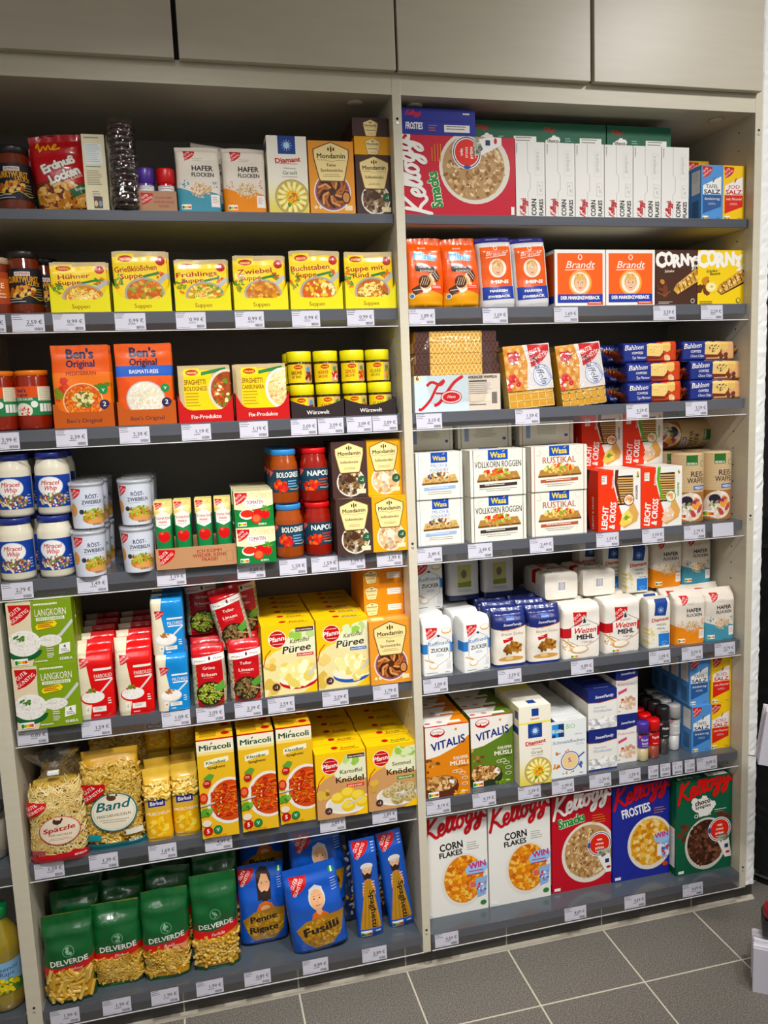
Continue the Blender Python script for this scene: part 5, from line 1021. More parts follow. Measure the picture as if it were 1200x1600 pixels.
def corny(hexc, t1, t2, seed, W):
    H = .146; a = A(W, H, hexc, seed); ink = '3A2218'
    for i, ch in enumerate('CORNY'): a.t(ch, .12+.19*i, .70+.03*(i % 2), .30-.02*i, 'F4F1EA', b=.07, rot=.06-.03*(i % 2), w=.21 if i != 0 else .25)
    a.bl(.92, .74, .07, .16, 12, .05, ['F4F1EA', 'E0DACB'], 3); a.t(t1, .32, .60, .055, 'F0E2C8' if hexc[0] == '4' else ink, b=.02, rot=.06, sh=.1); (t2 and a.t(t2, .38, .55, .055, ink, b=.02, rot=.06, sh=.1))
    pts = [(.42, .28), (.48, .38), (.95, .66), (1.02, .64), (1.02, .44), (.52, .20)]
    a.p([(.42, .26), (.52, .18), (1.02, .40), (1.02, .48), (.5, .26)], '3A1C12'); a.p(pts, 'D0A050'); 
    for i in range(90):
        u = a.R.random(); v = a.R.uniform(-.5, .5); a.bl(.49+.5*u, .29+.27*u+v*.16, .01, .01, 1, .03, ['E6C078', 'C89038', 'F2DA9E', 'A8702A'], 1.5)
    for i in range(6): u = .52+.09*i; a.st([(u, .38+.05*i), (u+.05, .30+.05*i), (u+.07, .24+.05*i)], .014, '3A1C12')
    a.bl(.15, .3, .14, .12, 9, .09, ['5A2E1C', '6E3A24', '4A2416'], 1.3); a.bl(.17, .45, .05, .04, 3, .06, ['D8984A', 'C88438'], 1.2)
    if hexc[0] != '4': a.e(.3, .33, .12, .1, 'F0D878', 18); a.e(.3, .33, .09, .07, 'F8ECB0', 14); a.bl(.3, .33, .03, .02, 5, .012, ['8A6A2A'])
    else: a.st([(.02, .24), (.2, .18), (.35, .26)], .02, '8A5A3A')
    a.ln(.06, .06, .34, 2, 'E8E0D0' if hexc[0] == '4' else ink, .01, .03); a.e(.88, .08, .05, .05, 'C8C4BC' if hexc[0] == '4' else '5A5A4A', 14); a.e(.88, .08, .035, .035, hexc, 12)
    return carton('cereal_bar_box', W, H, .035, a, None, None, hexc)
corny_d = corny('46281C', 'Schoko', '', 104, .128); corny_y = corny('F0CE14', 'Schoko-', 'Banane', 105, .148)
def lattice(a, x0, y0, x1, y1, p, w, c, ar=1.6):
    W, H = a.W, a.H; X0, Y0, X1, Y1 = x0*W, y0*H, x1*W, y1*H; h = Y1-Y0; k = X0-h/ar
    while k < X1+h/ar:
        for s in (1, -1):
            xa, xb = (k, k+s*h/ar); P = [(xa, Y0), (xb, Y1)]
            # trim to the field
            if xb != xa:
                t0, t1 = sorted(((X0-xa)/(xb-xa), (X1-xa)/(xb-xa))); t0 = max(0, t0); t1 = min(1, t1)
                if t1 > t0: a.st([(xa+(xb-xa)*t0, Y0+h*t0), (xa+(xb-xa)*t1, Y0+h*t1)], w, c, True, .05)
        k += p*W
    a.l += 1
def vik():
    W, H, D = .232, .093, .10; a = A(W, H, 'CDDADF', 106); a.r(.62, 0, 1, 1, 'D8CCBC'); a.p([(0, .8), (.07, .86), (.1, 1), (0, 1)], 'E8D8B0'); a.t('6', .035, .88, .05, '3A2A1A', b=.03)
    a.st(crom([(.14, .72), (.2, .82), (.3, .74), (.34, .86), (.26, .7), (.18, .35), (.08, .1), (.04, .1)], 4), .03, 'C4222E'); a.st(crom([(.56, .96), (.46, .8), (.36, .5), (.28, .25), (.22, .18)], 4), .035, 'C4222E'); a.st(crom([(.24, .52), (.34, .5), (.46, .52)], 4), .02, 'C4222E'); a.e(.42, .40, .125, .075, 'C4222E', 24); a.e(.42, .40, .115, .065, 'E8DADA', 24); a.e(.42, .40, .10, .052, 'C4222E', 24); a.t('Hans', .42, .37, .035, 'F0E8E4', b=.01, sh=.3)
    a.t('WIKINGER WAFFELN', .79, .88, .033, '3A2A1E', b=.04, w=.34); a.r(.63, .79, .84, .83, '3A3A3A'); a.ln(.63, .74, .28, 6, '8A8A92', .006, .022); a.r(.64, .25, .88, .45, 'E8D8C4'); a.bars(.9, .18, .06, .32, '3A3A3A'); a.ln(.63, .15, .26, 1, '4A4A4A', .01, .02)
    root = carton('wafer_tray', W, H, D, a, None, A(D, H, 'C9D4D8'), 'CDDADF')
    for i in range(4):
        mb = MB(); z = H+.0008+i*.0275; w0 = W*.495-(.006 if i % 2 else 0); mb.bbox(-w0, .004, z, w0, D-.004, z+.0268, 'D9A250', .002)
        b = A(2*w0, .0268, 'D8A04C', 110+i); lattice(b, 0, 0, 1, 1, .05, .011, 'F4D48C'); b.r(0, 0, .19-.02*(i % 2), 1, '3E221C'); b.r(.80+.02*(i % 2), 0, 1, 1, '3E221C'); lattice(b, 0, 0, .19, 1, .052, .006, '6A443A'); lattice(b, .8, 0, 1, 1, .052, .006, '6A443A')
        b.emit(mb, lambda x, y, o: (x-w0, .004-o, z+y)); mb.build('wafer', 'plain', root)
    f = MB(); rows = []
    for i in range(15):
        u = i/14; x = -W*.54+W*1.08*u; r = []; sq = min(1, .35+3*min(u, 1-u))
        for j in range(28):
            t = 2*PI*j/28; cx = math.copysign(abs(math.cos(t))**.35, math.cos(t)); cz = math.copysign(abs(math.sin(t))**.35, math.sin(t)); hh = .206
            r.append((x, D/2-cx*(D/2+.003)*(.6+.4*sq)+noise.noise(Vector((x*40, j, 0)))*.003, max(.0006, .102+cz*(hh/2)*sq+noise.noise(Vector((x*50, j*.7, 5)))*.003)))
        rows.append(r)
    f.grid(rows, 'FFFFFF', 0, True); f.build('film_wrap', 'film', root); return root
viking = vik()
def ggwaffle():
    W, H, D = .128, .165, .045; root = MB(); root.bbox(-W/2, .004, 0, W/2, D, H*.93, 'DDB04C', .004); g = A(W, H*.93, 'C88E2C', 111)
    for i in range(6):
        for j in range(8): x = .02+i*.163; y = .015+j*.123; g.r(x, y, x+.145, y+.108, 'D89E38'); g.l -= 1
    for i in range(7): g.r(i*.163-.004, 0, i*.163+.024, 1, 'F2D484'); g.l -= 1
    for j in range(9): g.r(0, j*.123-.008, 1, j*.123+.018, 'F2D484'); g.l -= 1
    g.emit(root, lambda x, y, o: (x-W/2, .004-o, y)); o = root.build('waffle_pack', 'plain')
    a = A(W*1.02, H*.72, 'E3DDD8', 112); a.p([(0, 0), (.42, 0), (.5, .6), (.42, 1), (0, 1)], 'D8984A')
    for i in range(5):
        for j in range(6): a.p([(.02+.09*i, .02+.16*j), (.09+.09*i, .05+.16*j), (.07+.09*i, .15+.16*j), (.0+.09*i, .12+.16*j)], ('E8B878', 'CF8A3C')[(i+j) % 2])
    a.bl(.12, .2, .14, .18, 14, .06, ['C8242E', 'D84A4A', 'F0E8E4'], 1.3); a.bl(.2, .75, .12, .1, 12, .06, ['C8242E', 'B83A4A'], 1.3)
    gg(a, .52, 1.0, .46, .3); a.e(.78, .3, .2, .22, '8A9AC0', 22); a.e(.78, .3, .185, .2, 'E6E6EC', 22); a.e(.78, .3, .15, .165, 'A0AED0', 22); a.e(.78, .3, .14, .15, 'E6E6EC', 22)
    a.t('Waffeln', .66, .42, .15, '22304A', b=.0, sh=.3, rot=-1.25, w=.62); a.t('KLASSISCH', .9, .34, .05, '4A5A8A', b=.01, rot=-1.1)
    b = MB(); F = lambda x, y, of: (x-W*.51, .001-of+.0012*noise.noise(Vector((x*60, y*50, 3))), H*.28+y); a.emit(b, F, 0, ([W*1.02*i/10 for i in range(11)], [H*.72*i/10 for i in range(11)]), 1e-5, 3e-4); b.build('label', 'foil', o)
    f, F2 = bag('film_wrap', W*1.08, H*1.02, D+.012, None, [(0, .8, .97), (.05, 1, 1), (.85, 1, 1), (.95, .5, 1), (1, .15, 1)], 5, .003, 113, 'film', 'FFFFFF', .001); f.parent = o; f.location = (0, -.0055, 0)
    return o
waff = ggwaffle()
def bahls(c2, ty, seed):
    W, H, D = .165, .054, .06; a = A(W, H, '20307E', seed); a.p([(.42, 0), (1, 0), (1, 1), (.62, 1)], c2); a.t('Bahlsen', .19, .66, .085, 'F2F0EC', b=.015, sh=.2, w=.32, rot=.05); a.t('COMTESS', .25, .44, .04, 'F2F0EC', b=.02, w=.2); a.t(ty, .27, .2, .045, 'F2F0EC', b=.0, sh=.3, w=.25)
    a.p([(.42, .16), (.66, .16), (.74, .34), (.74, .86), (.5, .94), (.42, .88)], '7A2E1C'); a.p([(.42, .34), (.66, .30), (.72, .5), (.72, .92), (.48, .98), (.42, .92)], 'EBCB84'); a.p([(.72, .6), (.80, .5), (.86, .6), (.86, .96), (.72, .96)], 'E3BE74'); a.bl(.57, .64, .13, .06, 20, .012, ['4A281A'] if c2[0] == 'D' and c2[1] == '9' else ['F6E2B0', 'D8B468'], 1.2)
    for i in range(6): a.r(.44+.04*i, .17, .455+.04*i, .3, '5A1E10'); a.l -= 1
    a.l += 1; a.bl(.78, .22, .06, .05, 4, .05, ['F0DAB4', 'E0BE8A'] if c2[0] == 'C' else ['6A3420', '4A2416'], 1.2)
    o, F = bag('cake_pack', W, H, D, a, [(0, .8, 1), (.12, 1, 1), (.85, 1, 1), (1, .8, 1)], 8, .0016, seed, 'foil', '20307E')
    for s in (-1, 1):
        f = MB(); rows = []
        for i in range(4):
            u = i/3; rows.append([(s*(W/2-.002+(.04 if s < 0 else .02)*u), D/2+(j/10-.5)*D*(.7+.15*u)+.002*math.sin(j*3), .006+H*(.5-.32*(1-u)+.0)+(.012+.01*u)*math.sin(j*1.9+i)*.35) for j in range(11)])
        f.grid(rows, 'A8502E' if s < 0 or c2[0] == 'C' else 'D9A87A')
        f.poly([(s*W/2, 0.006, .006), (s*W/2, D-.006, .006), (s*(W/2+.012), D-.01, H*.55), (s*(W/2+.012), .01, H*.5)], '8A4430')
        f.build('end_flap', 'foil', o)
    return o
bahl_m = bahls('C8482A', 'Typ Marmor', 114); bahl_c = bahls('D9A87A', 'Choco Chips', 115)
def wasa(W, c, l1, l2, seed, bits):
    H, D = .121, .062; a = A(W, H, 'E9E6DA', seed)
    a.r(.05, 0, .06, 1, c); a.r(.94, 0, .95, 1, c); a.r(.32, .78, .68, 1, '1E4AA8'); a.t('Wasa', .5, .83, .10, 'F4D83A', b=.03, w=.28); a.st([(.58, .95), (.62, .98)], .012, 'F4D83A')
    a.bl(.15, .84, .05, .08, 6, .03, ['D9D2B8'], 3); a.e(.85, .88, .06, .06, 'DAD6C8', 14); a.e(.85, .88, .05, .05, 'E9E6DA', 14)
    if l2: a.t(l1, .5, .685, .07, '86A2D2', b=.015, w=.36); a.t(l2, .5, .59, .07, '86A2D2', b=.015, w=.42)
    else: a.t(l1, .5, .62, .095 if W < .155 else .11, c, b=.015, w=.84 if len(l1) > 9 else .6)
    a.p([(.12, .34), (.16, .48), (.84, .52), (.9, .36)], 'B08448' if l2 is None else 'CFAE74'); a.p([(.12, .31), (.12, .35), (.9, .37), (.9, .33)], '6E4A24'); a.bl(.5, .50, .26, .06, 60, .04, bits, 1.6); a.bl(.5, .42, .34, .06, 24, .03, ['C49A5C', 'A87A3E'], 1.6)
    a.p([(.16, .19), (.84, .21), (.84, .28), (.16, .26)], c if l2 is None else '9AB4DC'); a.ln(.26, .235, .5, 1, 'EDE9DC', .014, .03); a.ln(.5, .15, .7, 1, 'A8A294', .012, .03, 'c'); a.ln(.5, .11, .55, 1, '7A766A', .008, .03, 'c')
    tp = A(W, D, 'E3E0D4', 5); tp.p([(.1, .4), (.5, .5), (.9, .4), (.9, .45), (.5, .56), (.1, .45)], 'CFCBBE')
    lf = A(D, H, 'E0DDD0', 5); lf.p([(0, 0), (.2, .5), (0, 1)], 'D0CCBE'); lf.r(.9, 0, .94, 1, c)
    return carton('crispbread_pack', W, H, D, a, tp, lf, 'E9E6DA', 'paper')
WB = [(.126, '8AA4D0', 'MILCH &', 'JOGHURT', 116, ['2E3A5A', '4A3A5E', 'C85A4A', 'F0E0C0', '5E6A3A', 'E8C45A']), (.155, '3A2E2A', 'VOLLKORN ROGGEN', None, 117, ['C83A22', 'E8C08A', '8AA83A', 'D8603A', 'B8C86A']), (.162, 'B05A3E', 'RUSTIKAL', None, 118, ['D8502A', 'E8C070', '8AA83A', 'F0D48A'])]
wasas = [wasa(*w_) for w_ in WB]
def wasa_flat(W, c, l1, l2, seed, bits):
    H, D = .062, .121; a = A(W, H, 'DEDACD', seed); a.r(.05, 0, .06, 1, c); a.r(.93, 0, .94, 1, c); a.ln(.5, .85, .45, 7, '8A8680', .008, .026, 'c'); a.r(.12, .3, .2, .86, '8A9AC4'); a.p([(.82, .42), (.9, .42), (.88, .3), (.84, .3)], '3A5A9A')
    return carton('crispbread_pack', W, H, D, a, None, None, 'DEDACD', 'paper')
wasas_b = [wasa_flat(*w_) for w_ in WB]
def lcross(c, word, seed, top):
    W, H, D = .128, .168, .10; a = A(W, H, 'EDEAE4', seed); a.p([(0, 0), (.52, 0), (.56, .25), (.45, .5), (.36, .75), (.36, 1), (0, 1)], 'E2461A')
    a.r(.46, .42, .82, .90, '2A1A14'); 
    for i in range(11): a.p([(.44, .45+.04*i), (.84, .44+.04*i), (.83, .465+.04*i), (.46, .475+.04*i)], ('D9B27A', 'C4965A')[i % 2])
    a.p([(.40, 1), (.38, .8), (.44, .6), (.52, .45), (.56, .42), (.50, .6), (.45, .8), (.48, 1)], c)
    a.r(.08, .78, .2, .92, 'EDEAE4'); a.ln(.09, .9, .1, 4, c, .012, .035); a.t(word, .37, .80, .05, 'F2EEE8', b=.02, rot=PI/2-.1, w=.26)
    a.t('LEICHT', .22, .22, .14, 'F4F0EA', b=.04, rot=PI/2-.08, sh=.1, w=.50); a.t('& CROSS', .40, .25, .14, 'F4F0EA', b=.04, rot=PI/2-.08, sh=.1, w=.58)
    a.e(.72, .50, .13, .13, c, 22); a.e(.72, .50, .11, .11, 'F0E8DC', 22); a.bl(.72, .50, .07, .06, 12, .04, ['E8B07A', 'D8905A'], 1.3)
    a.p([(.5, .10), (.62, .03), (.92, .14), (.96, .26), (.84, .44), (.74, .40), (.7, .3)], 'D9A766'); a.p([(.5, .12), (.56, .06), (.78, .12), (.82, .22), (.7, .34), (.6, .28)], top[0]); a.bl(.66, .2, .12, .1, 14, .05, top, 1.6); a.r(.88, .84, .97, .97, 'F2F0EA'); a.bl(.925, .9, .02, .05, 8, .03, ['1F7A45', 'F2C62B', 'E58A2A']); a.t('KNUSPER', .93, .62, .05, c, b=.02, rot=PI/2, w=.3)
    lf = A(D, H, 'D8401A', 4); lf.p([(.1, 0), (.55, 0), (.3, .5), (.55, 1), (.1, 1)], '3A1A14'); lf.t('LEICHT & CROSS', .75, .3, .1, 'F0D8CC', b=.03, rot=PI/2, w=.9)
    tp = A(W, D, 'E6E2DA', 5); tp.r(0, 0, .36, 1, 'D8401A')
    return carton('crispbread_box', W, H, D, a, tp, lf, 'EDEAE4')
lc_k = lcross('5A2A1A', 'VOLLKORN', 119, ['E8D070', 'F2E290', '7A9A3A']); lc_r = lcross('5EA83A', 'ROGGEN', 120, ['E8C8A8', 'C8302A', 'F0E8D8'])
def riceroll():
    R, H = .0445, .200; mb = MB(); mb.lathe([(R*.9, 0), (R, .006), (R, H-.008), (R*.93, H-.001), (R*.5, H), (.0001, H-.001)], 'CDB48E', 32, 0, 0, R, 0); root = mb.build('rice_cake_roll', 'foil')
    W = .125; a = A(W, H*.95, 'CDB48E', 121)
    for i in range(26): a.r(0, .02+.038*i, 1, .024+.038*i, 'BDA27A'); a.l -= 1
    a.l += 1; a.r(.40, .84, .66, .99, '2E6A2E'); a.t('EDEKA', .53, .85, .05, 'EDE9DC', b=.03, w=.22); a.e(.80, .86, .07, .07, '4A7A3A', 14); a.e(.80, .86, .055, .055, 'CDB48E', 14); a.t('REIS-', .68, .67, .125, '2E2620', b=.02, w=.36); a.t('WAFFELN', .70, .575, .125, '2E2620', b=.02, w=.56); a.r(.56, .47, .96, .535, '2A5AA8'); a.t('MEERSALZ', .76, .482, .06, 'EDE9E0', b=.03, w=.34)
    a.r(.12, 0, 1, .44, 'A8703E'); a.e(.5, .22, .34, .32, 'E8DCCC', 24); a.bl(.5, .22, .3, .28, 60, .06, ['F0E8DC', 'DCCBB4', 'E4D6C4'], 1.3); a.e(.42, .31, .13, .11, '2A1E30', 16); a.bl(.66, .2, .14, .2, 10, .1, ['D8702A', 'E8A050', 'B84A4A', '8A3A5A'], 1.8); a.bl(.4, .2, .1, .12, 8, .05, ['F4F0EA', '8A9A5A', 'C9C0B4'], 1.6); nutri(a, .14, .05, .26, 1)
    cyl_label(R, W, H*.95, .006, a, root, R, 'label', 'foil'); return root
roll = riceroll()
# sugar and flour
def raff():
    W, H, D = .084, .150, .062; a = A(W, H, 'E9E9E6', 122); gg(a, .10, .88, .38); a.r(0, .40, .16, .58, '3A7AC0'); a.r(.9, .40, 1, .58, '3A7AC0'); a.e(.78, .80, .17, .10, 'D8B070', 20); a.e(.78, .81, .14, .07, 'F2F0EA', 18)
    hx = [(.18, .62), (.5, .74), (.88, .62), (.88, .30), (.5, .18), (.18, .30), (.18, .62)]; a.st(hx, .012, '5A6A84'); a.e(.52, .72, .05, .04, '2A3A5A', 8); a.t('Raffinade', .54, .55, .13, '3A7AB8', b=.005, sh=.25, w=.76, rot=.05); a.t('ZUCKER', .56, .42, .13, '2A3248', b=.025, w=.60); a.ln(.56, .37, .3, 2, '3A7AB8', .014, .045, 'c')
    a.st([(.06, .30), (.3, .24), (.46, .14)], .04, 'D8A860'); a.e(.34, .17, .15, .1, 'E0B878', 18); a.e(.34, .18, .12, .08, 'F6F4F0', 16); a.ln(.1, .04, .4, 1, '4A4A5A', .02, .06); a.ln(.72, .04, .2, 1, '4A4A5A', .02, .06); a.r(.78, .1, .92, .26, 'D8D8D6')
    return bag('sugar_bag', W, H, D, a, BRICK, 11, .0014, 122, 'paper', 'E6E6E4')[0]
sugar = raff()
def bsug():
    W, H, D = .096, .162, .06; a = A(W, H, 'E6DFD2', 123); a.p([(0, .66), (.4, .63), (1, .70), (1, 1), (0, 1)], '202A66'); a.st([(.2, .635), (.6, .65), (1, .70)], .02, 'E08A3A'); a.r(.38, .80, .62, .88, '3A5AA8'); a.t('Südzucker', .5, .82, .04, 'D8E0F0', b=.01); a.t('SweetFamily', .55, .71, .08, 'EDEDF4', b=.01, sh=.25, w=.55); a.t('Brauner Zucker', .55, .55, .08, '8A6A4A', b=.0, w=.66)
    a.p([(.25, .48), (.56, .52), (.56, .46), (.28, .42)], 'B8202E'); a.ln(.3, .48, .22, 1, 'F0DCD0', .012, .04)
    for x, y in ((.42, .30), (.70, .32), (.56, .36)): a.bl(x, y, .13, .13, 26, .055, ['A8743A', '8A5A28', 'C99A5A', '6E4420'], 1.1)
    a.e(.5, .14, .38, .07, 'C99A5A', 20); a.e(.45, .15, .12, .05, 'E0C08A', 14); a.r(0, 0, 1, .05, '202A66')
    return bag('sugar_bag', W, H, D, a, FOLD, 4, .0022, 123, 'foil', '202A66', .0005)[0]
brown = bsug()
def bsug_back():
    W, H, D = .096, .150, .06; a = A(W, H, 'BDBBBA', 124); a.r(0, 0, 1, .1, '1A2048'); a.r(0, .95, .3, 1, 'C8803A'); a.r(.3, .25, .72, .68, 'A8A86A'); a.e(.5, .5, .09, .13, '6A5A54', 12); a.p([(.3, .25), (.72, .25), (.72, .36), (.3, .34)], '6E7A2A'); a.ln(.3, .88, .42, 4, '4A4A5A', .02, .05); a.ln(.3, .2, .5, 2, '4A4A5A', .014, .05)
    return bag('sugar_bag', W, H, D, a, FOLD, 5, .0012, 124, 'foil', '20264E')[0]
brown_b = bsug_back()
def wmehl():
    W, H, D = .116, .152, .078; a = A(W, H, 'E8E2D8', 125); gg(a, .26, .88, .36); a.r(0, .40, .22, .58, 'B8202A'); a.r(.9, .40, 1, .58, 'B8202A'); a.st([(.14, .56), (.55, .74), (.98, .58)], .012, '3A3A44'); a.st([(.14, .56), (.14, .34), (.5, .2), (.98, .34), (.98, .56)], .012, '3A3A44'); a.r(.5, .66, .6, .78, 'E8E2D8'); a.p([(.52, .66), (.54, .74), (.58, .74), (.6, .66)], '2A2A34')
    for r_ in (.6, 2.2, 3.7, 5.3): a.st([(.56, .74), (.56+.08*math.cos(r_), .74+.08*math.sin(r_))], .012, '2A2A34')
    a.t('QUALITÄTS', .56, .60, .045, '3A3A44', b=.01, w=.3); a.t('Weizen', .56, .475, .14, 'B8242C', b=.03, sh=.3, w=.60); a.t('MEHL', .58, .36, .12, '26262E', b=.05, w=.46); a.t('TYPE 405', .62, .28, .05, 'A83A3A', b=.0)
    a.st([(.02, .38), (.2, .26), (.34, .2)], .03, 'C9964A'); a.e(.42, .17, .24, .10, 'C9A06A', 20); a.e(.43, .18, .2, .075, 'EFE8DC', 18); a.bl(.14, .24, .12, .14, 20, .03, ['C9964A', 'D8AE6A'], 3); nutri(a, .2, .03, .17)
    o = bag('flour_bag', W, H, D, a, BRICK, 9, .0022, 125, 'paper', 'E6DFD4')[0]
    b = A(.03, .032, 'F0EEEA', 8); b.bars(.08, .15, .84, .75, '3A3A5A', 18); mb = MB(); b.emit(mb, lambda x, y, of: (x-.015, D/2-.016+y, -.0006-of)); mb.v = [(x, D-y, z) for x, y, z in mb.v]; mb.build('barcode', 'paper', o); return o
flour = wmehl()
def dia():
    W, H, D = .072, .142, .054; a = A(W, H, 'E9E6DA', 126); a.p([(.24, .68), (.30, 1), (.86, 1), (.74, .66)], '1D3F86')
    for i in range(10): g = i*PI/5; a.st([(.52, .78), (.52+.15*math.cos(g), .78+.15*math.sin(g)*W/H)], .012, 'BFD8F4')
    a.t('Diamant', .52, .555, .15, 'C0262C', b=.035, w=.76, rot=.08); a.t('WEIZEN', .56, .46, .085, '2E3A4A', b=.01, w=.42); a.t('MEHL', .56, .38, .085, '2E3A4A', b=.01, w=.34); a.bl(.1, .25, .2, .4, 40, .05, ['E6D8A0', 'EEE2B8', 'DCC888'], 1.4); a.r(.44, .30, .94, .345, 'E9E6DA'); a.r(.44, .04, .94, .29, '2F74C0'); a.t('TYPE 405', .7, .305, .055, '2E5A9A', b=.02, w=.36); a.bl(.7, .1, .2, .1, 12, .05, ['6AA0DA', '4A88CC'], 2)
    return bag('flour_bag', W, H, D, a, BRICK, 10, .0018, 126, 'paper', 'E4DFCE')[0]
diam = dia()
def vital(c, t2, seed, c3):
    W, H, D = .124, .205, .062; a = A(W, H, c, seed); a.p([(0, .55), (.3, .58), (.7, .68), (1, .82), (1, 1), (0, 1)], 'ECE8E0'); a.r(0, .985, 1, 1, 'C8303A')
    a.e(.28, .90, .17, .10, 'B8202A', 22); a.e(.28, .91, .145, .07, 'F2EEE8', 22); a.t('Dr.Oetker', .28, .895, .055, 'B8202A', b=.01, w=.23); a.bl(.28, .86, .06, .03, 4, .04, ['B8202A'])
    a.t('VITALIS', .52, .69, .19, '232E78', b=.03, rot=.17, w=.80, sh=.1)
    a.e(.70, .92, .03, .03, 'E08A3A', 10)
    a.t('KNUSPER', .80, .50, .07, 'F2ECE0', b=.02, w=.34); a.t('MÜSLI', .76, .42, .10, 'F2ECE0', b=.03, w=.42); a.t(t2, .84, .385, .04, '5A3A1A' if seed == 127 else '1E3A14', b=.02, w=.24)
    a.bl(.12, .45, .16, .3, 10, .05, GRAN, 1.3); a.e(.32, .16, .42, .38, c3, 28, PI, 2*PI); a.e(.32, .18, .40, .2, c3, 26); a.e(.32, .19, .37, .17, 'C9A274', 26); a.bl(.30, .19, .34, .16, 110, .045, GRAN, 1.2); a.bl(.60, .2, .05, .06, 4, .05, ['F0ECE6'], 1.5)
    for i in range(5): g = 1.9-i*.55; a.e(.72+.18*math.cos(g)*.9, .19+.15*math.sin(g), .075, .04, 'F0EBDD', 12); a.e(.72+.18*math.cos(g)*.9, .19+.15*math.sin(g), .062, .03, c, 12)
    a.bl(.75, .04, .2, .05, 16, .04, ['F0B84A', 'D8902A'] if seed == 127 else ['8AA83A', '6E8A2A'], 2); nutri(a, .04, .02, .22); a.ln(.8, .04, .14, 1, 'F2ECE0', .02, .05)
    tp = A(W, D, 'E6E1DA', 5); tp.p([(.5, 0), (1, 0), (1, 1), (.8, 1)], c); tp.e(.1, .3, .07, .05, 'B8707A', 12); tp.r(.55, .15, .85, .4, 'EDEBE6'); tp.e(.38, .35, .07, .06, 'B8A0A0', 12)
    return carton('muesli_box', W, H, D, a, tp, None, c)
vit_o = vital('D9862A', 'HONEYS', 127, '5A2A1A'); vit_g = vital('5E7A2E', 'KLASSISCH', 128, '24301A')
def koelln():
    W, H, D = .110, .168, .058; a = A(W, H, 'E9ECEA', 129); a.r(.04, .72, .22, .95, '3A94D0'); a.r(.22, .72, .38, .95, '1A3A6E'); a.r(.04, .72, .14, .77, '1A3A6E'); a.t('Kölln', .21, .80, .095, 'EDF0F4', b=.03, w=.3); a.t('BIO', .56, .85, .13, '8AC07A', b=.0, w=.24); a.t('ORIGINAL', .78, .73, .035, '6A7A9A', b=.01); a.t('Schmelzflocken', .5, .60, .09, '3A4A6E', b=.0, sh=.15, w=.88); a.ln(.7, .57, .26, 2, '8A94A8', .008, .03)
    a.e(.54, .28, .26, .26, '4A56A0', 26); a.e(.54, .28, .235, .235, 'E9ECEA', 26); a.e(.54, .28, .215, .215, 'EFCF9A', 26); a.st([(.76, .32), (.94, .40)], .04, '4A56A0'); a.t('5.', .54, .26, .12, '3A4690', b=.02); a.bl(.2, .42, .08, .05, 5, .04, ['4A56A0', 'E08A3A'], 2); a.bl(.14, .22, .1, .06, 5, .06, ['E0903A', 'C8702A'], 2.2); a.bl(.45, .08, .2, .04, 8, .03, ['E0A03A', '4A56A0'], 2); a.bl(.86, .2, .06, .1, 6, .05, ['4A7AC0', '4A56A0'], 1.6); a.bl(.45, .46, .1, .03, 4, .03, ['E0703A'], 2); a.ln(.8, .04, .14, 1, '3A4690', .02, .05)
    tp = A(W, D, 'E3E6E4', 5); tp.r(.0, .0, .14, .5, '1A3A6E'); tp.ln(.5, .2, .36, 2, 'B0B4B8', .01, .03); tp.st([(0, .5), (1, .5)], .006, 'C0C4C4'); tp.r(.04, .6, .96, .62, 'CCD0D0')
    return carton('oat_flakes_box', W, H, D, a, tp, A(D, H, 'E0E4E2'), 'E9ECEA')
koel = koelln()
def sweet(W, H, D, t1, c1, seed, pic):
    a = A(W, H, 'ECE9E2', seed); a.p([(0, .70), (.4, .68), (1, .74), (1, 1), (0, 1)], '1E2A70'); a.st([(0, .70), (.4, .68), (1, .74)], .02, 'E08A3A'); a.t('SweetFamily', .56, .80, .10, 'EDEEF6', b=.02, sh=.2, w=.64, rot=.04)
    if pic: a.t('Puderzucker', .5, .58, .11, c1, b=.0, w=.78); a.p([(.1, .46), (.5, .53), (.5, .47), (.12, .40)], 'D0507A'); a.bl(.55, .22, .36, .26, 60, .09, ['E8D2C0', 'D8B49A', 'F4ECE4', 'C89A80'], 1.2); a.e(.3, .3, .07, .05, 'B83A3A', 10)
    else: a.t('Super feiner', .42, .55, .07, c1, b=.0, w=.44); a.t('Würfelzucker', .5, .45, .10, '7A94B4', b=.0, w=.66); a.bl(.5, .16, .6, .2, 90, .09, ['F4F3F0', 'D9D8D6', 'C4C3C4', 'FAFAF8', 'ACABAE'], 1.2); a.r(0, 0, 1, .04, '1E2A70')
    a.ln(.08, .06, .14, 1, '4A4A5A', .02, .05)
    tp = A(W, D, '1A2460', 5); tp.t('SweetFamily', .55, .25, .07, '8A94C0', b=.01, sh=.2, w=.5); lf = A(D, H, 'E3DFD6', 4); lf.r(0, .70, 1, 1, '1A2460'); lf.r(0, .69, 1, .705, 'E08A3A'); lf.ln(.1, .6, .8, 9, '9A98A0', .02, .08)
    return carton('sugar_box', W, H, D, a, tp, lf, 'ECE9E2')
cube_b = sweet(.090, .120, .062, '', '7A94B4', 130, 0); puder = sweet(.070, .148, .05, '', 'B8506A', 131, 1)
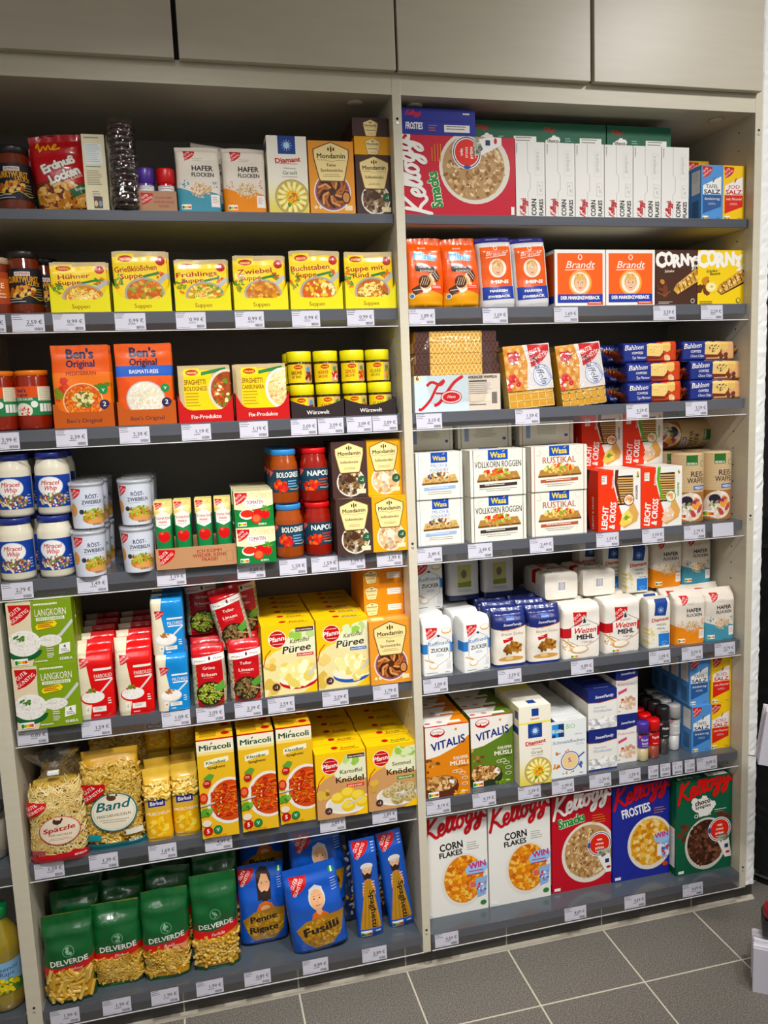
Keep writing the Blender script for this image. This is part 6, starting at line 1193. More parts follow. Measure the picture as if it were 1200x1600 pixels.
def choc_cakes():
    W, H, D = .070, .196, .05; mb = MB(); R = random.Random(5)
    for i in range(14): z = .004+i*.0133; mb.lathe([(.024, z), (.030, z+.002), (.0305, z+.006), (.030, z+.010), (.024, z+.012)], R.choice(['2E1A18', '38201C', '27150F']), 20, 0, R.uniform(-.001, .001), .027, 0)
    o = mb.build('chocolate_wafer_stack', 'wet'); f, F = bag('film_wrap', W, .204, D+.01, None, [(0, .5, .9), (.06, 1, 1), (.5, 1, .97), (.9, .9, .95), (.97, .5, .85), (1, .2, .6)], 2.6, .0045, 132, 'film', 'FFFFFF'); f.parent = o; f.location = (0, -.003, 0); return o
choc = choc_cakes()
def oil():
    R, H = .046, .262; mb = MB(); mb.lathe([(R*.85, .0015), (R*.96, .006), (R*.96, .03), (R*.9, .045), (R*.9, .13), (R*.98, .15), (R*.94, .175), (R*.7, .2), (R*.4, .22), (R*.33, .235)], 'C9A80E', 32, 0, 0, R, 0); root = mb.build('oil_bottle', 'oil')
    l = MB(); l.lathe([(R*.42, .232), (R*.46, .235), (R*.46, .256), (R*.4, .262), (.0001, .262)], '1F7A44', 28, 0, 0, R, 0); l.build('cap', 'plain', root)
    g = MB(); g.lathe([(R*.86, 0), (R*.985, .005), (R*.985, .03), (R*.93, .045), (R*.93, .13), (R, .15), (R*.96, .175), (R*.73, .2), (R*.43, .22), (R*.36, .236)], 'FFFFFF', 32, 0, 0, R, 0); g.build('clear_plastic', 'glass', root)
    a = A(.115, .082, '8AB4D8', 133); a.t('Pflanzenöl', .5, .72, .10, '3A4A6A', b=.01, sh=.15, w=.7); a.t('aus Raps', .5, .56, .10, '3A4A6A', b=.01, sh=.15, w=.55); a.p([(0, 0), (1, 0), (1, .3), (.7, .4), (.3, .34), (0, .4)], '3E7A3A'); a.bl(.5, .22, .4, .2, 90, .05, ['E8CC2A', 'F4E05A', 'C9A81E', '5E8A34'], 1.2)
    cyl_label(R*.945, .115, .082, .05, a, root, R); return root
oilb = oil()
def clearjar():
    mb = MB(); R = .04; mb.lathe([(R*.9, 0), (R, .006), (R, .1), (R*.85, .118)], 'D8D6D0', 28, 0, 0, R, 0); r = mb.build('storage_jar', 'glass'); c = MB(); c.lathe([(R*.85, .002), (R*.93, .006), (R*.93, .09), (.0001, .09)], 'B8B2A4', 24, 0, 0, R, 0); c.build('contents', 'paper', r); l = MB(); l.lathe([(R*.85, .116), (R*.9, .118), (R*.9, .13), (.0001, .131)], '3A3A3A', 28, 0, 0, R, 0); l.build('lid', 'plain', r); return r
cjar = clearjar()
# ------------------------------------------------------------------ stocking the shelves
ORD = ['front', 'second', 'third', 'fourth', 'fifth', 'sixth']
def column(src, x, y, z, n, pitch, lab, cat, group, jx=0, rz=0, what='from the front'):
    """n packs one behind the other"""
    R = random.Random(int(abs(x)*1e4)+n)
    for i in range(n):
        l = f'{lab}, ' + ('front one' if i == 0 else f'{ORD[i]} {what}')
        place(src, x+(R.uniform(-jx, jx) if i else 0), y+i*pitch+(R.uniform(0, .003) if i else 0), z, l, cat, group, rz+(R.uniform(-.03, .03) if i and jx else 0))
z1, z2, z3, z4, z5, z6, z7 = (SH[i] for i in range(1, 8))
# --- left bay, topmost shelf
place(j_curry, -.877, .04, z1, 'brown curry sauce jar with black lid standing on the topmost shelf', 'jar', 'curry sauce jars')
place(flip_bag, -.905, .15, z1, 'red peanut snack bag mostly hidden behind the sauce jar at the left edge', 'bag', 'peanut snack bags')
place(flip_bag, -.768, .045, z1, 'red peanut snack bag leaning left beside the cream carton', 'bag', 'peanut snack bags', 0, -.10)
place(cream_box, -.700, .04, z1, 'narrow cream carton side with small print beside red snack bag', 'carton')
place(choc, -.637, .012, z1, 'stack of dark chocolate wafers in crinkled clear film', 'snack')
place(spice_tray, -.569, .03, z1, 'small brown cardboard tray holding two spice jars', 'tray')
place(sp_purple2, -.592, .036, z1+.0015, 'squat spice jar with purple lid in the cardboard tray', 'jar', 'spice jars in the tray')
place(sp_red2, -.547, .036, z1+.0015, 'squat spice jar with red lid in the cardboard tray', 'jar', 'spice jars in the tray')
place(oat_bl, -.473, .035, z1, 'rolled oats bag with blue base on the topmost left shelf', 'bag', 'bags of rolled oats')
place(oat_bl, -.448, .135, z1+.036, 'rolled oats bag propped up behind two oats bags on topmost shelf', 'bag', 'bags of rolled oats', .1, .12)
place(oat_or, -.367, .035, z1, 'rolled oats bag with orange base on the topmost left shelf', 'bag', 'bags of rolled oats')
place(oat_or, -.362, .108, z1+.004, 'rolled oats bag directly behind the topmost orange oats bag', 'bag', 'bags of rolled oats')
place(semol, -.2645, .035, z1, 'white and yellow semolina box with blue square on the topmost shelf', 'box', 'semolina boxes')
place(starch, -.1585, .035, z1, 'orange starch box with marbled cake on the topmost shelf', 'box', 'starch boxes')
place(soss_dark, -.0535, .035, z1, 'upright dark brown sauce thickener box on the topmost shelf', 'box', 'sauce thickener boxes')
place(soss_yel_flat, -.0545, .035, z1+.1415, 'yellow sauce thickener box lying on the upright dark one', 'box', 'sauce thickener boxes')
place(soss_dark_flat, -.058, .035, z1+.184, 'dark sauce thickener box lying on top of the yellow one', 'box', 'sauce thickener boxes')
place(soss_dark, -.0535, .075, z1, 'dark brown sauce thickener box standing behind the topmost shelf one', 'box', 'sauce thickener boxes')
# --- left bay, second shelf
place(j_beige, -.940, .045, z2, 'red sauce jar with beige lid cut off by the left edge', 'jar')
place(j_curry, -.877, .045, z2, 'curry sauce jar with black lid on second shelf beside soup pouches', 'jar', 'curry sauce jars')
place(j_curry, -.848, .135, z2, 'curry sauce jar with black lid half hidden behind the first yellow tray', 'jar', 'curry sauce jars')
SNM = ['chicken soup', 'semolina dumpling soup', 'spring vegetable soup', 'onion soup', 'alphabet noodle soup', 'beef noodle soup']; SX = [-.754, -.618, -.4815, -.346, -.212, -.077]; SHH = [.112, .136, .118, .127, .138, .136]; SDX = [0, .001, 0, .0, .0, .0]
for i in range(6):
    place(soup_tray, SX[i], .022, z2, f'bright yellow display tray holding the {SNM[i]} pouches', 'tray', 'yellow soup display trays')
    for k in range(2):
        o = place(soups[i], SX[i]+.002*k, .028+.018*k, z2+.0015+.003*k, f'yellow {SNM[i]} pouch, {("front" , "rear")[k]} one in its tray', 'pouch', f'{SNM[i]} pouches', 0, (-.01, .02)[k])
        o.scale = (1, 1, SHH[i]/.136)
# --- left bay, third shelf
for x, y, lb in ((-.956, .04, 'sauce jar with orange lid at the left edge of third shelf'), (-.8825, .04, 'sauce jar with orange lid beside the orange rice pouch'), (-.918, .12, 'orange lid sauce jar behind the two front ones')): place(j_bens, x, y, z3, lb, 'jar', 'orange lidded sauce jars')
place(bens_tray, -.7685, .025, z3, 'brown orange tray under the Mediterranean rice pouches', 'tray', 'rice pouch trays'); place(bens_tray, -.628, .025, z3, 'brown orange tray under the basmati rice pouches', 'tray', 'rice pouch trays')
for k in range(2):
    place(bens_med, -.7685+.003*k, .030+.026*k, z3+.0015, f'orange Mediterranean rice pouch, {("front" , "rear")[k]} one in its tray', 'pouch', 'Mediterranean rice pouches')
    place(bens_bas, -.629+.002*k, .030+.026*k, z3+.0015, f'orange pouch of basmati rice with blue band, {("front" , "rear")[k]} one', 'pouch', 'basmati rice pouches')
place(fix_tray, -.4925, .025, z3, 'red display tray holding the bolognese mix pouches', 'tray', 'red sauce mix trays'); place(fix_tray, -.357, .025, z3, 'red display tray holding the carbonara mix pouches', 'tray', 'red sauce mix trays')
for k in range(3):
    place(fix_bol, -.4925+.002*k, .029+.015*k, z3+.0015, f'yellow spaghetti bolognese mix pouch, {ORD[k]} in its tray', 'pouch', 'bolognese mix pouches')
    place(fix_car, -.357-.003*k, .029+.015*k, z3+.0015, f'yellow spaghetti carbonara mix pouch, {ORD[k]} in its tray', 'pouch', 'carbonara mix pouches')
place(wurz_tray, -.2225, .025, z3, 'dark brown tray holding beef and chicken broth jars', 'tray', 'dark broth jar trays'); place(wurz_tray, -.0885, .025, z3, 'dark brown tray holding vegetable and clear broth jars', 'tray', 'dark broth jar trays')
BN = ['beef', 'chicken', 'vegetable', 'clear']
for i, x in enumerate((-.256, -.190, -.122, -.057)):
    place(broths[i], x, .028, z3+.0015, f'yellow lidded {BN[i]} broth jar, lower one in the dark tray', 'jar', 'broth jars')
    place(broths[i], x-.003, .030, z3+.0825, f'yellow lidded {BN[i]} broth jar, upper one standing on another', 'jar', 'broth jars')
place(broths[0], -.262, .095, z3+.0825, 'yellow lidded broth jar behind the upper beef broth jar', 'jar', 'broth jars'); place(broths[0], -.258, .093, z3+.0015, 'yellow lidded broth jar behind the lower beef broth jar', 'jar', 'broth jars')
# --- left bay, fourth shelf
for cx_, nm_ in ((-.948, 'left'), (-.862, 'right')):
    for lv in (0, 1):
        for k in range(2): place(j_mir, cx_+.001*k+(.006 if lv else 0), .018+.083*k+lv*.012, z4+.1468*lv, f'white salad cream jar, {nm_} column, {("lower", "upper")[lv]} layer, {("front", "rear")[k]} one', 'jar', 'salad cream jars')
for cx_, nm_ in ((-.775, 'left'), (-.6745, 'right')):
    for lv in (0, 1):
        for k in range(3): place(tub, cx_+.003*k+(.003 if lv else 0), -.003+.084*k+lv*.010, z4+.1125*lv, f'fried onion tub, {nm_} column, {("lower", "upper")[lv]} layer, {("front", "middle", "rear")[k]} one', 'tub', 'fried onion tubs', (.25 if nm_ == 'left' else .0))
place(tom_tray, -.539, .002, z4, 'brown cardboard tray holding green tomato paste tubes', 'tray')
for i, x in enumerate((-.611, -.566, -.516, -.470)):
    place(tom_tube, x, .006+.002*(i % 2), z4+.016, f'green tomato paste tube, {("first", "second", "third", "last")[i]} from the left in front row', 'tube', 'tomato paste tubes')
    place(tom_tube, x+.002, .060, z4+.014, f'green tomato paste tube, {("first", "second", "third", "last")[i]} from the left in rear row', 'tube', 'tomato paste tubes')
column(passat, -.396, -.006, z4, 4, .057, 'tomato carton in the lower layer', 'carton', 'tomato cartons'); column(passat, -.396, .002, z4+.0885, 4, .057, 'tomato carton in the upper layer', 'carton', 'tomato cartons', .002)
for lv in (0, 1):
    for k in range(3):
        place(j_bol, -.308-.004*lv, .012+.012*lv+.075*k, z4+.1355*lv, f'bolognese sauce jar with blue lid, {("lower", "upper")[lv]} layer, {ORD[k]} one', 'jar', 'bolognese sauce jars')
        place(j_nap, -.2345-.001*lv, .014+.012*lv+.075*k, z4+.1355*lv, f'napoli sauce jar with red lid, {("lower", "upper")[lv]} layer, {ORD[k]} one', 'jar', 'napoli sauce jars')
for lv in (0, 1):
    for k in range(3):
        place(soss_dark, -.149, .0+.03*lv+.037*k, z4+.1418*lv, f'dark sauce thickener box on fourth shelf, {("lower", "upper")[lv]} layer, {ORD[k]} one', 'box', 'sauce thickener boxes')
        place(soss_yel, -.0565-.002*lv, .004+.03*lv+.037*k, z4+.1418*lv, f'yellow sauce thickener box on fourth shelf, {("lower", "upper")[lv]} layer, {ORD[k]} one', 'box', 'sauce thickener boxes')
# --- left bay, fifth shelf
for lv in (0, 1):
    for k in range(3): place(rice_box, -.9045+.001*k, .003+.003*lv+.05*k, z5+.1535*lv, f'green long grain rice box, {("lower", "upper")[lv]} layer, {ORD[k]} one', 'box', 'green rice boxes')
column(parb, -.7985, .022, z5, 5, .064, 'red parboiled rice bag in the left column', 'bag', 'parboiled rice bags', .002); column(parb, -.706, .016, z5, 5, .064, 'red parboiled rice bag in the right column', 'bag', 'parboiled rice bags', .002)
for lv in (0, 1):
    for k in range(3): place(milch, -.618-.002*lv, .012+.012*lv+.055*k, z5+.1385*lv, f'blue rice pudding rice bag, {("lower", "upper")[lv]} layer, {ORD[k]} one', 'bag', 'blue rice bags')
column(erbsen, -.530, .008, z5, 4, .058, 'red green pea bag on the fifth shelf', 'bag', 'green pea bags', .004)
place(erbsen, -.535, .13, z5+.152, 'red green pea bag lying high behind the front pea bags', 'bag', 'green pea bags', .05); place(erbsen, -.54, .20, z5+.152, 'red green pea bag standing at the back, topmost of its column', 'bag', 'green pea bags')
column(linsen, -.4395, .014, z5, 4, .058, 'red lentil bag in the lower layer', 'bag', 'lentil bags', .003)
place(linsen, -.452, .062, z5+.128, 'red lentil bag tilted to the left on the lower lentil bags', 'bag', 'lentil bags', .0, -.20); place(linsen, -.425, .122, z5+.145, 'red lentil bag behind the tilted lentil bag', 'bag', 'lentil bags', .0, -.08)
column(pueree1, -.328, .028, z5, 6, .0535, 'yellow mashed potato box with red stripe', 'box', 'mashed potato boxes, red stripe', .001, what='behind'); column(pueree2, -.189, .028, z5, 6, .0535, 'yellow mashed potato box with blue stripe', 'box', 'mashed potato boxes, blue stripe', .001, what='behind')
column(starch, -.0655, .015, z5, 5, .046, 'orange starch box standing on the fifth shelf', 'box', 'starch boxes')
for i in range(3): place(starch_flat, -.0665, .066, z5+.1702+.0432*i, f'orange starch box lying flat, {("lowest", "middle", "top")[i]} of the three stacked', 'box', 'starch boxes')
# --- left bay, sixth shelf
place(spaetz, -.914, .012, z6, 'clear bag of thin egg noodles with round red label and clip', 'bag', 'clipped noodle bags'); place(spaetz, -.905, .135, z6, 'clear bag of thin egg noodles behind the clipped front one', 'bag', 'clipped noodle bags')
place(band, -.786, .033, z6, 'clear bag of ribbon noodles with round teal label', 'bag', 'ribbon noodle bags'); place(band, -.775, .135, z6+.035, 'clear bag of ribbon noodles raised behind the front one', 'bag', 'ribbon noodle bags')
column(birk, -.679, .028, z6, 4, .058, 'small yellow shell pasta bag in left column', 'bag', 'shell pasta bags', .003); column(birk, -.611, .034, z6, 4, .058, 'small yellow shell pasta bag in right column', 'bag', 'shell pasta bags', .003)
for k in range(2): o = place(birk, -.676+.066*k, .15, z6+.187, f'shell pasta bag squeezed in high at the back of the {("left", "right")[k]} column', 'bag', 'shell pasta bags'); o.scale = (1, 1, .68)
for i, (x, y) in enumerate(((-.529, .004), (-.428, .006), (-.3305, .014))):
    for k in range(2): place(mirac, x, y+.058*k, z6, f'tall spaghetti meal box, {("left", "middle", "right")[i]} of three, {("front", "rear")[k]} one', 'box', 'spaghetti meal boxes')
column(knoed_k, -.214, .005, z6, 6, .0555, 'yellow potato dumpling box', 'box', 'potato dumpling boxes', .002, what='behind'); column(knoed_s, -.077, .007, z6, 6, .0555, 'yellow bread dumpling box', 'box', 'bread dumpling boxes', .002, what='behind')
# --- left bay, lowest shelf
DN = ['large tube', 'small spiral', 'chunky spiral', 'bow']
for i, (x, y) in enumerate(((-.920, .012), (-.8065, .037), (-.6855, .026), (-.561, .028))):
    place(dv[i], x, y, z7, f'green bag of {DN[i]} pasta, front one', 'bag', 'green pasta bags'); place(dv[i], x+.008, y+.085, z7+.012, f'green bag of {DN[i]} pasta, second from the front', 'bag', 'green pasta bags'); place(dv[i], x+.012, y+.165, z7+.022, f'green bag of {DN[i]} pasta, third from the front', 'bag', 'green pasta bags')
place(penne, -.432, .083, z7, 'blue penne bag showing a bearded man', 'bag', 'penne bags'); place(penne, -.425, .175, z7+.11, 'blue penne bag piled behind and above the front one', 'bag', 'penne bags', 0, .05)
place(fusil, -.286, .008, z7, 'blue fusilli bag tilted left showing an old woman', 'bag', 'fusilli bags', 0, -.10); place(fusil, -.270, .09, z7+.07, 'blue fusilli bag piled behind the tilted front one', 'bag', 'fusilli bags', 0, -.04)
place(spagh, -.146, .032, z7, 'narrow blue spaghetti bag leaning left, nearer the fusilli', 'bag', 'spaghetti bags', 0, -.05); place(spagh, -.052, .051, z7, 'narrow blue spaghetti bag leaning left beside the panel', 'bag', 'spaghetti bags', 0, -.11)
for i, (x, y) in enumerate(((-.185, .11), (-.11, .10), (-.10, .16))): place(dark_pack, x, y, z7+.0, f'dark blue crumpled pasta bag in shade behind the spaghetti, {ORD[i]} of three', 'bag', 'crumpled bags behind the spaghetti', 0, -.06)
# --- oil bottle bay
place(oilb, -1.0795, .02, z7, 'yellow oil bottle with green cap and blue label', 'bottle'); place(cjar, -1.082, .05, .50, 'clear storage jar at the left edge above the oil bottle', 'jar')

# --- right bay, topmost shelf
place(cer_smack_side, .168, .035, z1, 'red cereal box lying on its side on the topmost shelf', 'cereal box')
place(cer_frost_end, .115, .035, z1+.1925, 'blue cereal box lying on the red sideways cereal box', 'cereal box')
CO = ['first', 'second', 'third', 'fourth', 'fifth', 'last']
for i in range(6): place(cer_corn_end, .355+.0835*i, .035, z1, f'white corn flakes box shown end on, {CO[i]} from the left', 'cereal box', 'white corn flakes boxes on end')
for c in (cer_corn_end,): c.data.transform(Matrix.Diagonal((1.24, 1, 1, 1)))
for i, x in enumerate((.310, .4955, .689)): 
    place(cer_choco_end, x, .075, z1+.1855, f'green cereal box lying on white boxes, {("left", "middle", "right")[i]} of three', 'cereal box', 'green cereal boxes on top')
for k in range(4): place(salt_b, .885, .035+.05*k, z1, f'blue salt box on the topmost shelf, {ORD[k]} one', 'box', 'blue salt boxes')
for k in range(3): place(salt_y, .9525, .035+.05*k, z1, f'yellow salt box on the topmost shelf, {ORD[k]} one', 'box', 'yellow salt boxes')
place(salt_y, .922, .15, z1+.0435, 'yellow salt box standing high behind the topmost salt boxes', 'box', 'yellow salt boxes')
# --- right bay, second shelf
place(mini, .071, .035, z2, 'orange chocolate cookie bag beside the middle upright panel', 'bag', 'orange cookie bags'); place(mini, .169, .035, z2, 'orange chocolate cookie bag beside the rusk bags', 'bag', 'orange cookie bags', 0, -.035)
place(rusk, .266, .035, z2, 'orange and white mini rusk bag, left one of two', 'bag', 'mini rusk bags', 0, -.05); place(rusk, .362, .035, z2, 'orange and white mini rusk bag, right one of two', 'bag', 'mini rusk bags', 0, -.06)
for i, x in enumerate((.493, .6405)): place(rusk_box, x, .035, z2, f'square orange rusk box with child portrait, {("left", "right")[i]} of two', 'box', 'orange rusk boxes')
for k in range(2): place(corny_d, .780, .035+.04*k, z2, f'dark brown cereal bar box, {("front", "rear")[k]} one', 'box', 'brown bar boxes'); place(corny_y, .9185-.0025, .035+.04*k, z2, f'bright yellow cereal bar box, {("front", "rear")[k]} one', 'box', 'yellow bar boxes')
# --- right bay, third shelf
place(viking, .1435, .028, z3, 'long chocolate tipped wafers in clear film on a printed tray', 'wafers')
place(waff, .352, .03, z3+.002, 'waffle pack with red corner logo, left of two', 'waffles', 'leaning waffle packs', 0, -.06, -.12); place(waff, .505, .03, z3+.002, 'waffle pack with red corner logo, right of two', 'waffles', 'leaning waffle packs', 0, -.09, -.12)
for i, (xa, xb) in enumerate(((.722, .905), (.722, .908), (.712, .885))):
    lv = ('bottom', 'middle', 'top')[i]
    place(bahl_m, xa-.003, .036+.004*i, z3+.0545*i, f'blue cake pack with orange end in left stack, {lv} one', 'cake pack', 'blue cake packs, left stack', 0, 0); place(bahl_c, xb+.005, .036+.004*i, z3+.0545*i, f'blue cake pack with beige end in right stack, {lv} one', 'cake pack', 'blue cake packs, right stack')
    for k in range(1): place(bahl_m, xa-.045, .108, z3+.0545*i, f'cake pack showing its brown end behind the left stack, {lv} one', 'cake pack', 'blue cake packs, left stack')
# --- right bay, fourth shelf
WX = [.0895, .245, .427]; WN = ['blue trimmed milk and yoghurt', 'dark trimmed wholegrain rye', 'red trimmed rustic']; WY = [.038, .020, .036]
for i in range(3):
    for lv in (0, 1): place(wasas[i], WX[i]-.001*lv, WY[i]-.004*lv, z4+.1215*lv, f'{WN[i]} crispbread pack, {("lower", "upper")[lv]} front one', 'crispbread', f'{WN[i]} packs')
    for lv in (0, 1): place(wasas[i], WX[i]+.006, WY[i]+.085, z4+.1215*lv, f'{WN[i]} crispbread pack, {("lower", "upper")[lv]} rear one', 'crispbread', f'{WN[i]} packs')
    place(wasas_b[i], WX[i]+.002, .115, z4+.2435, f'{WN[i]} crispbread pack lying flat on top at the back', 'crispbread', f'{WN[i]} packs')
for k in range(2): place(lc_k, .598, .019+.104*k, z4, f'orange wholegrain crispbread box with brown stripe, lower {("front", "rear")[k]} one', 'crispbread', 'orange and brown crispbread boxes'); place(lc_r, .732, .026+.104*k, z4, f'orange rye crispbread box with green stripe, lower {("front", "rear")[k]} one', 'crispbread', 'orange and green crispbread boxes')
o = place(lc_k, .605, .125, z4+.1685, 'wholegrain crispbread box with brown stripe standing on the rear one', 'crispbread', 'orange and brown crispbread boxes'); o.scale = (1, 1, .9); o = place(lc_r, .737, .13, z4+.1685, 'rye crispbread box with green stripe standing on the rear one', 'crispbread', 'orange and green crispbread boxes'); o.scale = (1, 1, .9)
column(roll, .829, .033, z4, 3, .0925, 'round rice cake roll in the left column', 'rice cakes', 'rice cake rolls', 0, -.36); column(roll, .922, .037, z4, 3, .0925, 'round rice cake roll in the right column', 'rice cakes', 'rice cake rolls', 0, -.36)
o = place(roll, .845, .215, z4+.2455, 'round rice cake roll lying on its side on the others', 'rice cakes', 'rice cake rolls'); o.rotation_euler = (0, PI/2, 0); o.location = (.80, .17, z4+.2450)
# --- right bay, fifth shelf
column(sugar, .0695, .034, z5, 4, .064, 'white sugar bag in the left column', 'bag', 'white sugar bags', .003); column(sugar, .178, .026, z5, 4, .076, 'white sugar bag in the second column', 'bag', 'white sugar bags', .003, .20)
place(sugar, .083, .15, z5+.150, 'white sugar bag standing on top of the left sugar column', 'bag', 'white sugar bags')
column(brown, .276, .028, z5, 4, .062, 'blue and beige brown sugar bag, left column', 'bag', 'brown sugar bags', .004); column(brown, .3745, .020, z5, 4, .062, 'blue and beige brown sugar bag, right column', 'bag', 'brown sugar bags', .004)
for i, x in enumerate((.195, .302)): place(brown_b, x, .17, z5+.162, f'sugar bag turned backwards on top of the others, {("left", "right")[i]} one', 'bag', 'backward sugar bags')
column(flour, .488, .028, z5, 4, .08, 'large white flour bag, left column', 'bag', 'large flour bags', .003); column(flour, .619, .036, z5, 4, .08, 'large white flour bag, right column', 'bag', 'large flour bags', .003, .05)
for i, x in enumerate((.462, .580)):
    o = place(flour, x, .21, z5+.152, f'large flour bag lying flat on the others, {("left", "right")[i]} one', 'bag', 'large flour bags'); o.rotation_euler = (-PI/2, 0, 0); o.location = (x, .10, z5+.152+.079)
    o.scale = (.9, 1, 1)
column(diam, .7345, .034, z5, 3, .058, 'slim white flour bag with blue panel, lower layer', 'bag', 'slim flour bags', .003); 
for i, (x, y) in enumerate(((.700, .11), (.652, .165), (.606, .22))): place(diam, x+.01, y, z5+.148, f'slim white flour bag with blue panel, upper layer, {("nearest", "middle", "farthest")[i]}', 'bag', 'slim flour bags')
for k in range(3): place(oat_or, .835, .033+.066*k, z5, f'orange based oats bag on the fifth shelf, {ORD[k]} one', 'bag', 'bags of rolled oats'); place(oat_bl, .934, .034+.066*k, z5, f'blue based oats bag on the fifth shelf, {ORD[k]} one', 'bag', 'bags of rolled oats')
place(oat_or, .815, .12, z5+.152, 'orange based oats bag standing on top of the fifth shelf ones', 'bag', 'bags of rolled oats'); place(oat_bl, .918, .125, z5+.152, 'blue based oats bag standing on top of the fifth shelf ones', 'bag', 'bags of rolled oats')
# --- right bay, sixth shelf
column(vit_o, .0845, .025, z6, 4, .064, 'orange muesli box', 'box', 'orange muesli boxes'); column(vit_g, .221, .046, z6, 4, .064, 'green muesli box', 'box', 'green muesli boxes')
column(semol, .3355, .013, z6, 4, .052, 'semolina box on the sixth shelf', 'box', 'semolina boxes'); place(semol_flat, .3355, .013, z6+.1785, 'semolina box lying on top of the standing semolina boxes', 'box', 'semolina boxes')
column(koel, .4425, .026, z6, 5, .060, 'pale oat flakes box with blue logo', 'box', 'pale oat flakes boxes')
for lv in (0, 1):
    for k in range(4): place(cube_b, .553, .034+.064*k, z6+.1205*lv, f'blue topped sugar cube box, {("lower", "upper")[lv]} layer, {ORD[k]} one', 'box', 'sugar cube boxes')
    for k in range(3): place(puder, .6425, .056+.052*k-.0*lv, z6+.1485*lv, f'icing sugar box with pink stripe, {("lower", "upper")[lv]} layer, {ORD[k]} one', 'box', 'icing sugar boxes')
place(sp_purple, .6935, .040, z6, 'spice jar with purple lid in front of the red lidded ones', 'jar', 'spice jars on the sixth shelf')
column(sp_red, .733, .047, z6, 4, .042, 'paprika jar with red lid', 'jar', 'paprika jars', .003); column(sp_black, .776, .062, z6, 4, .042, 'pepper jar with black lid', 'jar', 'pepper jars', .003); column(sp_salt, .8205, .076, z6, 4, .042, 'salt mill with grey cap', 'jar', 'salt mills')
for lv in (0, 1):
    for k in range(4): place(salt_b, .886-.003*lv, .049+.05*k+.01*lv, z6+.1435*lv, f'blue salt box on the sixth shelf, {("lower", "upper")[lv]} layer, {ORD[k]} one', 'box', 'blue salt boxes'); place(salt_y, .9525+.0*lv, .052+.05*k, z6+.1435*lv, f'yellow salt box on the sixth shelf, {("lower", "upper")[lv]} layer, {ORD[k]} one', 'box', 'yellow salt boxes')
# --- right bay, lowest shelf
for i, x in enumerate((.1105, .305)):
    for k in range(2): place(cer_corn, x, .064+.064*k, z7, f'large white corn flakes box on the lowest shelf, {("left", "right")[i]} {("front", "rear")[k]} one', 'cereal box', 'large corn flakes boxes')
for k in range(2):
    q = ('front', 'rear')[k]
    place(cer_smack, .5025, .068+.064*k, z7, f'large red cereal box on the lowest shelf, {q} one', 'cereal box', 'large red cereal boxes'); place(cer_frost, .6955, .064+.064*k, z7, f'large blue cereal box on the lowest shelf, {q} one', 'cereal box', 'large blue cereal boxes'); place(cer_choco, .8905, .037+.064*k, z7, f'large green chocolate cereal box on the lowest shelf, {q} one', 'cereal box', 'large green cereal boxes')

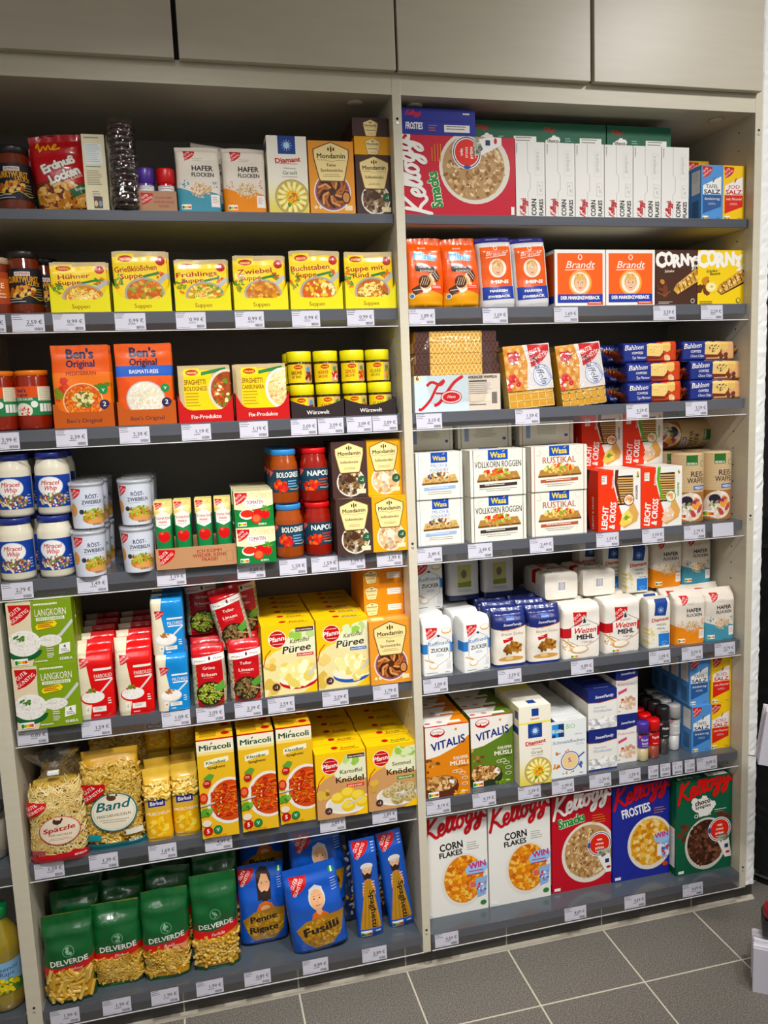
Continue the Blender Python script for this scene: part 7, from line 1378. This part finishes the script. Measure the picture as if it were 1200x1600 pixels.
# ------------------------------------------------------------------ price tags in the clear holders
def price_tag(w, price, seed):
    H = .038; a = A(w, H, 'E6E4EC', seed); s = .068/w; r = a.R
    if price:
        if w > .05: a.ln(.03, .93, .32, 3, '4A4A52', .022, .065); a.t(price, .93, .44, .135, '1A1A20', 'r', b=.012); a.ln(.42, .33, .26, 1, '4A4A52', .025, .05); a.bars(.68, .06, .26, .17, '33333A', 16); a.ln(.04, .08, .5, 1, '8A8A94', .012, .04)
        else: a.t(price[:4], .9, .42, .3, '26262C', 'r', b=.0); a.bars(.2, .08, .7, .18, '33333A', 12); a.ln(.06, .9, .5, 2, '6A6A72', .03, .1)
    mb = MB(); mb.box(-w/2, 0, 0, w/2, .0005, H, 'E6E4EC'); a.emit(mb, lambda x, y, o: (x-w/2, -o, y)); return mb.build('price_tag', 'card')
PT = {}
TAGS = {
 ('left', 2): ([-.983, -.902, -.816, -.683, -.547, -.411, -.276, -.141], ['1,99', '2,59', '0,99', '0,99', '0,99', '0,99', '0,99', '0,99'], ['beige lidded jar', 'curry sauce jar', 'chicken soup', 'semolina dumpling soup', 'spring soup', 'onion soup', 'alphabet soup', 'beef soup']),
 ('left', 3): ([-.979, -.833, -.694, -.553, -.417, -.293, -.226, -.154, -.088], ['2,99', '2,39', '2,39', '1,19', '1,19', '2,09', '2,09', '2,09', '2,09'], ['orange lidded jars', 'Mediterranean rice', 'basmati rice', 'bolognese mix', 'carbonara mix', 'beef broth', 'chicken broth', 'vegetable broth', 'clear broth']),
 ('left', 4): ([-.982, -.817, -.636, -.445, -.341, -.261, -.191, -.092], ['2,79', '1,49', '1,19', '0,89', '1,59', '1,59', '1,99', '1,99'], ['salad cream jars', 'fried onion tubs', 'tomato paste tray', 'tomato cartons', 'bolognese jars', 'napoli jars', 'dark thickener boxes', 'yellow thickener boxes']),
 ('left', 5): ([-.982, -.838, -.651, -.568, -.474, -.391, -.251, -.117], ['0,89', '1,59', '1,09', '2,09', '2,39', '2,59', '2,59', '1,79'], ['green rice boxes', 'red rice bags', 'blue rice bags', 'green pea bags', 'lentil bags', 'red striped potato boxes', 'blue striped potato boxes', 'standing starch box']),
 ('left', 6): ([-.976, -.85, -.709, -.571, -.275, -.134], ['1,59', '1,39', '1,69', '4,39', '2,89', '2,89'], ['thin egg noodles', 'ribbon noodles', 'shell pasta bags', 'tall spaghetti boxes', 'potato dumpling boxes', 'bread dumpling boxes']),
 ('left', 7): ([-.971, -.848, -.731, -.619, -.497, -.344, -.183], ['1,99', '1,99', '1,99', '1,99', '0,89', '0,89', '0,89'], ['large tube pasta', 'small spiral pasta', 'chunky spiral pasta', 'bow pasta', 'penne bag', 'fusilli bag', 'spaghetti bags']),
 ('right', 2): ([.016, .211, .408, .697, .842], ['1,89', '1,69', '1,69', '2,59', '2,59'], ['orange cookie bags', 'mini rusk bags', 'orange rusk boxes', 'brown bar box', 'yellow bar box']),
 ('right', 3): ([.026, .295, .617, .798], ['3,19', '1,59', '3,29', '3,29'], ['long wafers', 'waffle packs', 'left cake pack stack', 'right cake pack stack']),
 ('right', 4): ([.015, .155, .33, .526, .666, .797, .889], ['2,49', '2,49', '2,49', '1,59', '1,59', '1,79', ''], ['blue trimmed crispbread', 'rye crispbread', 'rustic crispbread', 'wholegrain crispbread box', 'rye crispbread box', 'left rice cake roll', 'right rice cake roll']),
 ('right', 5): ([.02, .231, .447, .689, .794, .902], ['1,09', '2,59', '0,89', '1,09', '0,79', '0,79'], ['white sugar bags', 'brown sugar bags', 'large flour bags', 'slim flour bag', 'orange oats bag', 'blue oats bag']),
 ('right', 6): ([.017, .149, .283, .385, .501, .595, .688, .727, .767, .808, .848], ['4,19', '4,19', '1,39', '1,99', '1,39', '1,59', '1,09', '0,89', '1,19', '1,29', '0,49'], ['orange muesli box', 'green muesli box', 'semolina boxes', 'pale oat flakes box', 'sugar cube boxes', 'icing sugar boxes', 'purple lidded spice jar', 'paprika jars', 'pepper jars', 'salt mills', 'salt boxes']),
 ('right', 7): ([.022, .41, .6, .792], ['4,69', '4,69', '4,69', '4,69'], ['white corn flakes boxes', 'red cereal box', 'blue cereal box', 'green cereal box']),
}
for (side, row), (xs, pr, wh) in TAGS.items():
    for i, (x, p_, what) in enumerate(zip(xs, pr, wh)):
        small = row == 6 and side == 'right' and 6 <= i <= 9; wd = .033 if small else .064 if (side == 'left' and row == 3 and i > 4) else .068
        kk = (p_, wd)
        if kk not in PT: PT[kk] = price_tag(wd, p_+' €' if p_ else '', 200+len(PT))
        yy = (.0 if row == 7 else .02)-.0055
        txt = f'price tag reading {p_} €' if p_ else 'blank price tag'
        place(PT[kk], x+wd/2, yy, SH[row]-.0405, f'{"small " if small else ""}white {txt} below the {what}', 'price tag', 'white price tags on the shelf edges', 0, 0, -.06)

# ------------------------------------------------------------------ beyond the right end
mb = MB(); mb.lathe([(.30, 0), (.30, .03), (.292, .035), (.292, .95), (.30, .955), (.30, .99)], '0C0C0E', 64, 0, 0, 0, 0); r = mb.build('display_drum', 'black'); r.location = (1.405, .235, 0)
mb = MB(); mb.lathe([(.3015, .022), (.303, .026), (.3015, .03)], 'CCCCCC', 64); mb.build('base_ring', 'chrome', r); tag(r, 'tall black glossy drum shaped display with chrome base ring', 'display')
mb = MB(); mb.box(1.16, .75, 0, 2.9, .80, 2.02, '101418'); 
for z in (.5, 1.0, 1.45): mb.box(1.16, .55, z, 2.9, .75, z+.02, '1A2026')
r = mb.build('dark_rack', 'black'); tag(r, 'dark rack in the shade behind the black display', 'rack')
b = MB(); b.box(1.06, .35, 2.03, 3.4, .9, ZT, 'F0F0F0'); setting(b, 'wall_right_upper', 'plaster')
def leaflets(name, n, w_, h_, d_):
    mb = MB(); R = random.Random(4)
    for i in range(n): q = R.uniform(-.002, .002); mb.box(q, i*d_/n, R.uniform(-.002, .002), w_+q, i*d_/n+d_/n*.7, h_+R.uniform(-.006, .006), R.choice(['E6E4EC', 'D9D7E2', 'EFEDF2', 'C4C4D4']))
    return mb.build(name, 'card')
l1 = leaflets('leaflet_stack', 9, .12, .15, .05); l1.location = (.877, -.20, .61)
l1.location = (.886, -.20, .572); l1.rotation_euler = (0, .12, -.5); tag(l1, 'stack of white leaflets at the right edge beside the black display', 'leaflets')
mb = MB(); mb.tube([(.90, -.14, .569), (1.02, -.20, .552)], .0015, 'AAAAAA'); mb.tube([(1.02, -.20, .552), (1.02, -.20, .0)], .004, 'AAAAAA'); tag(mb.build('leaflet_holder', 'chrome'), 'thin wire holder behind the upper leaflet stack', 'holder')
l2 = leaflets('magazine_stack', 10, .20, .125, .09); l2.location = (.800, -.305, .0); l2.rotation_euler = (0, 0, -.62); tag(l2, 'stack of wrapped white magazines standing on the floor at the right edge', 'magazines')
mb = MB(); mb.bbox(0, 0, 0, .16, .07, .05, '2A2A30', .006); r = mb.build('dark_box', 'plain'); r.location = (.84, -.285, .132); r.rotation_euler = (0, 0, -.62); tag(r, 'small dark box on the floor level magazine stack', 'box')
mb = MB(); mb.lathe([(.018, 0), (.026, .01), (.028, .03), (.02, .045), (.001, .05)], 'A02028', 20); r = mb.build('red_package', 'foil'); r.location = (.872, -.29, .1825); tag(r, 'small red round package on the dark box at the right edge', 'package')
# ceiling lamps of the shop, the last one added for the left fill light (the area lights sit just under them)
for i, (x, y, sx_, sy_) in enumerate(((1.25, -1.15, .25, .25), (-.55, -1.5, .25, .25), (.35, -1.6, .3, .3), (1.9, -3.0, 1.0, .6), (-1.4, -2.8, 1.0, .6))):
    mb = MB(); mb.box(x-sx_/2-.02, y-sy_/2-.02, 3.028, x+sx_/2+.02, y+sy_/2+.02, 3.05, 'F4F4F4'); tag(mb.build('ceiling_lamp', 'plain'), f'unseen square white ceiling lamp, {CO[i]} counted from the shelf', 'lamp', 'ceiling lamps')
bpy.context.view_layer.update()
